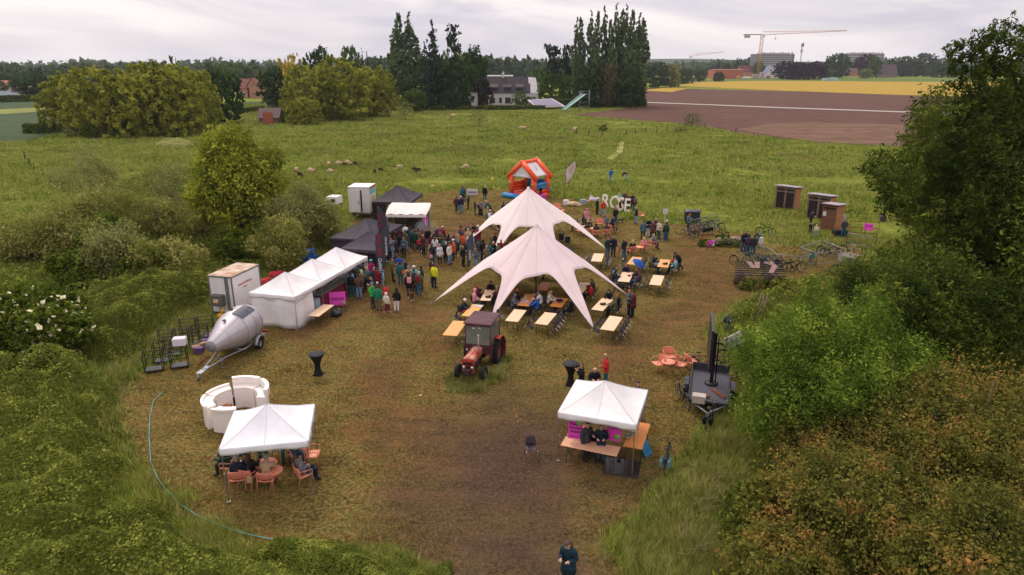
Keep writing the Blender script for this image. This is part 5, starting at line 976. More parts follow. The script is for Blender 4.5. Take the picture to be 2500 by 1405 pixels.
# left front tent
for px, py, f, lb in [(585, 1190, 190, 'coral armchair of the grey blond person, front left under the tent'), (655, 1192, 180, 'coral armchair with its back to the camera in the middle of the front left tent'), (742, 1180, 128, 'coral armchair of the person in the grey sweater'), (765, 1132, 95, 'coral armchair sticking out right of the front left tent'), (565, 1160, -95, 'coral armchair of the person in green under the front left tent'), (725, 1128, 40, 'coral armchair of the person with jeans at the back right of the tent'), (700, 1115, 20, 'coral armchair at the back of the tent behind the round tables'), (655, 1115, 0, 'coral armchair farthest back under the front left tent'), (603, 1128, -40, 'coral armchair of the brown dressed person under the front left tent')]: coral(px, py, f, lb)
rtable(650, 1131, 'rear round coral table with glasses under the front left tent', 1.05); rtable(664, 1149, 'front round coral table under the front left tent', 1.0)
# coral group in the middle right
for px, py, f, lb in [(1416, 574, 200, 'coral chair second from left in the near row of the big circle'), (1409, 566, -100, 'coral chair at the left end of the big circle'), (1434, 578, 185, 'coral chair third in the near row of the big circle'), (1455, 582, 175, 'coral chair fourth in the near row of the big circle'), (1480, 580, 165, 'coral chair at the right of the near row of the big circle'), (1493, 569, 120, 'coral chair at the right end of the big circle'), (1464, 556, 0, 'empty coral chair at the far side of the big circle'), (1480, 558, 20, 'coral chair at the far right of the big circle'), (1441, 557, -10, 'coral chair of the long haired person in the big circle'),
    (1543, 624, 190, 'coral chair of the blond person in black beside the yellow table'), (1571, 617, 180, 'coral chair of the blond person in pink'), (1592, 609, 110, 'coral chair of the person in grey right of the blond ones'),
    (1348, 520, 30, 'coral chair left of the table behind the rear star tent'), (1362, 517, 10, 'coral chair behind the table right of the rear star tent'), (1356, 528, 150, 'coral chair in front of the table right of the rear star tent'), (1371, 524, 100, 'coral chair right of the table behind the rear star tent'),
    (1438, 500, -60, 'coral chair under the white bags beside the big letters'), (1452, 500, 40, 'coral chair right of the white bags beside the big letters'), (1566, 536, 100, 'lone coral chair behind the blond person in light jeans')]: coral(px, py, f, lb)
rtable(1429, 553, 'left round coral table in the big circle of chairs'); rtable(1448, 558, 'right round coral table in the big circle of chairs'); rtable(1358, 515, 'round coral table right of the rear star tent'); rtable(1561, 603, 'round coral table in front of the two blond people')
# ------------------------------------------------------------------ cocktail tables
def cocktail(base, label, h=1.12):
    o = empty('cocktail_table', base, 0, label, 'table', 'black covered cocktail tables'); s = MB(); s.lathe([(0, h + .01), (.385, h + .01), (.40, h - .01), (.39, h - .03)], 30); s.build('tabletop', mat('black_stretch_top', '1c1c24', .7), o)
    s = MB(); pr = []
    for i in range(13): t = i / 12; pr.append((.13 + .25 * abs(t - .42) ** 1.6 * (3.2 if t > .42 else 2.2) * .85, h * t))
    pr[-1] = (.385, h - .02); s.lathe(pr, 30); s.build('stretch_cover', mat('black_stretch', '121216', .75), o)
    for a in range(4): s = MB(); an = a * 1.571 + .6; s.ball((math.cos(an) * .27, math.sin(an) * .27, .02), (.05, .05, .03), 8); s.build('foot', M_BLACK, o)
cocktail(G(777, 915), 'black covered cocktail table alone on the grass left of the tractor'); cocktail(G(1393, 940), 'black covered cocktail table behind the ticket tent'); cocktail(G(1172, 526), 'black covered cocktail table with three people behind the rear star tent')
cocktail(G(1124, 512), 'black covered cocktail table in the group far left of the rear star tent')
# ------------------------------------------------------------------ circular white bar
bar_c = (G(560, 1010) + G(590, 1000)) / 2
M_BAR = mat('translucent_white_plastic', 'efe6e0', .45, var=.03); bc_ = G(582, 1020); bc_.z = 0
def barseg(a0, a1, label, h=1.08, tall=False):
    o = empty('curved_counter', (bc_.x, bc_.y, 0), 0, label, 'bar counter', 'white curved bar counters'); s = MB(); r0, r1 = .92, 1.34
    def ringseg(z0, z1, ra, rb, mi=0):
        n = 12; V = []; Q = []
        for i in range(n + 1):
            a = R(a0 + (a1 - a0) * i / n)
            for r_, z in ((ra, z0), (rb, z0), (rb, z1), (ra, z1)): V.append((math.cos(a) * r_, math.sin(a) * r_, z))
        for i in range(n):
            for k in range(4): Q.append((i * 4 + k, i * 4 + 4 + k, i * 4 + 4 + (k + 1) % 4, i * 4 + (k + 1) % 4))
        Q += [(0, 1, 2, 3), (n * 4 + 3, n * 4 + 2, n * 4 + 1, n * 4)]; s.add(V, Q)
    ringseg(0, h - .12, r0, r1); s.build('front_shell', M_BAR, o); s = MB(); ringseg(h - .12, h - .08, r0 - .02, r1 + .03); s.build('shelf', M_BAR, o)
    s = MB(); ringseg(h - .08, h + .02, r1 - .06, r1 + .05); s.build('rim', M_BAR, o)
    if tall: s = MB(); ringseg(h + .02, h + .28, r1 - .1, r1 + .07); s.build('raised_counter', M_BAR, o)
barseg(60, 116, 'rear white counter segment with the raised top of the round bar', tall=True); barseg(-2, 54, 'right white counter segment with the raised top of the round bar', tall=True); barseg(122, 172, 'rear left white counter segment of the round bar'); barseg(178, 232, 'front left white counter segment of the round bar'); barseg(246, 292, 'front white counter segment half behind the front left tent')
bxp = MB(); bxp.box((0, 0, .2), (.4, .3, .4), bev=.01); bxp.box((0, 0, .42), (.44, .34, .05)); tag(bxp.build('crate', mat('purple_plastic', '4e3a78', .5), None, G(563, 990), R(10)), 'purple crate inside the round white bar', 'crate')
bxp = MB(); bxp.ball((0, 0, .05), (.22, .12, .05), 10); tag(bxp.build('cloth', mat('yellow_cloth', 'c8a830', .8), None, G(580, 988), R(20)), 'yellow cloth on the ground inside the round white bar', 'cloth')
bxp = MB(); [bxp.box((0, 0, .1 + .12 * k), (.5, .3, .06)) for k in range(3)]; [bxp.box((x, y, .16), (.05, .05, .32)) for x in (-.22, .22) for y in (-.12, .12)]; tag(bxp.build('crate', mat('raw_wood', 'a8744a', .8, var=.2), None, G(552, 1008), R(-10)), 'wooden crate inside the round white bar', 'crate')
# ================================================================== RED TRACTOR
M_TRED = mat('worn_red_paint', '8c1f1e', .5, col2='b33a2c', scale=7); M_TROOF = mat('maroon_cab', '45242a', .6, col2='5a3038', scale=3); M_RUST = mat('rust', '8a4a2c', .9, col2='5f3322', scale=6); M_TYRE = mat('tyre_rubber', '1c1c1f', .85, var=.2, scale=6); M_TRUST = mat('faded_red_hood', 'a53428', .6, col2='c89a80', scale=3.2, stretch=(2, .6, 1))
tr = empty('tractor', (-1.45, 32.45, 0), R(-15), 'old red tractor with maroon cab standing in uncut grass', 'tractor')
RX = Matrix.Rotation(R(90), 4, 'Y')
def wheel(par, x, y, r_, w, name='wheel', lug=0, rim=M_RUST, rz=0):
    s = MB(); s.lathe([(r_ * .62, -w / 2), (r_ * .93, -w / 2), (r_, -w * .3), (r_, w * .3), (r_ * .93, w / 2), (r_ * .62, w / 2), (r_ * .60, 0), (r_ * .62, -w / 2)], 28, M=RX)
    for k in range(lug):
        a = 2 * math.pi * k / lug
        for q in (-1, 1): s.box((q * w * .2, math.cos(a + q * .06) * r_ * 1.0, math.sin(a + q * .06) * r_ * 1.0), (w * .5, .045, .05), M=Matrix.Rotation(a, 4, 'X') @ Matrix.Rotation(q * .5, 4, 'Z'))
    o = s.build(name, M_TYRE, par, (x, y, r_)); o.rotation_euler = (0, 0, rz)
    s = MB(); s.lathe([(0, -.02), (r_ * .2, -.05), (r_ * .45, .03), (r_ * .63, w * .25), (r_ * .63, w * .4), (r_ * .6, -w * .4), (0, -w * .2)], 22, M=RX if x > 0 else Matrix.Rotation(R(-90), 4, 'Y')); s.build('rim', rim, o); return o
wheel(tr, .72, 0, .70, .32, lug=22); wheel(tr, -.72, 0, .70, .32, lug=22)
wheel(tr, .66, -2.12, .36, .19, rim=mat('grey_rim', '7c7a78', .6)); wheel(tr, -.66, -2.12, .36, .19, rim=MATS['grey_rim'])
s = MB(); s.box((0, -1.9, .62), (.42, 1.9, .36), bev=.04); s.box((0, -.1, .72), (.5, 1.1, .45), bev=.04); s.tube([(-.6, -2.12, .42), (-.2, -2.12, .5), (.2, -2.12, .5), (.6, -2.12, .42)], .05, 8); s.tube([(-.65, 0, .7), (.65, 0, .7)], .12, 10); s.box((0, -2.1, .45), (.2, .3, .3)); s.build('chassis', mat('oily_engine', '3a2a28', .6, var=.4, scale=9), tr)
s = MB(); s.box((0, -1.72, 1.08), (.52, 1.55, .40), bev=.07); s.build('hood', M_TRUST, tr); s = MB(); s.box((0, -2.54, .95), (.60, .12, .55), bev=.04); s.box((0, -2.5, .62), (.6, .2, .2), bev=.03); s.build('front_grille', M_TRED, tr)
s = MB(); s.box((0, -2.61, 1.02), (.46, .015, .12)); s.box((0, -2.61, .8), (.2, .015, .22)); s.build('grille_mesh', M_BLACK, tr)
for q in (-1, 1): s = MB(); s.lathe([(0, .02), (.085, .0), (.095, -.05), (.05, -.09)], 16, M=Matrix.Rotation(R(90), 4, 'X')); s.build('headlight', M_CHROME, tr, (q * .21, -2.6, .80))
s = MB(); s.box((0, -2.62, .55), (.5, .1, .14), bev=.02); s.build('bumper', M_RUST, tr); s = MB(); s.tube([(.20, -1.5, 1.2), (.20, -1.5, 2.02)], .03, 8); s.ball((.2, -1.5, 2.06), (.06, .06, .05), 8); s.build('exhaust', mat('pale_pipe', 'a59c90', .6), tr)
W2, y0, y1, zt = .66, -1.0, .62, 2.42; s = MB()
for x in (-W2, W2):
    s.tube([(x, y0 + .0, .9), (x * .96, y0 + .12, zt)], .035, 6); s.tube([(x, y1, 1.1), (x * .96, y1, zt)], .035, 6); s.tube([(x, y0 + .75, .9), (x * .96, y0 + .8, zt)], .025, 6); s.box((x, y0 + .4, .95), (.05, .85, .75)); s.box((x, y1 - .3, 1.28), (.05, .6, .12))
s.box((0, y0, 1.12), (W2 * 2, .05, .48)); s.box((0, y0 + .1, 2.36), (W2 * 1.9, .05, .1)); s.box((0, y1, 1.2), (W2 * 2, .05, .4)); s.build('cab_frame', M_TROOF, tr)
s = MB(); s.box((0, -.2, 2.46), (1.46, 1.85, .10), bev=.05); s.build('cab_roof', M_TROOF, tr)
s = MB(); s.box((0, y0 + .06, 1.85), (W2 * 1.84, .012, 1.0), M=Matrix.Rotation(R(-5), 4, 'X')); s.build('windscreen', M_GLASS, tr)
for x in (-W2, W2): s = MB(); s.box((x * .985, y0 + .42, 1.85), (.012, .68, 1.0)); s.box((x * .985, y1 - .45, 1.85), (.012, .75, 1.0)); s.build('side_window', M_GLASS, tr)
s = MB(); s.box((0, y1, 1.9), (W2 * 1.84, .012, .95)); s.build('rear_window', M_GLASS, tr)
for q in (-1, 1): s = MB(); s.lathe([(.76, -.2), (.80, -.2), (.80, .2), (.76, .2)], 16, M=RX, a0=R(20), a1=R(200)); s.build('mudguard', M_TRED, tr, (q * .76, 0, .72))
s = MB(); s.box((-.22, y0 + .03, 2.2), (.12, .01, .06)); s.box((.1, y0 + .04, 2.22), (.1, .01, .05)); s.box((-.56, y0 - .03, 1.05), (.08, .01, .08)); s.build('sticker', M_WI, tr)
s = MB(); s.lathe([(.16, 0), (.18, .02), (.16, .04)], 18, M=Matrix.Rotation(R(-40), 4, 'X')); s.box((0, .55, -.25), (.4, .4, .12), bev=.03); s.box((0, .75, 0), (.4, .08, .4), bev=.03); s.build('seat_and_wheel', M_BLACK, tr, (0, -.45, 1.45))
# ================================================================== SILVER CONE TANK ON TRAILER
M_TANK = mat('riveted_aluminium', 'b8b1b6', .45, metal=.4, var=.07, scale=1.2, bump=.05, bscale=3)
n_ = G(517, 862, .95); t_ = G(618, 760, 1.55); dv_ = (t_ - n_); dv_.z = 0; tk = empty('tank_trailer', (n_.x, n_.y, 0), math.atan2(dv_.y, dv_.x), 'silver cone shaped metal tank on a galvanised trailer', 'tank trailer')
LT = 4.2; MT = Matrix.Rotation(R(90), 4, 'Y')
s = MB(); s.lathe([(.0, 0), (.29, 0), (.31, .02), (.93, 2.05), (.98, 2.3), (.98, 3.5), (.90, 3.8), (.62, 4.05), (0, 4.12)], 40, M=MT); s.build('tank', M_TANK, tk, (0, 0, 1.28))
s = MB(); s.lathe([(0, -.012), (.285, -.012), (.285, .01), (0, .01)], 30, M=MT); s.build('nose_plate', mat('dull_aluminium', '8f9093', .6, metal=.5), tk, (-.005, 0, 1.28))
s = MB()
for zz, r_ in ((.9, .575), (2.05, .935), (2.9, .984), (3.5, .984)): s.lathe([(r_, -.01), (r_ + .008, 0), (r_, .01)], 40, M=MT, c=(zz, 0, 1.28))
for a in (20, 60, 120, 160, 200, 260, 320): s.tube([(.02, math.cos(R(a)) * .315, 1.28 + math.sin(R(a)) * .315), (2.05, math.cos(R(a)) * .937, 1.28 + math.sin(R(a)) * .937), (3.5, math.cos(R(a)) * .985, 1.28 + math.sin(R(a)) * .985)], .006, 4)
s.build('seam', mat('seam_metal', '76737a', .5, metal=.5), tk)
s = MB(); V = []
for i in range(7):
    a = R(35 + 6.5 * i + 12)
    for x in (2.15, 3.45): V.append((x, -math.cos(a) * .992, 1.28 + math.sin(a) * .992))
s.add(V, [(2 * i, 2 * i + 1, 2 * i + 3, 2 * i + 2) for i in range(6)]); solidify(s.build('skylight', mat('dark_skylight', '3c3c48', .4, col2='585866', scale=5), tk), .01)
s = MB(); s.box((1.5, 0, 2.12), (.18, .14, .05)); s.build('vent', M_DGREY, tk); s = MB(); s.box((2.7, .25, 2.26), (.2, .16, .05)); s.box((2.75, .25, 2.30), (.08, .08, .06)); s.build('vent', M_BLACK, tk)
s = MB()
for q in (-1, 1): s.tube([(-.9, q * .08, .42), (.6, q * .3, .45), (2.0, q * .75, .42), (4.1, q * .78, .42)], .045, 6)
for x in (.5, 1.8, 3.0, 4.0): s.tube([(x, -.78 if x > 1 else -.3, .42), (x, .78 if x > 1 else .3, .42)], .035, 6); s.tube([(x, 0, .42), (x, 0, .6)], .05, 6)
s.tube([(-1.4, .0, .4), (-.7, 0, .42)], .05, 6); s.box((-.9, 0, .42), (.9, .26, .05)); s.tube([(.3, -.3, .1), (.3, -.3, .5)], .025, 6); s.box((.3, -.3, .02), (.15, .15, .03)); s.build('chassis', M_STEEL, tk)
for q in (-1, 1):
    w_ = wheel(tk, 2.9, q * 1.0, .33, .2, rim=MATS['grey_rim']); w_.rotation_euler = (0, 0, R(-90)); s = MB(); s.lathe([(.38, -.12), (.42, -.12), (.42, .12), (.38, .12)], 14, M=Matrix.Rotation(R(90), 4, 'X'), a0=0, a1=R(180)); s.build('mudguard', M_STEEL, tk, (2.9, q * 1.0, .36))
    s = MB(); s.box((4.2, q * .7, .5), (.08, .25, .1)); s.build('rear_light', mat('red_lens', '8a1f24', .3), tk)
s = MB(); s.tube([(-1.4, 0, .42), (-1.45, 0, .1)], .03, 8); s.lathe([(0, -.04), (.1, -.04), (.1, .04), (0, .04)], 12, M=Matrix.Rotation(R(90), 4, 'X'), c=(-1.2, .12, .12)); s.build('jockey_wheel', M_STEEL, tk)
# ================================================================== SCREEN TRAILER
sc = empty('screen_trailer', (9.08, 28.4, 0), R(-17), 'flat dark trailer carrying an upright black LED screen', 'trailer')
s = MB(); s.box((0, 0, .58), (1.75, 3.3, .10), bev=.015); s.build('deck', mat('dark_deck', '47464e', .6, var=.1, bump=.2, bscale=30), sc); s = MB(); s.box((-.86, 0, .68), (.04, 3.3, .12)); s.box((.86, 0, .68), (.04, 3.3, .12)); s.box((0, 1.64, .8), (1.7, .04, .4)); s.build('side_rail', M_DGREY, sc)
for q in (-1, 1): wheel(sc, q * 1.03, .15, .32, .2, rim=M_DGREY); s = MB(); s.box((q * 1.03, .15, .66), (.26, .95, .10), bev=.04); s.box((q * 1.03, .60, .5), (.26, .05, .3)); s.box((q * 1.03, -.3, .5), (.26, .05, .3)); s.build('mudguard', M_DGREY, sc)
s = MB(); s.lathe([(0, .64), (.3, .64), (.3, .70), (.2, .74), (0, .74)], 20, (.05, .2, 0)); s.box((.05, .2, 1.9), (.16, .16, 2.5), bev=.02); s.tube([(.22, .25, .7), (.2, .25, 3.0)], .03, 8); s.build('mast', M_BLACK, sc)
s = MB(); s.box((-.14, .15, 2.75), (.12, 2.6, 1.95), bev=.01); s.build('screen', mat('led_panel', '26262c', .35, var=.08, scale=20), sc).rotation_euler = (0, 0, R(3)); s = MB(); [s.box((-.14, -1.155, z), (.03, .02, .05)) for z in (2.0, 2.4, 2.9, 3.4)]; s.build('clamp', M_STEEL, sc)
for a, b_ in (((-.7, -1.65), (0, -2.5)), ((.7, -1.65), (0, -2.5))): s = MB(); s.tube([(a[0], a[1], .5), (b_[0], b_[1], .48)], .045, 6); s.build('drawbar', M_STEEL, sc)
s = MB(); s.tube([(0, -2.5, .48), (0, -2.7, .5)], .05, 8); s.tube([(.1, -2.4, .05), (.1, -2.4, .75)], .03, 8); s.lathe([(0, -.04), (.11, -.04), (.11, .04), (0, .04)], 12, M=RX, c=(.1, -2.4, .12)); s.build('jockey_wheel', M_CHROME, sc)
s = MB(); s.box((0, 0, 0), (.55, .38, .34), bev=.03); s.box((0, 0, .18), (.57, .40, .03), bev=.01); tb = s.build('tool_box', mat('beige_box', 'b5aca0', .6), sc, (-.42, -1.75, .75))
s = MB(); s.box((0, 0, 0), (.16, .9, .05)); tag(s.build('plank', M_RUST, None, sc.matrix_basis @ Vector((.4, -.8, .66)), R(20)), 'brown plank lying on the screen trailer deck', 'plank'); s = MB(); s.box((0, 0, 0), (.3, .25, .06)); tag(s.build('plank', M_RUST, None, sc.matrix_basis @ Vector((-.15, -1.2, .67)), R(-30)), 'short piece of wood on the screen trailer deck', 'plank')
# ================================================================== BICYCLES
def make_bike(fcol, key):
    o = empty('bicycle', (0, 0, 0))      # heading -Y
    for y in (-.55, .55):
        s = MB(); ring = [(0, y + math.cos(2 * math.pi * k / 26) * .33, .345 + math.sin(2 * math.pi * k / 26) * .33) for k in range(26)]; s.tube(ring, .020, 6, closed=True); w_ = s.build('wheel', M_TYRE, o)
        s = MB(); s.tube([(0, y + math.cos(2 * math.pi * k / 26) * .305, .345 + math.sin(2 * math.pi * k / 26) * .305) for k in range(26)], .008, 4, closed=True)
        for k in range(12): a = 2 * math.pi * k / 12; s.tube([(0, y, .345), (0, y + math.cos(a) * .305, .345 + math.sin(a) * .305)], .003, 3, cap=False)
        s.build('spokes', M_ALU, w_)
    m = mat(key, fcol, .4, metal=.2, var=.05); s = MB(); BB, ST_, HT, HB, RA, FA = (0, .12, .32), (0, .22, .78), (0, -.36, .85), (0, -.40, .68), (0, .55, .345), (0, -.55, .345)
    for a, b_, r_ in ((BB, ST_, .018), (BB, HB, .026), (ST_, (0, -.37, .80), .016), (BB, RA, .012), ((0, .21, .72), RA, .010), (HB, HT, .022), ((.05, -.41, .66), (.05, -.55, .345), .012), ((-.05, -.41, .66), (-.05, -.55, .345), .012)): s.tube([a, b_], r_, 6)
    s.build('frame', m, o)
    s = MB(); s.tube([HT, (0, -.34, 1.02)], .014, 6); s.tube([(-.30, -.16, 1.02), (-.22, -.32, 1.04), (0, -.36, 1.04), (.22, -.32, 1.04), (.30, -.16, 1.02)], .013, 6); s.build('handlebar', M_BLACK, o)
    s = MB(); s.tube([ST_, (0, .24, .92)], .013, 6); s.ball((0, .26, .95), (.09, .15, .035), 10); s.build('saddle', M_BLACK, o)
    s = MB(); s.box((0, .55, .74), (.13, .38, .02)); s.tube([(.06, .6, .73), (.05, .55, .36)], .006, 4); s.tube([(-.06, .6, .73), (-.05, .55, .36)], .006, 4); s.build('luggage_rack', M_BLACK, o)
    for y, a0, a1 in ((.55, 20, 170), (-.55, 10, 130)): s = MB(); s.tube([(0, y + math.cos(R(a)) * .37, .345 + math.sin(R(a)) * .37) for a in range(a0, a1, 15)], .016, 5); s.build('mudguard', M_BLACK, o)
    s = MB(); s.lathe([(0, -.01), (.09, -.01), (.09, .01), (0, .01)], 14, M=RX, c=(.05, .12, .32)); s.tube([(.07, .12, .32), (.07, -.04, .26)], .008, 4); s.tube([(-.07, .12, .32), (-.07, .28, .38)], .008, 4); s.build('crank', M_DGREY, o)
    s = MB(); s.ball((0, -.44, .86), (.035, .03, .035), 8); s.build('lamp', M_CHROME, o)
    return o
BKP = {}; PAN = {}
def bike(px, py, rz, col, label, pan=None, lean=8, group='bicycles parked around the field'):
    if col not in BKP: BKP[col] = make_bike(*dict(black=('1d1d22', 'black_frame'), teal=('2a6f78', 'teal_frame'), grey=('83868c', 'grey_frame'), blue=('23506e', 'blue_frame'), red=('7e3038', 'red_frame'))[col]); o = BKP[col]
    else:
        o = copy_tree(BKP[col]); 
        for ch in list(o.children):
            if ch.name.startswith('pannier'): bpy.data.objects.remove(ch)
    p = G(px, py); o.location = p; o.rotation_euler = (0, R(lean), R(rz)); tag(o, label, 'bicycle', group)
    if pan:
        for q in (-1, 1): s = MB(); s.box((q * .14, .58, .52), (.14, .34, .34), bev=.05); s.build('pannier', mat('pannier_' + pan, pan, .7), o)
for a in [(1630, 1140, 160, 'black', 'black bicycle with blue grey panniers at the grass edge right of the ticket tent', '5f8288', 4), (1738, 1040, 150, 'black', 'black bicycle with large black panniers below the screen trailer', '17171b'), (1668, 985, -172, 'black', 'black bicycle leaning on the left side of the screen trailer'), (1776, 812, -8, 'blue', 'bicycle with a dark bag standing alone behind the screen', '1f3540', 2),
    (1780, 872, 80, 'blue', 'blue bicycle behind the screen carrying a white board', None, 5), (1790, 885, 95, 'black', 'black bicycle beside the blue one behind the screen'), (1760, 925, 95, 'black', 'black bicycle right behind the screen mast', None, 10), (1715, 905, 85, 'red', 'dark red bicycle behind the trailer deck', None, 6),
    (1680, 580, -150, 'grey', 'grey bicycle at the left end of the barrier by the bin'), (1692, 578, -160, 'black', 'black bicycle second from left at the barrier by the bin'), (1703, 574, -155, 'red', 'red bicycle at the barrier by the bin'), (1714, 572, -160, 'black', 'black bicycle in the middle of the barrier by the bin', '17171b'), (1727, 570, -165, 'black', 'black bicycle with black bag right of the middle at the barrier', '17171b'), (1738, 564, 30, 'grey', 'grey bicycle behind the barrier by the bin'), (1750, 560, -140, 'black', 'black bicycle at the right end of the barrier by the bin'), (1712, 556, 20, 'grey', 'grey bicycle with white saddle behind the barrier by the bin'), (1868, 576, 60, 'black', 'lone black bicycle in the grass behind the group of people'),
    (1806, 645, 100, 'grey', 'grey bicycle at the left end of the middle barrier'), (1832, 648, 5, 'teal', 'teal bicycle in front of the people by the middle barrier', None, 2), (1848, 652, -10, 'black', 'black bicycle beside the teal one at the middle barrier'), (1860, 655, 15, 'teal', 'second teal bicycle at the middle barrier'), (1876, 655, 30, 'grey', 'grey bicycle with brown bag at the middle barrier', '6b5a4c'), (1893, 655, 40, 'blue', 'blue bicycle at the right part of the middle barrier'), (1912, 660, 60, 'black', 'black bicycle with child seat near the steel rack', '1b1b20'), (1938, 664, 95, 'black', 'black bicycle right of the steel rack'),
    (1975, 645, -35, 'teal', 'bicycle with turquoise bag before the barrier square', '2f8f8a'), (2030, 628, 80, 'black', 'black bicycle inside the barrier square'), (2018, 622, 95, 'grey', 'grey bicycle inside the barrier square'), (2058, 672, 60, 'black', 'black bicycle half under the ash branches', '15151a'), (2075, 622, 70, 'grey', 'grey bicycle beside the far barrier')]:
    bike(*a)
wb = MB(); wb.box((0, 0, 0), (1.0, .04, .7), M=Matrix.Rotation(R(-25), 4, 'Y')); o = wb.build('white_board', mat('printed_white_board', 'cbc6cc', .6, var=.06, scale=4), None, G(1788, 868) + Vector((0, 0, .85)), R(10)); tag(o, 'white printed board strapped to the blue bicycle', 'board')
# ================================================================== CROWD BARRIERS
def barrier(p0, p1, label):
    a, b_ = G(*p0), G(*p1); d = b_ - a; L_ = d.length; o = empty('crowd_barrier', a, math.atan2(d.y, d.x), label, 'barrier', 'steel crowd barriers'); s = MB()
    s.tube([(.02, 0, .2), (.02, 0, .95), (.10, 0, 1.07), (L_ - .1, 0, 1.07), (L_ - .02, 0, .95), (L_ - .02, 0, .2), (.02, 0, .2)], .019, 6); s.build('frame', M_STEEL, o)
    s = MB(); n = int(L_ / .13)
    for i in range(1, n): s.tube([(L_ * i / n, 0, .2), (L_ * i / n, 0, 1.06)], .007, 4, cap=False)
    s.build('bars', M_STEEL, o)
    for x in (.25, L_ - .25): s = MB(); s.tube([(x, -.28, 0), (x, -.05, .22), (x, .05, .22), (x, .28, 0)], .014, 5); s.build('foot', M_STEEL, o)
for p0, p1, lb in [((1682, 568), (1748, 548), 'barrier beside the waste bin with bicycles leaning on it'), ((1842, 622), (1861, 636), 'short barrier end right of the group of people'), ((1866, 634), (1895, 656), 'barrier leading towards the steel rack'), ((1896, 656), (1960, 662), 'barrier behind the steel rack'), ((1950, 636), (2004, 617), 'left rear barrier of the barrier square'), ((2004, 617), (2052, 640), 'right rear barrier of the barrier square'), ((1950, 636), (1990, 652), 'left front barrier of the barrier square'), ((1991, 652), (2052, 643), 'right front barrier of the barrier square'), ((2064, 598), (2126, 610), 'separate barrier under the pink sign frame')]: barrier(p0, p1, lb)
# ================================================================== TOILET CABINS
M_PLK = mat('weathered_planks', '6a5a50', .9, col2='83726a', scale=2, stretch=(1, 1, .2)); M_PLK2 = mat('fresh_planks', '9c6a48', .85, col2='b07c56', scale=2, stretch=(.3, .3, 8)); M_PLK3 = mat('brown_planks', '6f4a38', .85, col2='845a44', scale=2, stretch=(.3, .3, 8)); M_DDOOR = mat('dark_door', '2c2022', .8, var=.2); M_ROOFG = mat('pale_sheet_roof', '9a8f96', .7, var=.08)
def cabin(base, rz, w, d, h, nd, label, side, front, rl_):
    o = empty('toilet_cabin', base, R(rz), label, 'toilet cabin', 'wooden toilet cabins', 1.1); s = MB()
    s.box((w / 2, d / 2, h / 2 - .05), (w - .04, d - .04, h - .1)); s.build('wall', side, o); s = MB(); n = nd; u = w / n
    for i in range(n + 1): s.box((max(.06, min(w - .06, u * i)), -.005, h / 2), (.13 if 0 < i < n else .12, .07, h))
    s.box((w / 2, -.005, h - .09), (w, .06, .16)); s.box((w / 2, -.005, h - .42), (w, .06, .1)); s.build('front_frame', front, o)
    for i in range(n): s = MB(); s.box((u * (i + .5), -.012, (h - .5) / 2 + .05), (u - .2, .04, h - .62), bev=.01); s.build('door', M_DDOOR if nd > 1 else front, o); s = MB(); s.box((u * (i + .5), -.0, h - .26), (u - .16, .05, .16)); s.build('vent_opening', M_BLACK, o)
    s = MB(); s.box((w / 2, d / 2 - .05, 0), (w + .25, d + .45, .05), M=None); r_ = s.build('roof', M_ROOFG, o, (0, 0, h + .09)); r_.rotation_euler = (R(-5), 0, 0); s = MB()
    for k in range(7): s.box((w - .012, d / 2, .3 + k * .28), (.02, d, .012)); 
    s.build('plank_gap', M_BLACK, o); return o
cabin(G(1890, 508), -46, 1.95, 1.3, 2.15, 2, 'left weathered toilet cabin with two dark doors', M_PLK2, M_PLK, 0); cabin(G(1967, 532), -46, 2.0, 1.3, 2.15, 2, 'middle weathered toilet cabin half behind the brown one', M_PLK2, M_PLK, 0)
c3 = cabin(G(2002, 562), -46, 1.15, 1.7, 2.2, 1, 'brown plank toilet cabin with a paper notice in front', M_PLK2, M_PLK3, 0); s = MB(); s.box((.2, -.05, 1.45), (.26, .015, .38)); s.build('notice', M_WI, c3)
for i, z in enumerate((.3, .6, .9, 1.2, 1.5, 1.8)): s = MB(); s.box((.575, -.035, z), (1.0, .008, .012)); s.build('plank_gap', M_BLACK, c3)
s = MB(); s.lathe([(0, 0), (.62, 0), (.62, .04), (0, .04)], 24, M=Matrix.Rotation(R(75), 4, 'X')); s.build('grey_disc', M_ROOFG, None); tag(bpy.data.objects['grey_disc'], 'grey round lid leaning behind the brown toilet cabin', 'lid'); bpy.data.objects['grey_disc'].location = G(2060, 560) + Vector((0, 1.2, .9))
s = MB(); s.box((.5, .5, .35), (1.0, .8, .5), bev=.04); s.lathe([(0, -.05), (.3, -.05), (.3, .05), (0, .05)], 14, M=RX, c=(1.1, .5, .3)); tag(s.build('cart', M_BLACK, None, G(2040, 580)), 'black cart beside the brown toilet cabin', 'cart')
# wheelie bin
wbn = empty('waste_bin', G(1672, 546), R(-8), 'large black four wheeled waste bin by the first barrier', 'bin'); s = MB(); s.grid(lambda a, b: ((a if a < .5 else a) * 0, 0, 0), 2, 2) if False else None
s.prism([(-.02, .05), (1.38, .05), (1.38, .95), (-.02, .95)], .18, 1.05); s.box((.68, .5, 1.07), (1.5, 1.05, .06), bev=.02); s.build('body', mat('bin_plastic', '2c3036', .6), wbn); s = MB(); s.grid(lambda a, b: (-.07 + 1.5 * a, -.04 + 1.06 * b, 1.12 + .13 * math.sin(b * 3.14)), 4, 10); solidify(s.build('lid', mat('bin_lid', '3f4254', .5), wbn), .04)
for x in (.1, 1.26):
    for y in (.15, .85): s = MB(); s.lathe([(0, -.03), (.09, -.03), (.09, .03), (0, .03)], 12, M=RX, c=(x, y, .09)); s.build('castor', M_BLACK, wbn)
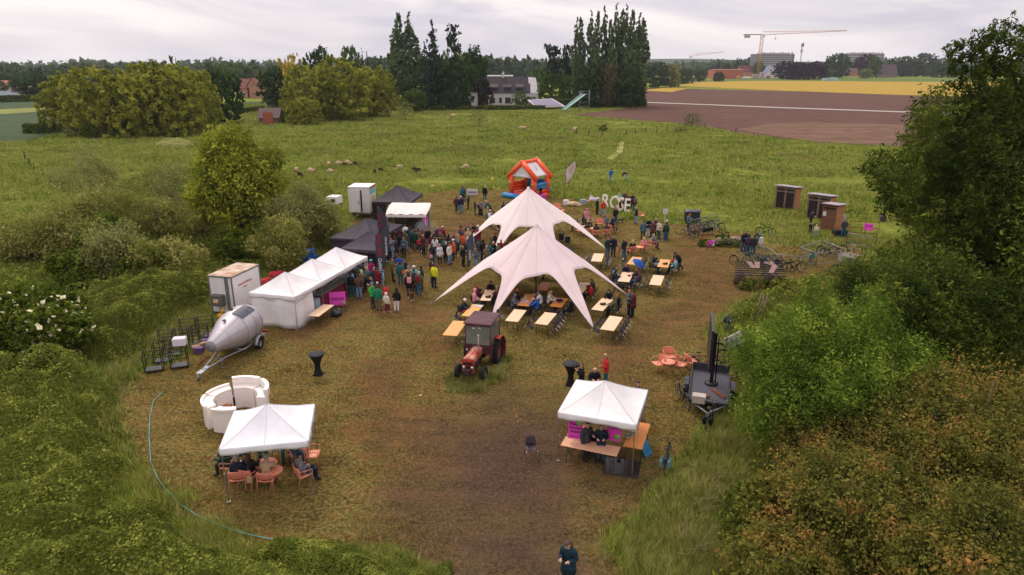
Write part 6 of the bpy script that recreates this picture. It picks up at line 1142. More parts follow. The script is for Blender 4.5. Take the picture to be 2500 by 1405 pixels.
# ================================================================== BIG LETTERS
M_LET = mat('letter_white', 'f4ece4', .5, var=.03); M_LETS = mat('letter_side', 'b08868', .6)
for ch, px, py, rz in (('R', 1478, 508, -20), ('O', 1501, 512, -20), ('S', 1516, 516, -20), ('E', 1531, 519, -20)):
    o = empty('giant_letter', G(px, py), R(rz), 'giant white %s standing on the grass' % {'R': 'letter R, leftmost of four,', 'O': 'letter O, second of four,', 'S': 'letter S half hidden by a child', 'E': 'letter E, rightmost of four,'}[ch], 'letter', 'giant illuminated letters')
    a = text_part(ch, 'letter_face', 1.95, M_LET, o, (0, -.16, .72), (R(82), 0, 0), .02, sx=.72); b_ = text_part(ch, 'letter_body', 1.95, M_LETS, o, (0, 0, .70), (R(82), 0, 0), .13, sx=.72)
# ================================================================== STEEL RACK ON TREE TRUNKS, SCRAP EXCAVATOR ARM, WAGON REMAINS, SIGNS
rk = empty('steel_rack', G(1815, 706), R(-6), 'dark steel ladder rack lying on two big logs', 'rack'); s = MB()
for k in range(7): s.box((1.4 + .1 * k - .3, .2 + k * .55, .95), (3.4, .07, .06))
s.box((.5, 1.9, .9), (.07, 3.6, .05)); s.box((2.3, 1.9, .9), (.07, 3.6, .05)); s.build('frame', mat('dark_steel', '3a3838', .6, metal=.4), rk)
for i, (x, y) in enumerate(((.3, .5), (2.3, .4))):
    s = MB(); s.tube([(x - .5, y - .1, .40), (x - .2, y + .7, .40), (x + .1, y + 1.8, .38)], [.40, .38, .36], 12); o = s.build('log', mat('cut_log', '4c3c34', .95, var=.25, scale=5, bump=.8), None, rk.location); tag(o, ['left log carrying the steel rack', 'right log carrying the steel rack'][i], 'log', 'logs under the steel rack')
for i, (x, y, a, l_) in enumerate(((2.0, 2.4, 8, 1.0), (2.4, 2.3, -18, 1.1), (3.1, 1.2, -32, 1.3), (3.6, 2.4, 20, 1.0), (3.4, 2.5, 60, .9))): s = MB(); s.prism([(-.15, -l_ / 2), (.18, -l_ / 2), (.2, l_ / 2), (-.02, l_ / 2 - .1), (-.16, l_ / 2)], 0, .04); o = s.build('plank', mat('pink_grey_plank', '8a6f68', .8, var=.15, scale=3), None, rk.location + Vector((x - .8, y, 1.0)), R(a)); o.rotation_euler.x = R(15); tag(o, ['pale plank at the left on the steel rack', 'grey plank beside the pale one on the steel rack', 'long plank lying towards the camera on the steel rack', 'plank at the right end of the steel rack', 'crosswise plank on the steel rack'][i], 'plank', 'planks on the steel rack')
ex = empty('excavator_arm', G(2155, 540), R(-10), 'rusty excavator arm standing in the meadow near the ash', 'excavator arm'); s = MB(); s.tube([(0, 0, .4), (.1, 0, 1.4), (.15, 0, 2.1)], .14, 8); s.tube([(.15, 0, 2.1), (.9, 0, 1.7), (1.5, 0, 1.2)], .13, 8); s.build('arm', M_RUST, ex); s = MB(); s.prism([(-.35, -.3), (.2, -.3), (.35, .3), (-.2, .4)], 0, .5); s.build('bucket', M_DGREY, ex); s = MB(); s.box((1.9, 0, .7), (1.1, .8, .9), bev=.05); s.box((1.6, 0, 1.3), (.4, .5, .6)); s.build('carriage', mat('dark_rust', '4a2c22', .9, var=.3, scale=4), ex)
s = MB(); s.tube([(0, 0, 1.4), (.5, .0, 1.9), (1.0, 0, 1.65)], .05, 6); s.build('hydraulic_ram', M_STEEL, ex)
wg = empty('wagon_remains', G(1712, 600), R(4), 'remains of an old wooden cart overgrown with plants', 'cart'); s = MB(); s.box((.1, 0, .45), (.08, .9, .5)); s.tube([(0, .2, .9), (1.3, .6, .8)], .05, 6); s.tube([(.1, .3, .1), (.1, .3, .9)], .04, 6); s.build('axle_frame', M_RUST, wg); s = MB(); s.box((2.4, .2, .35), (2.6, 1.2, .06), M=Matrix.Rotation(R(-6), 4, 'Y')); s.box((2.4, -.4, .45), (2.6, .05, .2)); s.build('load_bed', M_PLK, wg); s = MB(); [s.ball((1.6 + .3 * k, .2 + .1 * (k % 2), .5), (.25, .3, .18), 8) for k in range(6)]; s.build('stones', mat('pale_stones', 'a39078', .9, var=.2, scale=4), wg)
rs = np.random.RandomState(4); o = link('crown', foliage('crown', [(1.2, -.2, .3, 1.6, .5, .4), (.3, .2, .3, .5, .4, .4), (2.6, .2, .35, .6, .5, .4)], 4000, .05, rs, clump=12), M_BRAM, empty('plant', rk.location, 0, 'weeds growing round the logs under the steel rack', 'plant')); o = link('crown', foliage('crown', [(1.9, .5, .8, .5, .4, .4), (.3, -.1, .3, .6, .5, .3), (2.4, -.2, .25, 1.4, .5, .3)], 2200, .07, rs, clump=14), M_MID, empty('plant', wg.location, 0, 'weeds growing through the old wooden cart', 'plant'))
def pinksign(px, py, rz, label, w=.75, h=.62, tilt=20, words=('PARKING',), z=.55, legs=True):
    o = empty('pink_sign', G(px, py), R(rz), label, 'sign', 'pink event signs'); p = bpy.data.objects.new('board', None)
    s = MB(); s.box((0, 0, 0), (w, .02, h)); b_ = s.build('board', M_PINK, o, (0, 0, z)); b_.rotation_euler = (R(-tilt), 0, 0); s = MB(); s.lathe([(0, 0), (.09, 0), (.09, .01), (0, .01)], 18, M=Matrix.Rotation(R(90), 4, 'X'), c=(w * .36, -.015, -h * .36)); s.build('green_dot', M_GRN, b_)
    for i, wd_ in [q for q in enumerate(words) if q[1]]: text_part(wd_, 'lettering', min(.24, w / max(1, len(wd_)) * 1.35), M_INK, b_, (0, -.016, h * .22 - i * .22), (R(90), 0, 0), .002)
    if legs: s = MB(); s.tube([(-w * .3, .05, 0), (-w * .3, .05, z)], .015, 5); s.tube([(w * .3, .05, 0), (w * .3, .05, z)], .015, 5); s.build('stake', M_WOODT, o)
pinksign(1735, 603, -15, 'pink sign leaning against the old wooden cart', .6, .5, 35, ('FIETS', 'RUN'), .3); pinksign(826, 752, 12, 'pink sign reading DRINKS at the corner of the marquee', 1.0, .85, 10, ('', 'DRINKS'), .62)
fr = empty('sign_frame', G(2066, 598), R(-12), 'rusty steel frame carrying a small pink sign', 'sign frame'); s = MB()
for a, b_ in (((0, 0, 0), (.25, .8, 1.9)), ((2.3, 0, 0), (2.6, .8, 1.9)), ((.25, .8, 1.9), (2.6, .8, 1.9)), ((.12, .4, 1.0), (2.45, .4, 1.0)), ((1.4, .4, 1.0), (1.5, .8, 1.9)), ((.2, .6, 1.4), (2.5, .6, 1.4))): s.tube([a, b_], .025, 5)
s.build('frame', M_RUST, fr); s = MB(); s.box((1.7, .62, 1.5), (.75, .03, .6), M=Matrix.Rotation(R(-23), 4, 'X')); pb_ = s.build('pink_board', M_PINK, fr); text_part('TOILET', 'lettering', .17, M_INK, fr, (1.7, .60, 1.55), (R(67), 0, 0), .003)
mw = empty('small_sign', G(1623, 545), R(-10), 'small white paper sign on a wooden stake', 'sign'); s = MB(); s.box((0, 0, 1.15), (.42, .02, .5)); s.build('paper', M_WI, mw); s = MB(); s.box((0, .03, .55), (.05, .03, 1.1)); s.build('stake', M_WOODT, mw); s = MB(); [s.box((0, -.015, 1.0 + .07 * k), (.26, .004, .02)) for k in range(5)]; s.build('printed_lines', MATS['grey_ink'], mw)
# misc near things
for i, (px, py, sx_, m_, lb) in enumerate([(1382, 500, .3, M_WI, 'white box at the foot of the teardrop flag'), (1424, 499, .34, mat('pale_tub', '8fa0b0', .5), 'pale tub with black things between flag and letters')]): s = MB(); s.prism([(-sx_, -.25), (sx_, -.25), (sx_, .25), (-sx_, .25)], 0, .45); s.box((0, 0, .46), (sx_ * 1.7, .4, .12)); tag(s.build('tub', m_, None, G(px, py)), lb, 'tub')
s = MB(); s.ball((0, 0, .22), (.5, .3, .25), 10); s.ball((.3, .1, .35), (.25, .2, .15), 8); tag(s.build('blanket_basket', mat('yellow_white_cloth', 'd6b46a', .8, col2='cfc6c0', scale=4), None, G(1395, 503)), 'heap of yellow and white cloth beside the teardrop flag', 'cloth')
s = MB(); s.box((0, 0, .2), (.55, .3, .3), M=Matrix.Rotation(.3, 4, 'Y')); s.box((.3, .1, .1), (.4, .25, .05)); tag(s.build('wooden_box', M_WOODT, None, G(1410, 503)), 'tipped wooden box beside the heap of cloth', 'box')
s = MB(); q_ = random.Random(2); [s.ball((q_.uniform(-.3, .7), q_.uniform(-.2, .2), q_.uniform(.3, .85)), (q_.uniform(.12, .26), .2, q_.uniform(.14, .28)), 7) for _ in range(12)]; tag(s.build('white_bags', mat('white_bag', 'c8c4d4', .6), None, G(1446, 500)), 'heap of white bags piled on the coral chairs by the letters', 'bags')
s = MB(); s.box((0, 0, .4), (1.3, .05, .75), M=Matrix.Rotation(R(12), 4, 'X')); o = s.build('white_banner', M_WI, None, G(1153, 478), R(-6)); tag(o, 'white low banner with violet writing behind the far left group', 'banner'); text_part('welkom', 'lettering', .3, mat('violet_ink', '6a3a78', .6), o, (0, -.05, .42), (R(102), 0, 0), .004)
s = MB(); s.box((0, 0, .015), (1.35, 1.2, .03), bev=.01); s.box((0, 0, .034), (1.2, 1.05, .012)); s.tube([(-.2, .4, .05), (-.1, .5, .12)], .05, 6); tag(s.build('black_mat', mat('wet_black_rubber', '1a1618', .35, var=.4, scale=4, spec=.5), None, G(1518, 1143), R(-14)), 'wet black rubber mat lying by the front leg of the ticket tent', 'mat')
for i, (px, py, wd_) in enumerate(((1405, 1048, ('Kassa', 'zonder', 'ticket')), (1499, 1052, ('Overzicht',)))):
    z = 1.32; c = G(px, py, z); o = empty('poster', (c.x, c.y, 0), R(-16), ['pink poster reading Kassa zonder ticket hanging in the ticket tent', 'pink poster with green dot low right hanging in the ticket tent'][i], 'poster', 'hanging pink posters'); s = MB(); s.box((0, 0, z), (.58, .012, .85)); s.build('board', M_PINK, o)
    for k, t_ in enumerate(wd_): text_part(t_, 'lettering', .17 if i == 0 else .13, M_INK, o, (0, -.012, z + (.22 - .16 * k if i == 0 else .12)), (R(90), 0, 0), .002)
    text_part('WELKOM', 'lettering', .085, MATS['violet_ink'], o, (-.06, -.012, z - .33), (R(90), 0, 0), .002); s = MB(); s.lathe([(0, 0), (.11, 0), (.11, .008), (0, .008)], 20, M=Matrix.Rotation(R(90), 4, 'X'), c=(.14, -.008, z + (.28 if i == 0 else -.25))); s.build('green_dot', M_GRN, o)
    s = MB(); s.tube([(-.25, 0, z + .42), (-.25, 0, 2.0)], .004, 4); s.tube([(.25, 0, z + .42), (.25, 0, 2.0)], .004, 4); s.build('string', M_BLACK, o)
s = MB(); s.box((0, 0, .33), (.5, .03, .7), M=Matrix.Rotation(R(-30), 4, 'X')); o = s.build('blue_sign', mat('blue_print', '2c6f9a', .5, col2='3f88ae', scale=6), None, G(1575, 1110), R(50)); tag(o, 'blue printed board leaning against the orange table', 'sign'); 
whc = empty('wheelchair', G(1440, 1118), R(-10), 'wheelchair standing under the pinkish front table of the ticket tent', 'wheelchair'); wheel(whc, .3, .25, .30, .04, rim=M_DGREY); wheel(whc, -.3, .25, .30, .04, rim=M_DGREY); wheel(whc, .22, -.25, .09, .05, 'castor', rim=M_CHROME); wheel(whc, -.22, -.25, .09, .05, 'castor', rim=M_CHROME); s = MB(); s.box((0, .1, .5), (.46, .45, .05)); s.box((0, .33, .75), (.46, .05, .45)); s.build('seat', M_BLACK, whc); s = MB(); [s.tube([(q * .24, -.28, .12), (q * .24, -.25, .7), (q * .24, .3, .7), (q * .24, .35, .95)], .013, 6) for q in (-1, 1)]; s.build('frame', M_CHROME, whc)
s = MB(); s.ball((0, 0, .03), (.14, .08, .04), 8); s.ball((.12, .15, .05), (.09, .14, .06), 8); s.ball((.2, .3, .06), (.14, .1, .08), 8); tag(s.build('things_on_table', mat('mixed_cloth', '3a5a7a', .7, col2='b0b088', scale=9), None, G(1530, 1070, .77)), 'hat, roll and cloth lying on the orange side table', 'belongings')
s = MB(); s.ball((0, 0, .2), (.38, .32, .22), 12); s.ball((.1, .05, .33), (.22, .2, .16), 8); s.ball((.02, 0, .5), (.05, .1, .06), 6); tag(s.build('refuse_sack', mat('black_bag_plastic', '22242a', .35, spec=.6, bump=.8, bscale=8), None, G(822, 772)), 'full black refuse sack beside the pale table by the marquee', 'refuse sack')
# black wire cages on castors
def cage(px, py, rz, label, hh=1.15):
    o = CHN.get('cage')
    if not o:
        o = CHN['cage'] = empty('cage_trolley', (0, 0, 0)); s = MB()
        for x in (-.4, .4): s.tube([(x, -.3, .05), (x, -.3, .95), (x, -.2, 1.1), (x, .2, 1.1), (x, .3, .95), (x, .3, .05)], .02, 5)
        for z in (.1, .55, .95):
            for x0, y0, x1, y1 in ((-.4, -.3, .4, -.3), (.4, -.3, .4, .3), (.4, .3, -.4, .3), (-.4, .3, -.4, -.3)): s.tube([(x0, y0, z), (x1, y1, z)], .016, 5)
        s.build('frame', M_BLACK, o); s = MB(); s.box((0, 0, .12), (.76, .56, .03)); s.build('tray', M_DGREY, o)
    else: o = copy_tree(o)
    o.location = G(px, py); o.rotation_euler = (0, 0, R(rz)); tag(o, label, 'cage', 'black steel frame trolleys')
for i, (px, py) in enumerate(((378, 905), (400, 884), (424, 868), (445, 850), (440, 896), (470, 848), (492, 838), (505, 815), (462, 822), (412, 850))): cage(px, py, 20, 'black steel frame trolley, %s, left of the silver tank' % ['nearest', 'second nearest', 'third', 'fourth', 'under the white box', 'sixth', 'rightmost low one', 'rearmost', 'rear left one', 'leftmost rear one'][i])
s = MB(); s.box((0, 0, .2), (.62, .45, .4), bev=.03); o = s.build('white_box', mat('styrofoam_white', 'd4ccd4', .7, var=.02), None, G(440, 842, 1.13), R(12)); o.location.z = 1.12; tag(o, 'white foam box standing on the black frame trolleys', 'box')
rs_ = random.Random(8)
for i, (px, py) in enumerate(((487, 862), (497, 850), (503, 842), (480, 858), (508, 832), (515, 828))):
    s = MB(); s.box((0, 0, .16), (.42, .32, .32), bev=.02); o = s.build('cardboard_box', mat('violet_carton', '5c4078', .6) if i % 2 == 0 else mat('brown_carton', '9c7458', .7), None, G(px, py), rs_.uniform(0, 1)); tag(o, ['violet box nearest the tank nose', 'brown carton behind the violet box', 'violet box behind the brown carton', 'brown carton left in the heap by the tank', 'violet box farthest back by the tank', 'brown carton farthest back by the tank'][i], 'box', 'boxes heaped beside the tank')
for i, (px, py, z) in enumerate(((758, 612, .95), (752, 622, .5), (762, 624, .5), (757, 634, .05))): s = MB(); s.box((0, 0, .2), (.75, .5, .4), bev=.04); o = s.build('blue_crate', mat('blue_plastic', '2458a0', .5), None, G(757 + (px - 757) * 1.5, 650, 0) + Vector((0, 0, z)), R(15)); tag(o, ['top blue crate of the stack behind the marquee', 'left blue crate behind the marquee', 'right blue crate behind the marquee', 'bottom blue crate behind the marquee'][i], 'crate', 'blue crates behind the marquee')
for i, (px, py) in enumerate(((642, 700), (672, 682))): s = MB(); s.ball((0, 0, .3), (.5, .35, .3), 10); s.ball((.3, .2, .4), (.3, .3, .22), 8); o = s.build('red_sacks', mat('red_sack', 'a41c2a', .7, col2='b83a40', scale=3), None, G(px, py)); tag(o, ['heap of red sacks beside the cooling trailer', 'red sacks behind the marquee roof'][i], 'sacks')
s = MB(); s.ball((0, 0, .25), (.28, .2, .2), 8); s.tube([(0, 0, .3), (.2, .1, .7), (.1, -.1, .5)], .06, 6); tag(s.build('yellow_tools', mat('yellow_tool', 'd89a28', .6), None, G(541, 782)), 'yellow tools heaped at the door of the cooling trailer', 'tools')
# bar inside the marquee: counter, coolers, taps
bar = empty('bar_counter', MQ.location, MQ.rotation_euler.z, 'dark red bar counter inside the open side of the marquee', 'bar counter'); s = MB(); s.box((2.5, 4.7, .55), (.6, 3.4, 1.1), bev=.02); s.build('counter', mat('burgundy_panel', '6a2032', .6), bar); s = MB(); s.box((2.5, 4.7, 1.12), (.75, 3.5, .05)); s.build('worktop', M_ALU, bar)
for i, y in enumerate((2.15, 2.75)): o = empty('drinks_cooler', MQ.matrix_basis @ Vector((2.45, y, 0)), MQ.rotation_euler.z, ['nearer grey drinks cooler under the marquee edge', 'farther grey drinks cooler under the marquee edge'][i], 'cooler', 'drinks coolers'); s = MB(); s.box((0, 0, .5), (.6, .55, 1.0), bev=.03); s.build('cabinet', mat('cooler_grey', '8a929c', .5), o); s = MB(); s.box((.31, 0, .5), (.015, .5, .85)); s.build('door', mat('cooler_door', '9fb0b8', .3), o)
o = empty('beer_taps', MQ.matrix_basis @ Vector((2.3, 2.5, 1.0)), MQ.rotation_euler.z, 'row of beer taps with yellow handles on the coolers', 'beer taps'); s = MB(); s.tube([(0, -.4, .3), (0, .9, .3)], .03, 8); [s.tube([(0, y, 0), (0, y, .3)], .02, 6) for y in (-.3, .2, .7)]; s.build('pipe', M_CHROME, o); s = MB(); [s.ball((.05, -.35 + .2 * k, .45), (.03, .03, .08), 6) for k in range(7)]; s.build('handle', mat('yellow_handle', 'd8b030', .5), o)
# hose on the grass, poles, wood pieces
P = [(398, 958), (375, 980), (366, 1020), (364, 1070), (368, 1130), (385, 1170), (405, 1197), (440, 1232), (480, 1260), (540, 1286), (600, 1306), (660, 1318), (752, 1325)]
s = MB(); s.tube([G(*p) + Vector((0, 0, .03)) for p in P], .018, 5); tag(s.build('garden_hose', mat('turquoise_hose', '5fa0a0', .5), None), 'thin turquoise hose curving over the mown grass at the left', 'hose')
s = MB(); s.tube([G(484, 893) + Vector((0, 0, .05)), G(510, 872) + Vector((0, 0, .12))], .035, 6); tag(s.build('wooden_pole', M_RUST, None), 'short brown pole lying before the tank nose', 'pole')
for i, (a, b_, z1) in enumerate((((1838, 800), (1850, 742), 1.9), ((1848, 805), (1866, 740), 2.0), ((1858, 800), (1856, 745), 1.8), ((1835, 790), (1872, 758), 1.3), ((1828, 830), (1862, 800), .6))): s = MB(); p0 = G(*a); p1 = G(a[0] + (b_[0] - a[0]), a[1] - 8) + Vector((0, 0, z1)); s.tube([p0, p1], .035, 6); tag(s.build('wooden_pole', mat('grey_pole', '7a685c', .9, var=.2, scale=3), None), ['left upright pole of the leaning stack', 'right upright pole of the leaning stack', 'middle upright pole of the leaning stack', 'pale diagonal pole across the leaning stack', 'low pole at the foot of the leaning stack'][i], 'pole', 'poles leaning by the bright bushy tree')
s = MB(); p0, p1 = G(545, 585), G(615, 592); s.tube([p0 + Vector((0, 0, .4)), (p0 + p1) / 2 + Vector((0, 0, .5)), p1 + Vector((0, 0, .2))], [.3, .28, .15], 9); s.tube([(p0 + p1) / 2 + Vector((0, 0, .5)), (p0 + p1) / 2 + Vector((.5, .3, 1.2))], [.1, .03], 6); tag(s.build('fallen_trunk', mat('dead_wood', '6e4a38', .9, var=.3, scale=3), None), 'fallen tree trunk under the willow', 'log')
s = MB(); s.lathe([(.0, .5), (.75, .5), (.8, .55), (.8, 0)], 20); tag(s.build('concrete_ring', mat('concrete', '77706a', .9, var=.15, scale=4), None, G(2072, 640)), 'round concrete pit ring right of the barrier square', 'concrete ring')
s = MB(); s.lathe([(0, .002), (.05, .02), (.06, 0)], 10); o = s.build('white_litter', M_WI, None, G(1027, 966)); tag(o, 'small white piece of litter left of the tractor', 'litter')
for i, (px, py) in enumerate(((1056, 458), (1202, 440))): s = MB(); s.ball((0, 0, .55), .17, 10); s.tube([(0, 0, 0), (0, 0, .5)], .015, 5); tag(s.build('yellow_marker', mat('yellow_ball', 'd8c020', .5), None, G(px, py + 8)), ['left yellow ball marker in the meadow', 'yellow ball marker left of the bouncy castle'][i], 'marker')
# hedge-side fence posts in the meadow
for i, (px, py, ty) in enumerate(((1378, 325, 312), (1408, 327, 313), (1438, 329, 315), (1469, 331, 318), (1528, 329, 317), (1551, 327, 314), (1576, 324, 311), (1603, 323, 309), (1628, 321, 308), (1796, 324, 311), (61, 388, 372), (72, 404, 386), (107, 437, 415), (1675, 314, 303), (1720, 314, 300))):
    b_ = G(px, py); s = MB(); s.tube([(0, 0, -.1), (.05, 0, topz(ty, b_.y))], .10, 6); o = s.build('fence_post', mat('fence_wood', '4c3e38', .9, var=.2), None, b_); tag(o, 'fence post %s' % ['one, farthest left of the row in the far meadow', 'two of the far meadow row, beside a sheep', 'three of the far meadow row', 'four of the far meadow row under the ball shaped bush', 'five of the far meadow row', 'six of the far meadow row', 'seven of the far meadow row', 'eight of the far meadow row', 'nine of the far meadow row by the branch heap', 'alone at the plowed field edge', 'far left at the top of the cut grass track', 'second on the cut grass track', 'lowest on the cut grass track', 'right of the branch heap', 'in the bank above the plowed field'][i], 'post', 'wooden fence posts in the meadow')
# ================================================================== HOUSES, SHEDS, CRANES
def R_(c, r=.85, **k): return mat('paint_' + c, c, r, **k)
def house(name, label, x0, x1, by, ey, ry, dep, wall, roof, rz=0, wins=(), gable='side', chim=None, door=None, over=.4, cat='house', win='3a3c44', hip=0):
    """facade between photo columns x0..x1, foot by, eave row ey, ridge row ry"""
    a, b = G(x0, by), G(x1, by); w_ = (b - a).length; o = empty(name, a, R(rz), label, cat); e_, r_ = topz(ey, a.y), topz(ry, a.y + (dep / 2 if gable == 'side' else 0)); s = MB()
    s.box((w_ / 2, dep / 2, e_ / 2), (w_, dep, e_))
    if gable == 'side':
        for x in (0, w_ - .02): s.add([(x, 0, e_), (x, dep, e_), (x, dep / 2, r_ - .05), (x + .02, 0, e_), (x + .02, dep, e_), (x + .02, dep / 2, r_ - .05)], [(0, 1, 2), (5, 4, 3), (0, 2, 5, 3), (1, 4, 5, 2)]) if not hip else None
    else:
        for y in (0, dep - .02): s.add([(0, y, e_), (w_, y, e_), (w_ / 2, y, r_ - .05), (0, y + .02, e_), (w_, y + .02, e_), (w_ / 2, y + .02, r_ - .05)], [(0, 1, 2), (5, 4, 3), (0, 2, 5, 3), (1, 4, 5, 2)])
    s.build('wall', wall, o); s = MB(); t = .15
    if gable == 'side':
        h_ = hip * w_ / 2
        s.add([(-over, -over, e_ - .1), (w_ + over, -over, e_ - .1), (w_ + over - h_, dep / 2, r_), (-over + h_, dep / 2, r_), (-over, dep + over, e_ - .1), (w_ + over, dep + over, e_ - .1)], [(0, 1, 2, 3), (3, 2, 5, 4)] + ([(0, 3, 4), (1, 5, 2)] if hip else []))
    else: s.add([(-over, -over, e_ - .1), (-over, dep + over, e_ - .1), (w_ / 2, dep + over, r_), (w_ / 2, -over, r_), (w_ + over, dep + over, e_ - .1), (w_ + over, -over, e_ - .1)], [(0, 3, 2, 1), (3, 5, 4, 2)])
    rf = s.build('roof', roof, o); solidify(rf, t)
    for (u, v, ww, hh) in wins: 
        s = MB(); s.box((w_ * u, -.03, v * r_), (ww * w_ * 1.15, .06, hh * r_ * 1.15)); f = s.build('window', M_WPAINT, o); s = MB(); s.box((w_ * u, -.05, v * r_), (ww * w_, .06, hh * r_)); s.build('pane', R_(win, .2), f)
    if chim: s = MB(); s.box((w_ * chim, dep / 2, r_ + .3), (w_ * .06, w_ * .06, r_ * .3)); s.build('chimney', wall, rf)
    if door: s = MB(); s.box((w_ * door, -.03, e_ * .4), (w_ * .1, .08, e_ * .8)); s.build('door', R_('3a2c28'), o)
    return o, w_, e_, r_
M_SL = R_('352d33', .7); M_TILE = R_('7a4a3e', .8); M_BRK = R_('a0705a', .9, col2='b48470', scale=2); M_HW = R_('cfc9cc', .7)
h, w_, e_, r_ = house('white_house', 'white country house with dark roof and dormers between the groves', 1192, 1292, 258, 227, 188, 12, M_HW, M_SL, wins=[(.12, .18, .1, .2), (.3, .18, .07, .2), (.48, .18, .14, .22), (.7, .18, .07, .2)], chim=.36)
for u in (.14, .46, .76): s = MB(); s.prism([(-1.3, 0), (1.3, 0), (1.3, 3.0), (-1.3, 3.0)], 0, 2.1); s.add([(-1.6, -.2, 2.1), (1.6, -.2, 2.1), (1.6, 4.6, 4.2), (-1.6, 4.6, 4.2)], [(0, 1, 2, 3)]); d = s.build('dormer', M_SL, h, (w_ * u, .6, e_ - .1)); s = MB(); s.box((0, -.04, 1.1), (2.0, .06, 1.5)); s.build('window', R_('26262c', .3), d)
s = MB(); s.add([(0, 0, 0), (0, 12, 0), (0, 6, r_), (3, 0, 0), (3, 12, 0), (3, 6, r_)], [(0, 1, 2)]); s.add([(0, 0, e_), (3.4, -.0, e_), (3.4, 0, 0), (0, 0, 0)], [(3, 2, 1, 0)]); s.add([(.2, 0, e_), (3.4, 0, e_), (2.6, 5.5, r_ * .97), (-.4, 5.5, r_ * .99)], [(0, 1, 2, 3)]); s.build('side_gable', M_HW, h, (w_, 0, 0))
house('garage', 'white garage wall with dark flat canopy left of the white house', 1128, 1166, 263, 225, 222, 6, M_HW, M_SL, cat='garage', wins=[(.3, .2, .6, .35)])
house('brick_house', 'pink brick house with red tiled roof between the two groves', 606, 632, 240, 212, 192, 9, M_BRK, M_TILE, gable='front', wins=[(.5, .62, .14, .12), (.5, .22, .14, .14), (.85, .25, .1, .14)], cat='house'); house('brick_house', 'red tiled wing of the pink brick house', 586, 610, 240, 216, 193, 9, M_BRK, M_TILE, wins=[(.5, .2, .2, .14)])
house('bungalow', 'bungalow with blue grey hipped roof at the far left edge', -40, 18, 247, 237, 223, 12, M_BRK, R_('5a6672', .7), hip=.8, wins=[(.7, .3, .2, .3), (.92, .3, .06, .3)]); house('flat_roofed_house', 'long low house with brown sloping front at the far left', 12, 58, 241, 232, 213, 12, R_('b49a94'), R_('7a6468'), wins=[(.88, .68, .12, .2), (.9, .2, .2, .2)])
house('house', 'orange roofed house above the bungalows at the far left', -6, 14, 214, 204, 197, 10, M_BRK, R_('a0604c'))
house('field_shed', 'small field shed with grey roof and brick front in the meadow', 634, 680, 303, 288, 265, 4, M_PLK, R_('6e5e5a', .9), rz=0, door=.3, cat='shed', over=.5); s = MB(); p0 = G(641, 306); s.box((1.6, .1, 1.6), (2.4, .25, 3.2)); o = s.build('brick_wall', R_('8c4838', .9, col2='a4604c'), None, p0); tag(o, 'red brick wall piece in front of the field shed', 'wall'); s = MB(); s.box((.3, .1, 1.5), (.25, .3, 3.0)); tag(s.build('white_post', M_HW, None, G(658, 305)), 'white upright panel beside the brick wall piece', 'panel')
house('garden_shed', 'blue roofed garden shed beside the meadow hedge', 1003, 1023, 272, 264, 255, 3, R_('8a8c98'), R_('6c7488'), hip=.7, cat='shed', wins=[(.7, .35, .3, .3)]); house('hut', 'tiny grey hut at the foot of the middle grove', 940, 951, 284, 274, 271, 2, R_('5c5c68'), R_('7c7c84'), cat='hut', door=.5)
house('white_building', 'long white flat building above the white house roof', 1190, 1252, 205, 186, 184, 20, M_HW, R_('a8a4a8'), cat='building')
# tilted solar table and water slide
a = G(1310, 268); o = empty('solar_table', a, 0, 'white framed grey sloping panel beside the water slide', 'panel'); zz = topz(243, a.y); p = [(0, 0, .6), (10.0, 0, 1.0), (5.6, 4, zz), (-3.2, 4, zz - .5)]; s = MB(); s.add(p, [(0, 1, 2, 3)]); solidify(s.build('frame', M_HW, o), .3); s = MB(); c_ = Vector((3.1, 2, (.8 + zz) / 2)); s.add([tuple(c_ + (Vector(q) - c_) * .84 + Vector((0, -.25, .25))) for q in p], [(0, 1, 2, 3)]); s.build('panel', R_('8a8298', .5), o); s = MB(); [s.tube([(x, 3.6, 0), (x, 3.6, zz - .4)], .12, 6) for x in (-2.6, 1.5, 5)]; s.build('post', M_STEEL, o)
a = G(1380, 272); o = empty('water_slide', a, 0, 'turquoise water slide leading down from a scaffold tower', 'slide'); zt = topz(231, a.y); s = MB(); s.add([(-1, 0, .4), (.2, 0, .4), (6.8, 0, zt), (5.6, 1.6, zt), (-1, 1.6, .4)], [(0, 1, 2, 3, 4)]); solidify(s.build('chute', R_('1f8a84', .4), o), .15); s = MB(); s.tube([(.2, -.05, .6), (6.8, -.05, zt + .2)], .10, 6); s.tube([(-1, 1.6, .6), (5.6, 1.6, zt + .3)], .10, 6); s.build('chute_rail', M_WPAINT, o); s = MB()
for x in (4.8, 8.0):
    for y in (0, 1.8): s.tube([(x, y, 0), (x, y, topz(221 if x > 7 else 224, a.y))], .07, 5)
for z in (1.5, 3, zt, zt + 1): s.tube([(4.8, 0, z), (8, 0, z)], .05, 5); s.tube([(4.8, 0, z), (8, 1.8, max(0, z - 1.5))], .04, 5)
s.build('scaffold', M_STEEL, o)
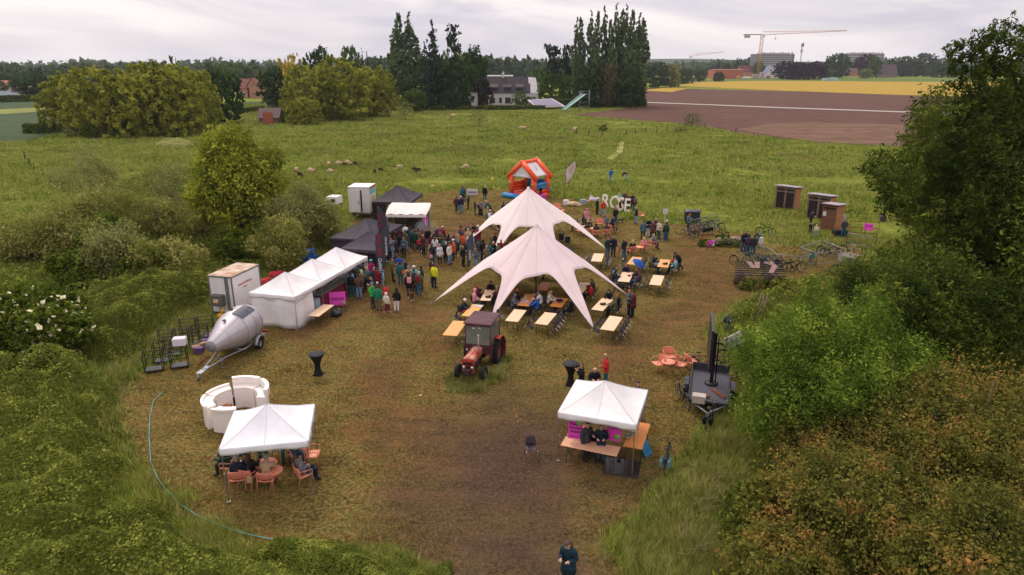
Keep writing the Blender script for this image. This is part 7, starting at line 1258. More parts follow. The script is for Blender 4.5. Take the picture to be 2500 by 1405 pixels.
# right horizon
house('warehouse', 'long red brick warehouse at the building site', 1742, 1815, 193, 171, 169.5, 25, R_('a8604c', .9), R_('8c5c50'), cat='warehouse', wins=[(.93, .25, .1, .3)]); house('site_shed', 'small orange red block under the small crane', 1678, 1694, 180, 159, 158.5, 12, R_('b4604c'), R_('a85c4c'), cat='building')
house('house', 'house with maroon roof left of the tower crane', 1805, 1838, 186, 176, 161, 14, R_('a87460'), R_('6c3c38'), wins=[(.6, .6, .1, .1)], cat='house'); house('white_gabled_house', 'white gabled house right of the tower crane', 1868, 1893, 191, 180, 160, 12, M_HW, R_('6c7c98'), gable='front', wins=[(.5, .6, .15, .15), (.6, .3, .15, .15)])
house('brick_cottage', 'small brick cottage right of the copper beeches', 2070, 2094, 187, 178, 167, 12, M_BRK, R_('6c4c48'), chim=.2); house('brick_cottage', 'low pale roofed house left of the brick cottage', 2042, 2066, 187, 179, 172, 12, R_('9c8478'), R_('7c6c6c')); house('barn', 'dark gabled house half hidden right of the brick cottage', 2150, 2190, 190, 182, 158, 14, R_('7c6c68'), R_('5a4a4e'))
def flats(label, x0, x1, by, ty, fl, cell=.3):
    a, b = G(x0, by), G(x1, by); w_ = b.x - a.x; H_ = topz(ty, a.y); o = empty('apartment_block', a, 0, label, 'apartment block'); s = MB(); s.box((w_ / 2, 15, H_ / 2), (w_, 30, H_)); s.build('wall', R_('6e7078', .8), o); fh = H_ / fl
    for k in range(fl): s = MB(); s.box((w_ * .47, -.4, fh * (k + .85)), (w_ * .93, .8, fh * .32)); s.build('balcony', R_('b4b0b4', .7), o)
    s = MB(); [s.box((w_ * (i + .5) / 12, 5, H_ + .8), (w_ * .02, 3, 1.6 + (i % 3))) for i in range(12)]; s.box((w_ * .5, 8, H_ + .6), (w_ * .7, 6, 1.2)); s.build('roof_plant', R_('a09ca4'), o)
flats('grey apartment block with many balcony rows behind the tower crane', 1844, 1934, 186, 132, 11); flats('far apartment block showing above the purple trees', 2062, 2152, 180, 131, 8)
def crane(px, by, ty, jib0, jib1, ytip, label, mast, jib, wpx=3):
    a = G(px, by); k = a.y / F; H_ = topz(ty, a.y); o = empty('tower_crane', a, 0, label, 'crane', 'tower cranes'); s = MB(); n = 14; hw = wpx * k / 2
    for x in (-hw, hw):
        for y in (-hw, hw): s.tube([(x, y, 0), (x, y, H_)], hw * .16, 4)
    for i in range(n):
        z0, z1 = H_ * i / n, H_ * (i + 1) / n; q = 1 if i % 2 else -1; s.tube([(-hw * q, -hw, z0), (hw * q, -hw, z1)], hw * .12, 4); s.tube([(-hw, -hw * q, z0), (-hw, hw * q, z1)], hw * .12, 4)
    s.build('mast', mast, o); s = MB(); x1 = (jib1 - px) * k; zt = topz(ytip, a.y); m_ = 22
    s.tube([(0, -hw, H_), (x1, 0, zt)], hw * .16, 4); s.tube([(0, hw, H_), (x1, 0, zt)], hw * .16, 4); s.tube([(0, 0, H_ + hw * 2.6), (x1, 0, zt + hw * .4)], hw * .16, 4)
    for i in range(m_): u0, u1 = i / m_, (i + .5) / m_; s.tube([(x1 * u0, -hw * (1 - u0), H_ + (zt - H_) * u0), (x1 * u1, 0, H_ + hw * 2.6 * (1 - u1) + (zt - H_) * u1)], hw * .09, 4); s.tube([(x1 * u1, 0, H_ + hw * 2.6 * (1 - u1) + (zt - H_) * u1), (x1 * (i + 1) / m_, -hw * (1 - u0), H_ + (zt - H_) * (i + 1) / m_)], hw * .09, 4)
    s.build('jib', jib, o); s = MB(); x0 = (jib0 - px) * k; s.box((x0 / 2, 0, H_ + hw * .3), (-x0, hw * 1.6, hw * .6)); s.build('counter_jib', R_('6c4a44'), o); s = MB(); s.box((x0 * .8, 0, H_ - hw * 1.2), (-x0 * .3, hw * 1.4, hw * 2)); s.build('counterweight', R_('a09ca0'), o)
    s = MB(); s.box((hw, -hw * 1.3, H_ - hw), (hw * 1.6, hw, hw * 1.6)); s.build('operator_cab', M_HW, o); s = MB(); xh = x1 * .16; s.tube([(xh, 0, H_), (xh, 0, H_ - 12 * k)], hw * .08, 4); s.box((xh, 0, H_ - 8 * k), (4 * k, k, 1.6 * k)); s.build('hook', R_('a05048'), o)
crane(1850, 192, 86, 1807, 2042, 76, 'large yellow tower crane with its jib pointing right', R_('c08a3a', .6), R_('c8806a', .6), 5.5); crane(1685, 165, 138, 1681, 1760, 128, 'small red slewing crane above the warehouse', R_('9c9ca4', .6), R_('c04830', .6), 4)
a = G(1949, 186); k = a.y / F; s = MB(); H_ = topz(106, a.y); s.tube([(0, 0, 0), (0, 0, H_)], .6 * k, 5); s.tube([(2.4 * k, 0, 0), (1.6 * k, 0, H_)], .35 * k, 5); o = empty('antenna_mast', a, 0, 'lattice antenna mast right of the apartment block', 'mast'); s.build('mast', R_('8c8c94'), o); s = MB(); [s.box((x * k, -k, H_ - z * k), (1.4 * k, k, 8 * k)) for x, z in ((-1.5, 5), (1.2, 3), (3, 4), (-1.2, 17), (1.6, 17))]; s.build('antenna_panel', R_('6c6c78'), o)
a = G(2013, 198.5); k = a.y / F; s = MB(); s.box((16 * k, 3, 3.4 * k), (33 * k, 5, 6.6 * k)); s.box((24 * k, 3, 7.5 * k), (10 * k, 5, 2 * k)); tag(s.build('greenhouse', R_('b4c8c4', .4, col2='8ca8a4', scale=.6), None, a), 'pale greenhouse like shed in the barley field', 'greenhouse')
a = G(2000, 189); s = MB(); s.box((9 * k, 3, 3 * k), (18 * k, 5, 6 * k)); tag(s.build('blue_container', R_('2c4a7c', .5), None, a), 'blue container right of the copper beeches', 'container')
for i, (px, w1, h1, c_) in enumerate(((1800, 10, 8, 'c88a3c'), (1812, 22, 5, 'd8d4d0'), (1838, 16, 12, 'b49c94'), (1856, 12, 16, 'b4a8a8'), (1872, 10, 8, 'a86c70'))): a = G(px, 193.5 - i * .3); s = MB(); s.box((w1 * k / 2, 2, h1 * k / 2), (w1 * k, 4, h1 * k), bev=.3); s.box((w1 * k / 2, 0, h1 * k * .5), (w1 * k * .9, .5, h1 * k * .12)); tag(s.build('site_cabin', R_(c_, .6), None, a), ['orange cabin at the building site', 'white tarpaulin covered stack at the building site', 'pale cabin left of the crane foot', 'tall pale block stack at the crane foot', 'reddish cabin right of the crane foot'][i], 'cabin', 'site cabins')
s = MB(); s.ball((0, 0, 0), (420, 160, 34), 40); s.ball((500, 60, 0), (500, 160, 26), 40); tag(s.build('hills', R_('3c4a36', .95), None, G(1650, 172)), None, None, None, 'structure')
# ================================================================== PEOPLE
def V3(*a): return Vector(a)
ARM = dict(relax=((.05, .03, -.28), (.06, -.05, -.52)), bent=((.05, .02, -.27), (-.04, -.21, -.21)), high=((.05, -.11, -.24), (-.05, -.22, -.01)), reach=((.05, -.15, -.22), (-.04, -.38, -.22)), hip=((.15, .04, -.24), (.03, -.05, -.44)), head=((.20, -.03, .04), (.02, -.03, .20)), down=((.03, -.10, -.26), (.0, -.20, -.48)), lap=((.04, -.02, -.27), (-.06, -.24, -.36)))
POSE = dict(  # torso lean, head tilt, left arm, right arm, legs
    stand=(2, 5, 'relax', 'relax', 'stand'), drink=(3, 8, 'bent', 'relax', 'stand'), talk=(3, 5, 'bent', 'bent', 'stand'), phone=(4, 28, 'bent', 'bent', 'apart'), photo=(2, 4, 'high', 'high', 'stand'), hip=(2, 6, 'hip', 'relax', 'apart'), walk=(7, 8, 'relax', 'bent', 'walk'),
    lean=(48, 10, 'down', 'down', 'stride'), headarm=(2, 2, 'head', 'bent', 'stand'), bend=(80, 20, 'down', 'down', 'apart'), sit=(2, 10, 'lap', 'lap', 'sit'), sittab=(14, 14, 'reach', 'reach', 'sit'), sitback=(-12, 22, 'lap', 'bent', 'sit'), sitdrink=(6, 8, 'high', 'reach', 'sit'))
LEG = dict(stand=[((.10, -.01, .50), (.11, .02, .09), (.13, -.15, .045))] * 2, apart=[((.13, -.03, .50), (.17, .02, .09), (.20, -.15, .045)), ((.11, -.01, .50), (.12, .04, .09), (.14, -.13, .045))], walk=[((.09, -.14, .52), (.09, -.20, .10), (.09, -.37, .06)), ((.09, .02, .50), (.09, .26, .14), (.10, .12, .045))],
    stride=[((.09, -.05, .50), (.10, -.02, .09), (.10, -.19, .045)), ((.09, .16, .52), (.10, .50, .20), (.11, .42, .07))], sit=[((.12, -.44, .52), (.13, -.42, .10), (.14, -.58, .05))] * 2)
TPL = {}
def template(pose):
    if pose in TPL: return TPL[pose]
    lean, tilt, la, ra, lg = POSE[pose]; hz = .54 if lg == 'sit' else .93; P = V3(0, .02 if lean < 30 else .1, hz); d = V3(0, -math.sin(R(lean)), math.cos(R(lean))); hd = V3(0, -math.sin(R(lean * .55 + tilt)), math.cos(R(lean * .55 + tilt)))
    J = [P, P + d * .14, P + d * .33, P + d * .47]; nb = J[3] + hd * .07; J += [nb, nb + hd * .075, nb + hd * .155, nb + hd * .235]; rad = [.118, .105, .128, .085, .052, .078, .092, .055]; E_ = [(i, i + 1) for i in range(7)]; lab = ['torso'] * 3 + ['neck', 'neck', 'head', 'head']
    seg = [(J[a], J[b_], l, (rad[a] + rad[b_]) / 2) for (a, b_), l in zip(E_, lab)]; hc = nb + hd * .13; sh = P + d * .43; wr = []
    for q, arm in ((1, la), (-1, ra)):
        s0 = sh + V3(q * .165, 0, 0); e1, w1 = ARM[arm]
        el = s0 + V3(q * e1[0], e1[1], e1[2]); wi = s0 + V3(q * w1[0], w1[1], w1[2])
        i0 = len(J); J += [s0, el, wi, wi + (wi - el).normalized() * .05]; rad += [.062, .046, .032, .030]; E_ += [(2, i0), (i0, i0 + 1), (i0 + 1, i0 + 2), (i0 + 2, i0 + 3)]; wr.append((wi, (wi - el).normalized(), q))
        seg += [(J[2], s0, 'torso', .1), (s0, el, 'arm', .055), (el, wi, 'arm', .04), (wi, J[-1], 'hand', .03)]
    for q, (kn, an, to) in zip((1, -1), LEG[lg]):
        i0 = len(J); kz = V3(q * kn[0], kn[1], kn[2]); az = V3(q * an[0], an[1], an[2]); tz = V3(q * to[0], to[1], to[2]); h0 = P + V3(q * .085, -.02, -.06); J += [h0, kz, az, tz]; rad += [.092, .062, .043, .036]; E_ += [(0, i0), (i0, i0 + 1), (i0 + 1, i0 + 2), (i0 + 2, i0 + 3)]
        seg += [(P, h0, 'leg', .1), (h0, kz, 'leg', .077), (kz, az, 'leg', .05), (az, tz, 'foot', .04)]
    me = bpy.data.meshes.new('t'); me.from_pydata([tuple(j) for j in J], E_, []); o = bpy.data.objects.new('t', me); COL.objects.link(o); md = o.modifiers.new('s', 'SKIN'); md.use_smooth_shade = True
    for i, v in enumerate(me.skin_vertices[0].data): v.radius = (rad[i], rad[i]); v.use_root = i == 0
    o.modifiers.new('u', 'SUBSURF').levels = 1; ev = bpy.data.meshes.new_from_object(o.evaluated_get(bpy.context.evaluated_depsgraph_get())); bpy.data.objects.remove(o)
    co = np.empty(len(ev.vertices) * 3); ev.vertices.foreach_get('co', co); co = co.reshape(-1, 3); nr = np.array([tuple(v.normal) for v in ev.vertices]); F_ = [tuple(p.vertices) for p in ev.polygons]
    fc_ = np.array([co[list(f)].mean(0) for f in F_]); best = np.full(len(F_), 1e9); lb = np.array(['torso '] * len(F_), dtype=object)
    for a, b_, l, r_ in seg:
        a, b_ = np.array(a), np.array(b_); ab = b_ - a; t = np.clip(((fc_ - a) @ ab) / (ab @ ab + 1e-9), 0, 1); dd = np.linalg.norm(fc_ - a - t[:, None] * ab, axis=1) - r_ * .8; k = dd < best; best[k] = dd[k]; lb[k] = l
    hcn, hdn = np.array(hc), np.array(hd); fw = np.array((0, -math.cos(R(lean * .55 + tilt)), -math.sin(R(lean * .55 + tilt))))
    rel = fc_ - hcn; up_, fr_ = rel @ hdn, rel @ fw
    def shell(name, mask, off, extra=None, seg_t=None):
        s = MB(); used = sorted({i for f, m_ in zip(F_, mask) if m_ for i in f}); ix = {v: i for i, v in enumerate(used)}; s.add([tuple(co[v] + nr[v] * off) for v in used], [tuple(ix[i] for i in f) for f, m_ in zip(F_, mask) if m_], 0, True)
        if extra: extra(s)
        return s.mesh(name)
    tor = lb == 'torso'; arm = lb == 'arm'; leg = lb == 'leg'; foot = lb == 'foot'; head = (lb == 'head'); nck = lb == 'neck'
    pel = (np.linalg.norm(fc_ - np.array(P), axis=1) < .17)
    K = {}
    s = MB(); s.add([tuple(c) for c in co], F_, 0, True)   # the body, one continuous skin
    hM = Matrix.Rotation(R(lean * .55 + tilt), 4, 'X')
    hp = lambda x, f, u: tuple(hc + V3(x, 0, 0) + Vector(fw) * f + hd * u)
    s.tube([hp(0, .084, .025), hp(0, .112, -.012), hp(0, .088, -.02)], [.008, .013, .010], 6); 
    for q in (-1, 1):
        s.ball(hp(q * .032, .080, .018), .010, 6, 1); s.ball(hp(q * .088, -.005, .0), (.012, .022, .032), 6)
    s.tube([hp(-.022, .082, -.045), hp(0, .088, -.046), hp(.022, .082, -.045)], .005, 5, 2)
    for wi, dr, q in wr:   # palm, four fingers of different length, thumb from the side of the palm
        side = dr.cross(V3(0, 0, 1)); side = side.normalized() if side.length > .1 else V3(1, 0, 0); nm = side.cross(dr).normalized(); pc = wi + dr * .06
        s.tube([wi, wi + dr * .045, wi + dr * .09], [.026, .036, .030], 8)
        for k_, (off, ln) in enumerate(((-.027, .068), (-.009, .078), (.009, .073), (.027, .056))): a0 = wi + dr * .085 + side * off; s.tube([a0, a0 + dr * ln * .5 - nm * .006, a0 + dr * ln * .85 - nm * .028], [.0095, .009, .007], 5)
        a0 = wi + dr * .035 + side * (.032 * -q); s.tube([a0, a0 + dr * .03 + side * (.018 * -q) - nm * .012, a0 + dr * .055 + side * (.016 * -q) - nm * .028], [.012, .010, .008], 5)
    K['body'] = s.mesh('person'); K['jacket'] = shell('jacket', tor | arm | (pel & (fc_[:, 2] > P.z - .10)), .026); K['trousers'] = shell('trousers', leg | pel, .014); K['shoes'] = shell('shoes', foot, .016)
    K['shorts'] = shell('shorts', (leg | pel) & (fc_[:, 2] > .42), .03)
    cz = .38 if lg != 'sit' else .0
    def skirt(s):
        if lg == 'sit': return
        s.lathe([(.155, P.z + .12), (.175, P.z - .05), (.20, P.z - .28), (.19, P.z - .28)], 16, (0, P.y - .01, 0), M=Matrix.Diagonal((1.15, .92, 1, 1)))
    K['coat'] = shell('coat', tor | arm | pel, .030, skirt)
    K['hair'] = shell('hair', (head | nck) & ((up_ > .050) | ((fr_ < .005) & (up_ > -.075))) & (up_ > -.09), .016)
    def drop(s): s.tube([hp(0, -.035, .02), hp(0, -.065, -.08), hp(0, -.085, -.20), hp(0, -.09, -.30)], [.085, .092, .085, .05], 10)
    K['longhair'] = shell('hair', (head | nck) & ((up_ > .050) | ((fr_ < .012) & (up_ > -.10))), .018, drop)
    K['hood'] = shell('hood', (head | nck) & ((up_ > .045) | (fr_ < .040)), .030); K['hat'] = shell('hat', head & (up_ > .028), .030)
    def brim(s): s.grid(lambda a, b_: hp((a - .5) * .13, .085 + .07 * b_ * (1 - (2 * a - 1) ** 2 * .5), .045 - .01 * b_), 5, 3)
    K['cap'] = shell('cap', head & (up_ > .032), .022, brim); TPL[pose] = (K, hc); return TPL[pose]
CLR = dict(black='1b1b20', navy='1d2638', dark='2b2a30', grey='6c6c76', charcoal='3c3c42', teal='1f5e66', green='1f7a55', lime='3fae52', olive='5a5a38', red='c22f2c', maroon='55202c', magenta='a02858', pink='d8909a', beige='b09474', cream='d6cabb', white='dcd8dc', brown='5a3e34', blue='2456a8', lightblue='8ab8d8', jeans='2f5578', lightjeans='6f95b8', khaki='6f5f4c', purple='4c3250', orange='d0582c', darkgreen='1d3c34', yellow='d8d820', turquoise='6fc0c4', slate='4c6470', petrol='16333f', darkred='7a1e2c')
HRC = dict(dark='241c1c', brown='4f382c', blond='b09264', grey='8a847e', ginger='8a4a2a', white='c8c4c0')
PLC = dict(g='by the grill stall', q='in the crowd before the grill', m='in the middle of the crowd', l='behind the left tent arm', b='at the marquee bar', f='in front of the marquee', d='in the group beside the marquee', y='alone right of the crowd', a='left of the narrow banner', k='far left behind the tents', c='at the far cocktail table', s='left of the rear star tent', j='on the bouncy castle', w='walking far out in the meadow', r='beside the giant letters', o='in the big coral circle', t='standing right of the coral circle', h='below the coral circle', n='on coral chairs by the yellow table', u='at the blue umbrella table', e='at the rightmost busy table', p='under the front star tent', x='at the star tent left edge', z='right of the front star tent', v='behind the ticket tent', i='inside the ticket tent', L='under the front left tent', T='by the toilet cabins', B='by the middle bicycle barrier', W='beside the waste bin', M='on the mud at the bottom edge', A='behind the front star tent')
SKIN = [mat('skin_light', 'cf9f88', .6, var=.04), mat('skin_tan', 'b8866c', .6, var=.04)]; M_EYE = mat('dark_eye', '1a1412', .4); M_LIP = mat('lips', 'a05c54', .5)
LABELS = {}
def cm(n): return mat('cloth_' + n, CLR[n], .85, var=.14, scale=7, bump=.3, bscale=14)
def person(hx, hy, pose, yaw, s_, top, gar, bot, hs, hcol, plc, pos=None, adj='', zoff=0):
    K, hc = template(pose); z = hc.z * s_ + zoff
    if pos is None: g = G(hx, hy, z); ca, sa = math.cos(R(yaw)), math.sin(R(yaw)); g = V3(g.x - (hc.x * ca - hc.y * sa) * s_, g.y - (hc.x * sa + hc.y * ca) * s_, zoff)
    else: g = V3(pos[0], pos[1], zoff)
    o = bpy.data.objects.new('person', K['body']); COL.objects.link(o); o.location = g; o.rotation_euler = (R((hx * 13 % 7) - 3) * (pose[:3] != 'sit'), R((hy * 11 % 7 - 3) * .8) * (pose[:3] != 'sit'), R(yaw)); wd = 1.0 if s_ > .8 else 1.08; o.scale = (s_ * wd * 1.04, s_ * wd * 1.04, s_)
    if not len(K['body'].materials):
        for m in (SKIN[0], M_EYE, M_LIP): K['body'].materials.append(m)
    if (hx + hy) % 5 == 0: o.material_slots[0].link = 'OBJECT'; o.material_slots[0].material = SKIN[1]
    def part(k, m, nm=None):
        me = K[k]; c = bpy.data.objects.new(nm or me.name.split('.')[0], me); COL.objects.link(c); c.parent = o
        if not len(me.materials): me.materials.append(m)
        c.material_slots[0].link = 'OBJECT'; c.material_slots[0].material = m
    part('coat' if gar == 'c' else 'jacket', cm(top)); part('shorts' if gar == 's' else 'trousers', cm(bot)); part('shoes', cm('white' if (hx * 7 + hy) % 4 == 0 else 'dark'))
    hn = {'s': 'short %s hair' % hcol, 'l': 'long %s hair' % hcol, 'h': 'hood up', 'b': '%s hat' % hcol, 'c': '%s cap' % hcol, 'n': 'bald head'}[hs]
    if hs in 'sl': part('hair' if hs == 's' else 'longhair', mat('hair_' + hcol, HRC[hcol], .7, var=.25, scale=20))
    elif hs == 'h': part('hood', cm(top))
    elif hs in 'bc': part('hat' if hs == 'b' else 'cap', cm(hcol)); 
    if hs in 'bc' : part('hair', mat('hair_brown', HRC['brown'], .7, var=.25, scale=20))
    ps = {'sit': 'sitting', 'wal': 'walking', 'lea': 'leaning over', 'ben': 'bending down', 'pho': '', 'hea': 'arm raised'}.get(pose[:3], '')
    nn = lambda c: {'lightjeans': 'light blue', 'jeans': 'blue', 'lightblue': 'pale blue', 'darkgreen': 'dark green', 'darkred': 'dark red', 'charcoal': 'charcoal'}.get(c, c)
    lab = '%s, %s, %s %s, %s %s, %s' % ('child' if s_ < .8 else 'person', hn, nn(top), 'coat' if gar == 'c' else 'jacket', nn(bot), 'shorts' if gar == 's' else 'trousers', (adj or PLC[plc]))
    LABELS.setdefault(lab, []).append(o); tag(o, lab, 'person', 'people ' + PLC[plc]); return o
PP = """884 644 stand 150 1 grey j jeans s dark b|881 662 talk 200 .97 khaki j dark l blond b|1034 576 drink 60 1 maroon j dark s blond q|1086 584 talk -150 1 teal j charcoal s brown m|1067 556 stand 10 1 purple j dark s blond m|1117 567 stand -60 1 beige j dark s brown m|1133 572 drink 130 1 orange j dark s dark l|1147 574 stand -160 .97 lightblue j jeans l blond l|1187 603 talk 30 1 khaki j dark s blond A|1222 588 stand 150 1 darkred j jeans s grey A|949 590 talk 30 1 purple j dark s dark q|984 582 drink -20 1 slate j dark l brown q|1023 583 walk 40 .7 red j dark s dark q|963 553 talk 20 1 dark j dark b white g|963 564 drink 150 1 maroon j jeans s grey g|960 574 drink -160 1 brown j dark s brown g|963 582 stand 170 1 charcoal s dark s dark q|955 586 stand 140 .98 lightblue c lightblue l ginger q|974 573 drink 175 1 black j navy s dark q|990 551 phone 200 1.02 white j dark s dark g|989 566 stand 165 1 olive j lightjeans s brown q|998 557 stand 180 1 navy j dark s dark g|1004 560 drink 190 1.02 teal c dark c black q|1012 565 stand 185 1 darkgreen c jeans s brown q|1020 562 stand 170 1 khaki c beige c dark q|1030 562 talk 210 1 brown c brown s ginger g|1044 559 stand 10 1.02 black j grey s brown q|1054 574 drink 60 .98 maroon j dark s dark m|1061 567 talk 20 1 navy j jeans s dark q|1074 568 phone -30 1 olive j charcoal s ginger q|1081 556 stand 160 1 darkred c dark b cream q|1091 572 talk -90 1 black j grey l dark q|1062 580 stand 170 .98 white j dark l brown m|1062 590 stand 10 .7 grey j lightjeans b pink m|1099 577 drink -60 1 brown c dark l ginger m|1111 579 stand 140 1.02 teal c dark s dark m|1105 588 talk -80 1 orange c dark b white m|1088 594 drink 40 1 black c dark s blond m|1097 598 hip 60 1 cream j lightjeans s dark m|1057 598 talk 150 1.03 navy j teal s brown m|1050 600 stand 80 .72 beige j jeans s blond m|1073 599 stand 30 .95 white c charcoal l blond m|1058 648 stand 150 1.03 yellow j navy s brown y|1052 641 stand 100 .98 maroon j jeans l dark y
1126 554 stand 170 1 red j jeans s dark l|1141 551 talk 20 .98 dark j dark b magenta l|1143 561 stand 175 1 beige c jeans h beige l|1155 550 phone -30 1 navy j dark s dark l|1165 557 stand 200 1 magenta c jeans l brown l|1170 553 talk -40 1 olive j dark b cream l|1155 581 lean 60 1 grey c dark s brown l|1131 602 stand 60 1 black j black s brown a|1160 608 drink -60 1 slate j lightjeans l brown a|1180 589 stand 190 1 black j black h black A|1170 589 drink 170 1 charcoal j grey c dark A|1194 595 drink 160 1 teal j lightjeans s dark A|1206 592 talk -30 1.02 black j dark n - A|1215 597 stand -120 1 olive j khaki s brown A|1245 594 talk -60 1 navy j dark s ginger A|1232 603 stand 20 1 maroon j dark s dark A
854 661 stand -160 .98 lightblue j jeans l ginger b|857 670 stand 175 1 black j teal s dark b|874 673 drink 190 1 brown j lightjeans s dark b|873 651 talk -150 1 green j dark s dark b|865 656 stand 160 1 maroon j dark s dark b|894 655 stand 185 1 slate j dark s blond b|894 630 stand -20 1 navy j dark c charcoal b|906 638 stand 170 1 magenta j dark b turquoise b|913 657 stand 175 1 dark c dark s grey b|921 656 stand 160 1.02 darkred c darkred c dark b|903 681 phone -60 1 navy j navy s ginger b|934 662 stand 100 .68 lightblue j lightblue h lightblue b
908 694 talk 60 1 lime j charcoal b grey f|919 692 stand 100 .7 dark j dark b white f|922 699 stand 170 1.02 green j khaki b darkgreen f|941 696 drink -100 1 red j dark s dark f|945 717 stand 150 .8 cream j darkred h cream f|965 707 drink 195 .92 black j white h black f
959 634 drink 100 1.03 olive j navy s brown d|975 625 talk 10 1.02 blue j jeans c dark d|976 643 stand 185 1 teal j jeans s dark d|989 637 phone -60 1 navy j navy s dark d|995 652 drink 20 .95 beige j dark b grey d|1012 653 talk -30 1 turquoise j dark b white d|1027 653 stand -60 1 darkgreen j dark h darkgreen d|998 668 stand 190 1 black c charcoal l dark d|1021 665 stand 175 1.02 olive j jeans n - d|1011 661 stand 160 .97 charcoal j charcoal b dark d
1129 458 stand 160 1 teal j dark s dark k|1134 457 stand 40 1 purple j dark l ginger k|1114 482 drink 120 1 charcoal c charcoal s dark k|1125 482 stand 190 1 navy j lightjeans b white k|1141 476 drink -100 1 darkgreen j dark s grey k|1183 455 stand 170 1.05 black j jeans n - k|1160 489 talk 90 .98 brown j brown s ginger c|1175 492 talk 10 .95 grey j dark s dark c|1186 492 lean -80 1.05 teal j black l blond c|1197 515 stand 160 1 grey j dark b white s|1200 517 bend 120 .9 olive j jeans s brown s|1216 520 stand -60 1 brown j dark s brown s|1230 496 stand 150 1 navy j dark s dark s|1239 496 stand -20 1 blue j navy h blue s|1224 510 talk 30 .95 maroon j dark s brown s
1320 456 stand 10 .66 black j black s dark j|1302 465 walk 70 .6 pink j red s ginger j|1493 414 walk 170 1 blue j lightjeans s dark w|1519 421 bend -90 1 black j lightjeans s grey w
1511 473 talk -60 1 turquoise j dark l blond r|1526 470 stand 10 1 brown j dark s brown r|1532 477 phone -60 1 charcoal c dark s dark r|1545 475 stand -30 1.03 navy j dark s brown r|1551 481 stand 175 1 darkred j teal s dark r|1461 488 phone 60 1 black j black s brown r|1474 492 walk 20 1 red j lightjeans s brown r|1517 490 stand 20 .72 maroon c dark s ginger r|1504 503 talk 60 .98 charcoal j jeans s brown r|1503 509 hip 30 1 black j jeans l brown r|1555 508 drink -80 1 navy j lightjeans s blond r|1435 513 phone 10 1 pink c darkgreen h pink o|1425 526 stand 60 .8 darkgreen j dark h darkgreen o
1571 541 stand 165 1 slate c black s brown t|1584 535 talk -10 1.04 black j white s dark t|1594 542 stand 10 1 brown c navy s dark t|1601 535 talk 20 1 purple j navy n - t|1611 541 drink -60 1 cream j teal s brown t|1626 546 stand 190 1 darkgreen j jeans s dark t|1630 541 stand 30 1.02 khaki c dark b cream t
1486 581 drink 20 1.02 darkgreen j jeans s brown h|1499 578 stand 10 1.05 navy j navy s brown h|1526 586 drink 30 1 navy j jeans l brown h|1649 619 lean -60 1.05 black j black c dark e|1540 711 talk 60 1 slate j dark s ginger z|1545 714 drink -120 1.02 maroon c black b dark z
1419 893 photo -80 .98 black j black s brown v|1456 905 phone 5 1.03 black j dark n - v|1480 870 drink -90 1.03 red j teal s blond v|1561 940 stand 0 1.02 navy j dark s dark v|1385 1334 phone -30 1.04 petrol c navy l brown M
1986 518 phone 70 1.02 navy j dark c dark T|1992 546 bend 30 .9 olive j dark s brown T|1995 551 stand 160 .62 cream j lightjeans b cream T|2064 537 hip 5 1.02 charcoal j teal s dark T|1815 568 headarm 40 1 navy j slate s dark B|1827 569 talk 0 1 black j dark s dark B|1829 576 stand 175 1 purple j jeans s dark B|1841 576 stand 185 1 charcoal j jeans s dark B|1850 567 lean -60 1 slate j lightjeans s ginger B|1686 524 phone 100 1 slate j navy s ginger W"""
AD = {}
for row in PP.split('\n'):
    for it in row.split('|'):
        a = it.split(); person(int(a[0]), int(a[1]), a[2], float(a[3]), float(a[4]), a[5], a[6], a[7], a[8], a[9], a[10], zoff=.62 if a[10] == 'j' else 0)
for q, ps, yw, t_, b_, h_ in (((1432, 1060), 'drink', 30, 'charcoal', 'dark', 'dark'), ((1470, 1066), 'talk', -10, 'navy', 'jeans', 'brown')): g = G(*q, 1.1); person(1, 2, ps, yw, 1, t_, 'j', b_, 's', h_, 'i', pos=g)
# seated people on the brown chairs
for it in """s1 sit pink charcoal h pink x|s2 sitdrink maroon dark l ginger x|s3 sittab black dark s dark x|s4 sittab maroon dark b beige x|s5 sittab navy red b white x|s6 sittab grey dark h grey p|s7 sittab blue dark s dark p|s8 sit black dark l ginger p|s9 sittab white dark l brown p|s10 sittab cream dark l blond p|s13 sit black black s dark p|s32 sit charcoal dark s brown p|s33 sittab maroon jeans s dark p|s14 sit red black l dark z|s15 sittab dark dark c dark z|s17 sittab black dark h black z|s18 sittab olive dark s brown z|s19 sit black dark s ginger z|s21 sit lightblue dark l dark u|s22 sittab dark jeans h dark u|s23 sittab navy dark l ginger u|s24 sittab black dark s brown u|s25 sitback purple jeans b maroon u|s27 sitdrink navy lightblue s brown e|s28 sitback olive dark s khaki e|s29 sitdrink red dark c dark e|s30 sit turquoise dark s dark e|s34 sittab navy dark s brown A""".split('|'):
    a = it.split(); x, y, f = SEATS[a[0]]; hc_ = a[5] if a[4] not in 'sl' or a[5] in HRC else 'brown'; person(int(x * 9), int(y * 7), a[1], math.degrees(f), 1, a[2], 'j', a[3], a[4], hc_, a[6], pos=(x + math.sin(f) * -.02, y + math.cos(f) * .0))
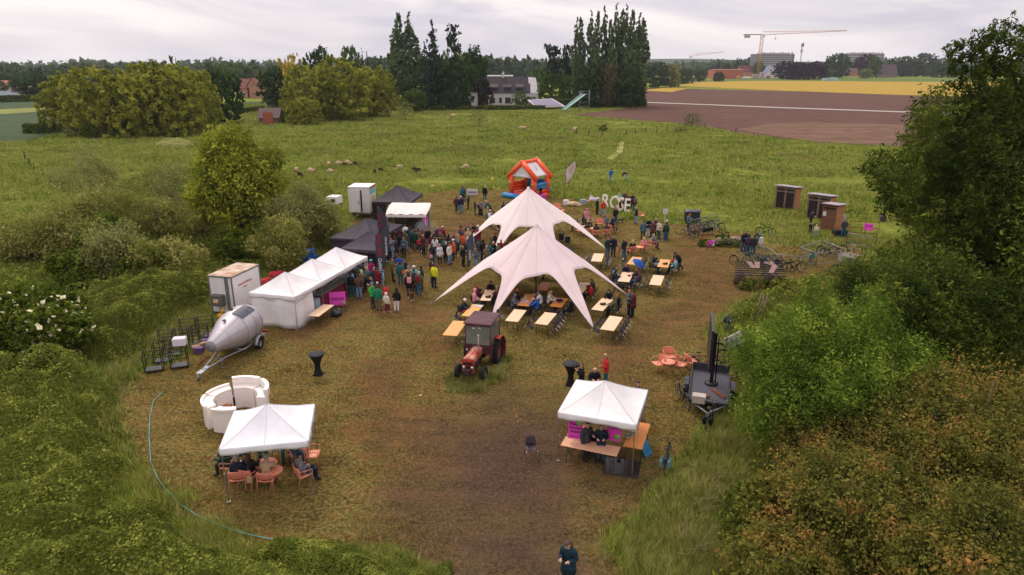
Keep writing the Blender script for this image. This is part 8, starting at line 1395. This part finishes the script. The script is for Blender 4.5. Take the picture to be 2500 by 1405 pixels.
# seated people on the coral chairs: ground place of the chair and its heading
for it in """1409 566 -100 sit teal dark s brown o|1441 557 -10 sittab beige dark l brown o|1434 578 185 sittab darkgreen dark s dark o|1455 582 175 sittab dark dark h dark o|1480 580 165 sit charcoal teal c dark o|1480 558 20 sit grey dark s brown o|1493 569 120 sit black dark h black o|1543 624 190 sit black maroon l blond n|1571 617 180 sit pink maroon l blond n|1592 609 110 sitdrink grey charcoal s blond n
585 1190 190 sit navy purple s grey L|610 1186 165 sittab black dark l brown L|655 1192 180 sittab beige slate s grey L|742 1180 128 sitback grey navy c black L|565 1160 -95 sittab darkgreen dark s brown L|603 1128 -40 sit brown jeans s brown L|655 1115 0 sit teal teal s dark L|700 1115 20 sit black teal s brown L|725 1128 40 sitback khaki jeans l brown L""".replace('\n', '|').split('|'):
    a = it.split(); g = G(int(a[0]), int(a[1])); person(int(a[0]), int(a[1]), a[3], float(a[2]), 1, a[4], 'j', a[5], a[6], a[7], a[8], pos=(g.x, g.y))
coral(610, 1186, 165, 'coral armchair of the brown haired person under the front left tent')
for k_, v in LABELS.items():
    if len(v) > 1: print('DUPLABEL', k_, len(v))
# ------------------------------------------------------------------ things people carry
def attach_pos(hx, hy, s_=1): return G(hx, hy, 1.62 * s_)
def backpack(hx, hy, yaw, col, label, col2=None):
    g = attach_pos(hx, hy); s = MB(); s.box((0, .20, 1.22), (.30, .17, .44), bev=.06); s.box((0, .30, 1.14), (.22, .06, .22), bev=.025); 
    for q in (-1, 1): s.tube([(q * .11, .12, 1.42), (q * .12, -.08, 1.45), (q * .13, -.15, 1.25), (q * .12, .1, 1.05)], .015, 5)
    tag(s.build('backpack', cm(col), None, (g.x, g.y, 0), R(yaw)), label, 'backpack', 'backpacks')
for a in [(1126, 554, 170, 'teal', 'teal backpack on the person in red behind the left tent arm'), (998, 668, 190, 'pink', 'pale pink backpack on the person in the long black coat'), (1021, 665, 175, 'darkred', 'red and black backpack on the bald person in olive'), (1551, 481, 175, 'slate', 'grey backpack on the person in dark red beside the letters'), (908, 694, 60, 'olive', 'dark olive backpack on the person in lime green'), (1114, 482, 120, 'darkred', 'red backpack on the person in charcoal at the far left group'), (1197, 515, 160, 'white', 'white backpack left of the rear star tent'), (1841, 576, 185, 'dark', 'dark backpack on the person by the middle bicycle barrier')]: backpack(*a)
def bag(hx, hy, z, col, label, r_=(.12, .06, .15)):
    g = attach_pos(hx, hy); s = MB(); s.box((0, 0, 0), tuple(2 * q for q in r_), bev=.05); s.tube([(-.06, 0, .12), (0, 0, .5), (.06, 0, .12)], .008, 4); tag(s.build('shoulder_bag', cm(col), None, (g.x + .24, g.y - .12, z)), label, 'bag', 'shoulder bags')
bag(976, 643, 1.0, 'orange', 'orange bag on the person in teal right of the marquee'); bag(1134, 563, .95, 'cream', 'cream tote bag beside the person in the beige hooded coat'); bag(1044, 600, .8, 'pink', 'pink bag left of the navy jacket in the crowd'); bag(1852, 572, 1.1, 'white', 'white plastic sack held by the person leaning at the bicycles', (.15, .08, .30)); bag(602, 1150, .5, 'beige', 'beige handbag hanging behind the coral armchair'); o = COL.objects['shoulder_bag.004']; o.location = G(612, 1196) + Vector((0, 0, .42))
def umbrella(x, y, z, col, label, rot, open_=True):
    o = empty('umbrella', (x, y, z), 0, label, 'umbrella'); s = MB()
    if open_: s.lathe([(.52, -.16), (.40, -.03), (.2, .08), (0, .12)], 8, smooth=False); cn = 'canopy'
    else: s.lathe([(.0, -.8), (.03, -.75), (.05, -.2), (.02, 0)], 8); cn = 'folded_canopy'
    solidify(s.build(cn, cm(col), o), .006); s = MB(); s.tube([(0, 0, .15), (0, 0, -.75 if open_ else .15)], .01, 5); s.build('shaft', M_BLACK, o); o.rotation_euler = rot; return o
g = G(1562, 640, 1.5); umbrella(g.x, g.y, 1.5, 'blue', 'open blue umbrella tilted over the seated people', (R(15), R(28), 0)); g = G(1520, 600, 1.0); umbrella(g.x - .15, g.y, .95, 'red', 'closed red umbrella held by the standing woman in navy', (0, R(12), 0), False)
g = G(1375, 612, .9); umbrella(g.x, g.y, 1.05, 'blue', 'blue umbrella under the right arm of the rear star tent', (0, 0, 0)).scale = (1.35, 1.35, 1.2)
for i, (px, py) in enumerate(((1370, 598), (1385, 606))): o = empty('loudspeaker', G(px, py + 22), R(-20), ['left black loudspeaker on a stand under the rear star tent', 'right black loudspeaker on a stand under the rear star tent'][i], 'loudspeaker', 'black loudspeakers'); s = MB(); s.box((0, 0, 1.45), (.36, .34, .55), bev=.03); s.build('cabinet', M_BLACK, o); s = MB(); s.tube([(0, 0, 0), (0, 0, 1.2)], .02, 6); [s.tube([(math.cos(a) * .35, math.sin(a) * .35, 0), (0, 0, .5)], .012, 5) for a in (0, 2.1, 4.2)]; s.build('stand', M_DGREY, o)
g = G(1412, 896, 1.5); s = MB(); s.box((0, 0, 0), (.14, .08, .1), bev=.02); s.tube([(-.02, 0, 0), (-.14, 0, 0)], .035, 8); tag(s.build('camera', M_BLACK, None, (g.x, g.y, 1.55)), 'black camera held up by the photographer behind the ticket tent', 'camera')
s = MB(); s.tube([G(1215, 568, 1.2), G(1197, 579, .2)], .03, 6); tag(s.build('tent_pole', M_WOODY, None), 'slanting yellow wooden pole under the left arm of the rear star tent', 'pole'); s = MB(); s.tube([G(1362, 568, 1.4), G(1372, 580, .3)], .03, 6); tag(s.build('tent_pole', M_WOODY, None), 'slanting wooden pole under the right arm of the rear star tent', 'pole')
# ------------------------------------------------------------------ animals
def beast(kind):
    if kind in TPL: return TPL[kind]
    if kind == 'sheep': J = [((0, .38, .62), .21), ((0, 0, .62), .26), ((0, -.36, .62), .21), ((0, -.55, .66), .12), ((0, -.70, .58), .085), ((0, -.84, .48), .05)]; lx, lt, lr = .14, .45, (.07, .035, .03)
    elif kind == 'grazing': J = [((0, .38, .62), .21), ((0, 0, .62), .26), ((0, -.36, .60), .21), ((0, -.56, .46), .12), ((0, -.68, .24), .085), ((0, -.76, .10), .05)]; lx, lt, lr = .14, .45, (.07, .035, .03)
    else: J = [((0, .30, .52), .11), ((0, 0, .50), .12), ((0, -.28, .52), .145), ((0, -.42, .66), .08), ((0, -.52, .74), .075), ((0, -.66, .70), .04)]; lx, lt, lr = .09, .38, (.055, .035, .028)
    V = [j[0] for j in J]; rr = [j[1] for j in J]; E_ = [(i, i + 1) for i in range(5)]
    for i0, y, hind in ((0, .34, 1), (2, -.30, 0)):
        for q in (-1, 1):
            n = len(V); V += [(q * lx, y - (.05 if hind else 0), lt * .9), (q * lx, y + (.07 if hind else .02), lt * .42), (q * lx, y, .03), (q * lx, y - .05, .02)]; rr += [lr[0], lr[1], lr[2], lr[2]]; E_ += [(i0, n), (n, n + 1), (n + 1, n + 2), (n + 2, n + 3)]
    n = len(V); V += [(0, V[0][1] + .2, V[0][2] - .02), (0, V[0][1] + .32, V[0][2] - (.18 if kind != 'dog' else -.15))]; rr += [.04, .02]; E_ += [(0, n), (n, n + 1)]
    hp_ = Vector(J[4][0])
    me = bpy.data.meshes.new('t'); me.from_pydata(V, E_, []); o = bpy.data.objects.new('t', me); COL.objects.link(o); md = o.modifiers.new('s', 'SKIN'); md.use_smooth_shade = True
    for i, v in enumerate(me.skin_vertices[0].data): v.radius = (rr[i], rr[i]); v.use_root = i == 1
    o.modifiers.new('u', 'SUBSURF').levels = 1; ev = bpy.data.meshes.new_from_object(o.evaluated_get(bpy.context.evaluated_depsgraph_get())); bpy.data.objects.remove(o)
    s = MB(); s.add([tuple(v.co) for v in ev.vertices], [tuple(p.vertices) for p in ev.polygons], 0, True); s.m = [1 if (kind != 'dog' and (sum(s.v[i][2] for i in f) / len(f) < .30 or sum(s.v[i][1] for i in f) / len(f) < -.64)) else (1 if kind == 'dog' and sum(s.v[i][2] for i in f) / len(f) < .2 else 0) for f in s.f]
    for q in (-1, 1): s.ball(tuple(hp_ + Vector((q * .09, .04, .05))), (.06, .02, .03), 6, 1 if kind != 'dog' else 0)
    TPL[kind] = s.mesh(kind); return TPL[kind]
def animal(kind, px, py, yaw, m, m2, label, sc=1, grp='sheep grazing in the meadow'):
    me = beast(kind); o = bpy.data.objects.new('dog' if kind == 'dog' else 'sheep', me); COL.objects.link(o)
    if not len(me.materials): me.materials.append(m); me.materials.append(m2)
    for i, mm in enumerate((m, m2)): o.material_slots[i].link = 'OBJECT'; o.material_slots[i].material = mm
    sc *= .88; o.location = G(px, py); o.rotation_euler = (0, 0, R(yaw)); o.scale = (sc,) * 3; tag(o, label, 'dog' if kind == 'dog' else 'sheep', grp)
M_WOOL = mat('cream_wool', 'c4a68e', .95, var=.12, scale=8, bump=.6, bscale=20); M_WOOLD = mat('brown_wool', '3c2a22', .95, var=.2, scale=8, bump=.6); M_SFACE = mat('sheep_face', '6a5448', .9)
for i, (k_, px, py, yw, dk, sc, lb) in enumerate([('grazing', 1136, 416, -80, 0, 1.15, 'pale sheep grazing alone left of the bouncy castle'), ('sheep', 760, 427, 70, 0, 1.25, 'largest pale sheep right of the willow'), ('sheep', 724, 424, 10, 0, 1.1, 'pale sheep nearest the willow'), ('sheep', 807, 426, 80, 0, 1, 'pale sheep right of the largest one'), ('sheep', 804, 409, 20, 0, 1.1, 'pale sheep facing the camera above the others'), ('sheep', 828, 406, -80, 0, 1, 'pale sheep in the upper row, left of a pair'), ('grazing', 850, 405, 80, 0, 1.1, 'pale sheep at the right of the upper row'),
    ('sheep', 977, 414, -90, 0, .9, 'small pale sheep between the herd and the castle'), ('sheep', 1108, 289, -70, 0, 1.6, 'white sheep far away near the thin shrub'), ('sheep', 1403, 327, -10, 0, 1.9, 'large pale sheep beside a fence post'), ('sheep', 1271, 318, 80, 0, 1.2, 'left of two tiny white sheep in the far meadow'), ('sheep', 1279, 318, -80, 0, 1.2, 'right of two tiny white sheep in the far meadow'),
    ('grazing', 733, 434, 60, 1, 1, 'dark brown sheep below the willow side pair'), ('grazing', 842, 406, 80, 1, .7, 'dark lamb between two pale sheep'), ('grazing', 915, 425, 0, 1, .8, 'dark sheep standing alone right of the herd'), ('grazing', 930, 420, 70, 1, .8, 'dark sheep just right of another dark one'), ('sheep', 1013, 420, 80, 1, .9, 'left dark sheep of the pair nearest the tents'), ('grazing', 1022, 421, -60, 1, .8, 'right dark sheep of the pair nearest the tents'), ('grazing', 868, 405, 60, 1, .8, 'dark sheep at the right end of the upper row')]):
    animal(k_, px, py, yw, M_WOOLD if dk else M_WOOL, M_WOOLD if dk else M_SFACE, lb, sc)
animal('dog', 1004, 734, 25, mat('brown_fur', '5a3c30', .9, var=.3, scale=6), mat('white_fur', 'c4b8b0', .9), 'large brown dog with white paws beside the long black coat', 1.05, 'dogs'); animal('dog', 1515, 545, 60, M_BLACK, mat('black_fur', '1c1818', .9), 'small black dog near the letters', .7, 'dogs')
# ================================================================== HAZE
hb = MB(); hb.box((0, 1900, 54.0), (9000, 8200, 114)); hz = bpy.data.materials.new('haze'); hz.use_nodes = True; t = hz.node_tree; t.nodes.clear(); vo = N(t, 'ShaderNodeOutputMaterial'); vv = N(t, 'ShaderNodeVolumePrincipled'); vv.inputs['Color'].default_value = (.80, .86, .96, 1); vv.inputs['Density'].default_value = .00009; vv.inputs['Anisotropy'].default_value = .2; t.links.new(vv.outputs[0], vo.inputs['Volume'])
tag(hb.build('haze', hz), 'thin bluish haze over the far fields', 'haze', kind='stuff')
for o in COL.objects:
    if o.parent is None and 'label' in o and len(str(o['label']).split()) > 16: print('LONG', o['label'])
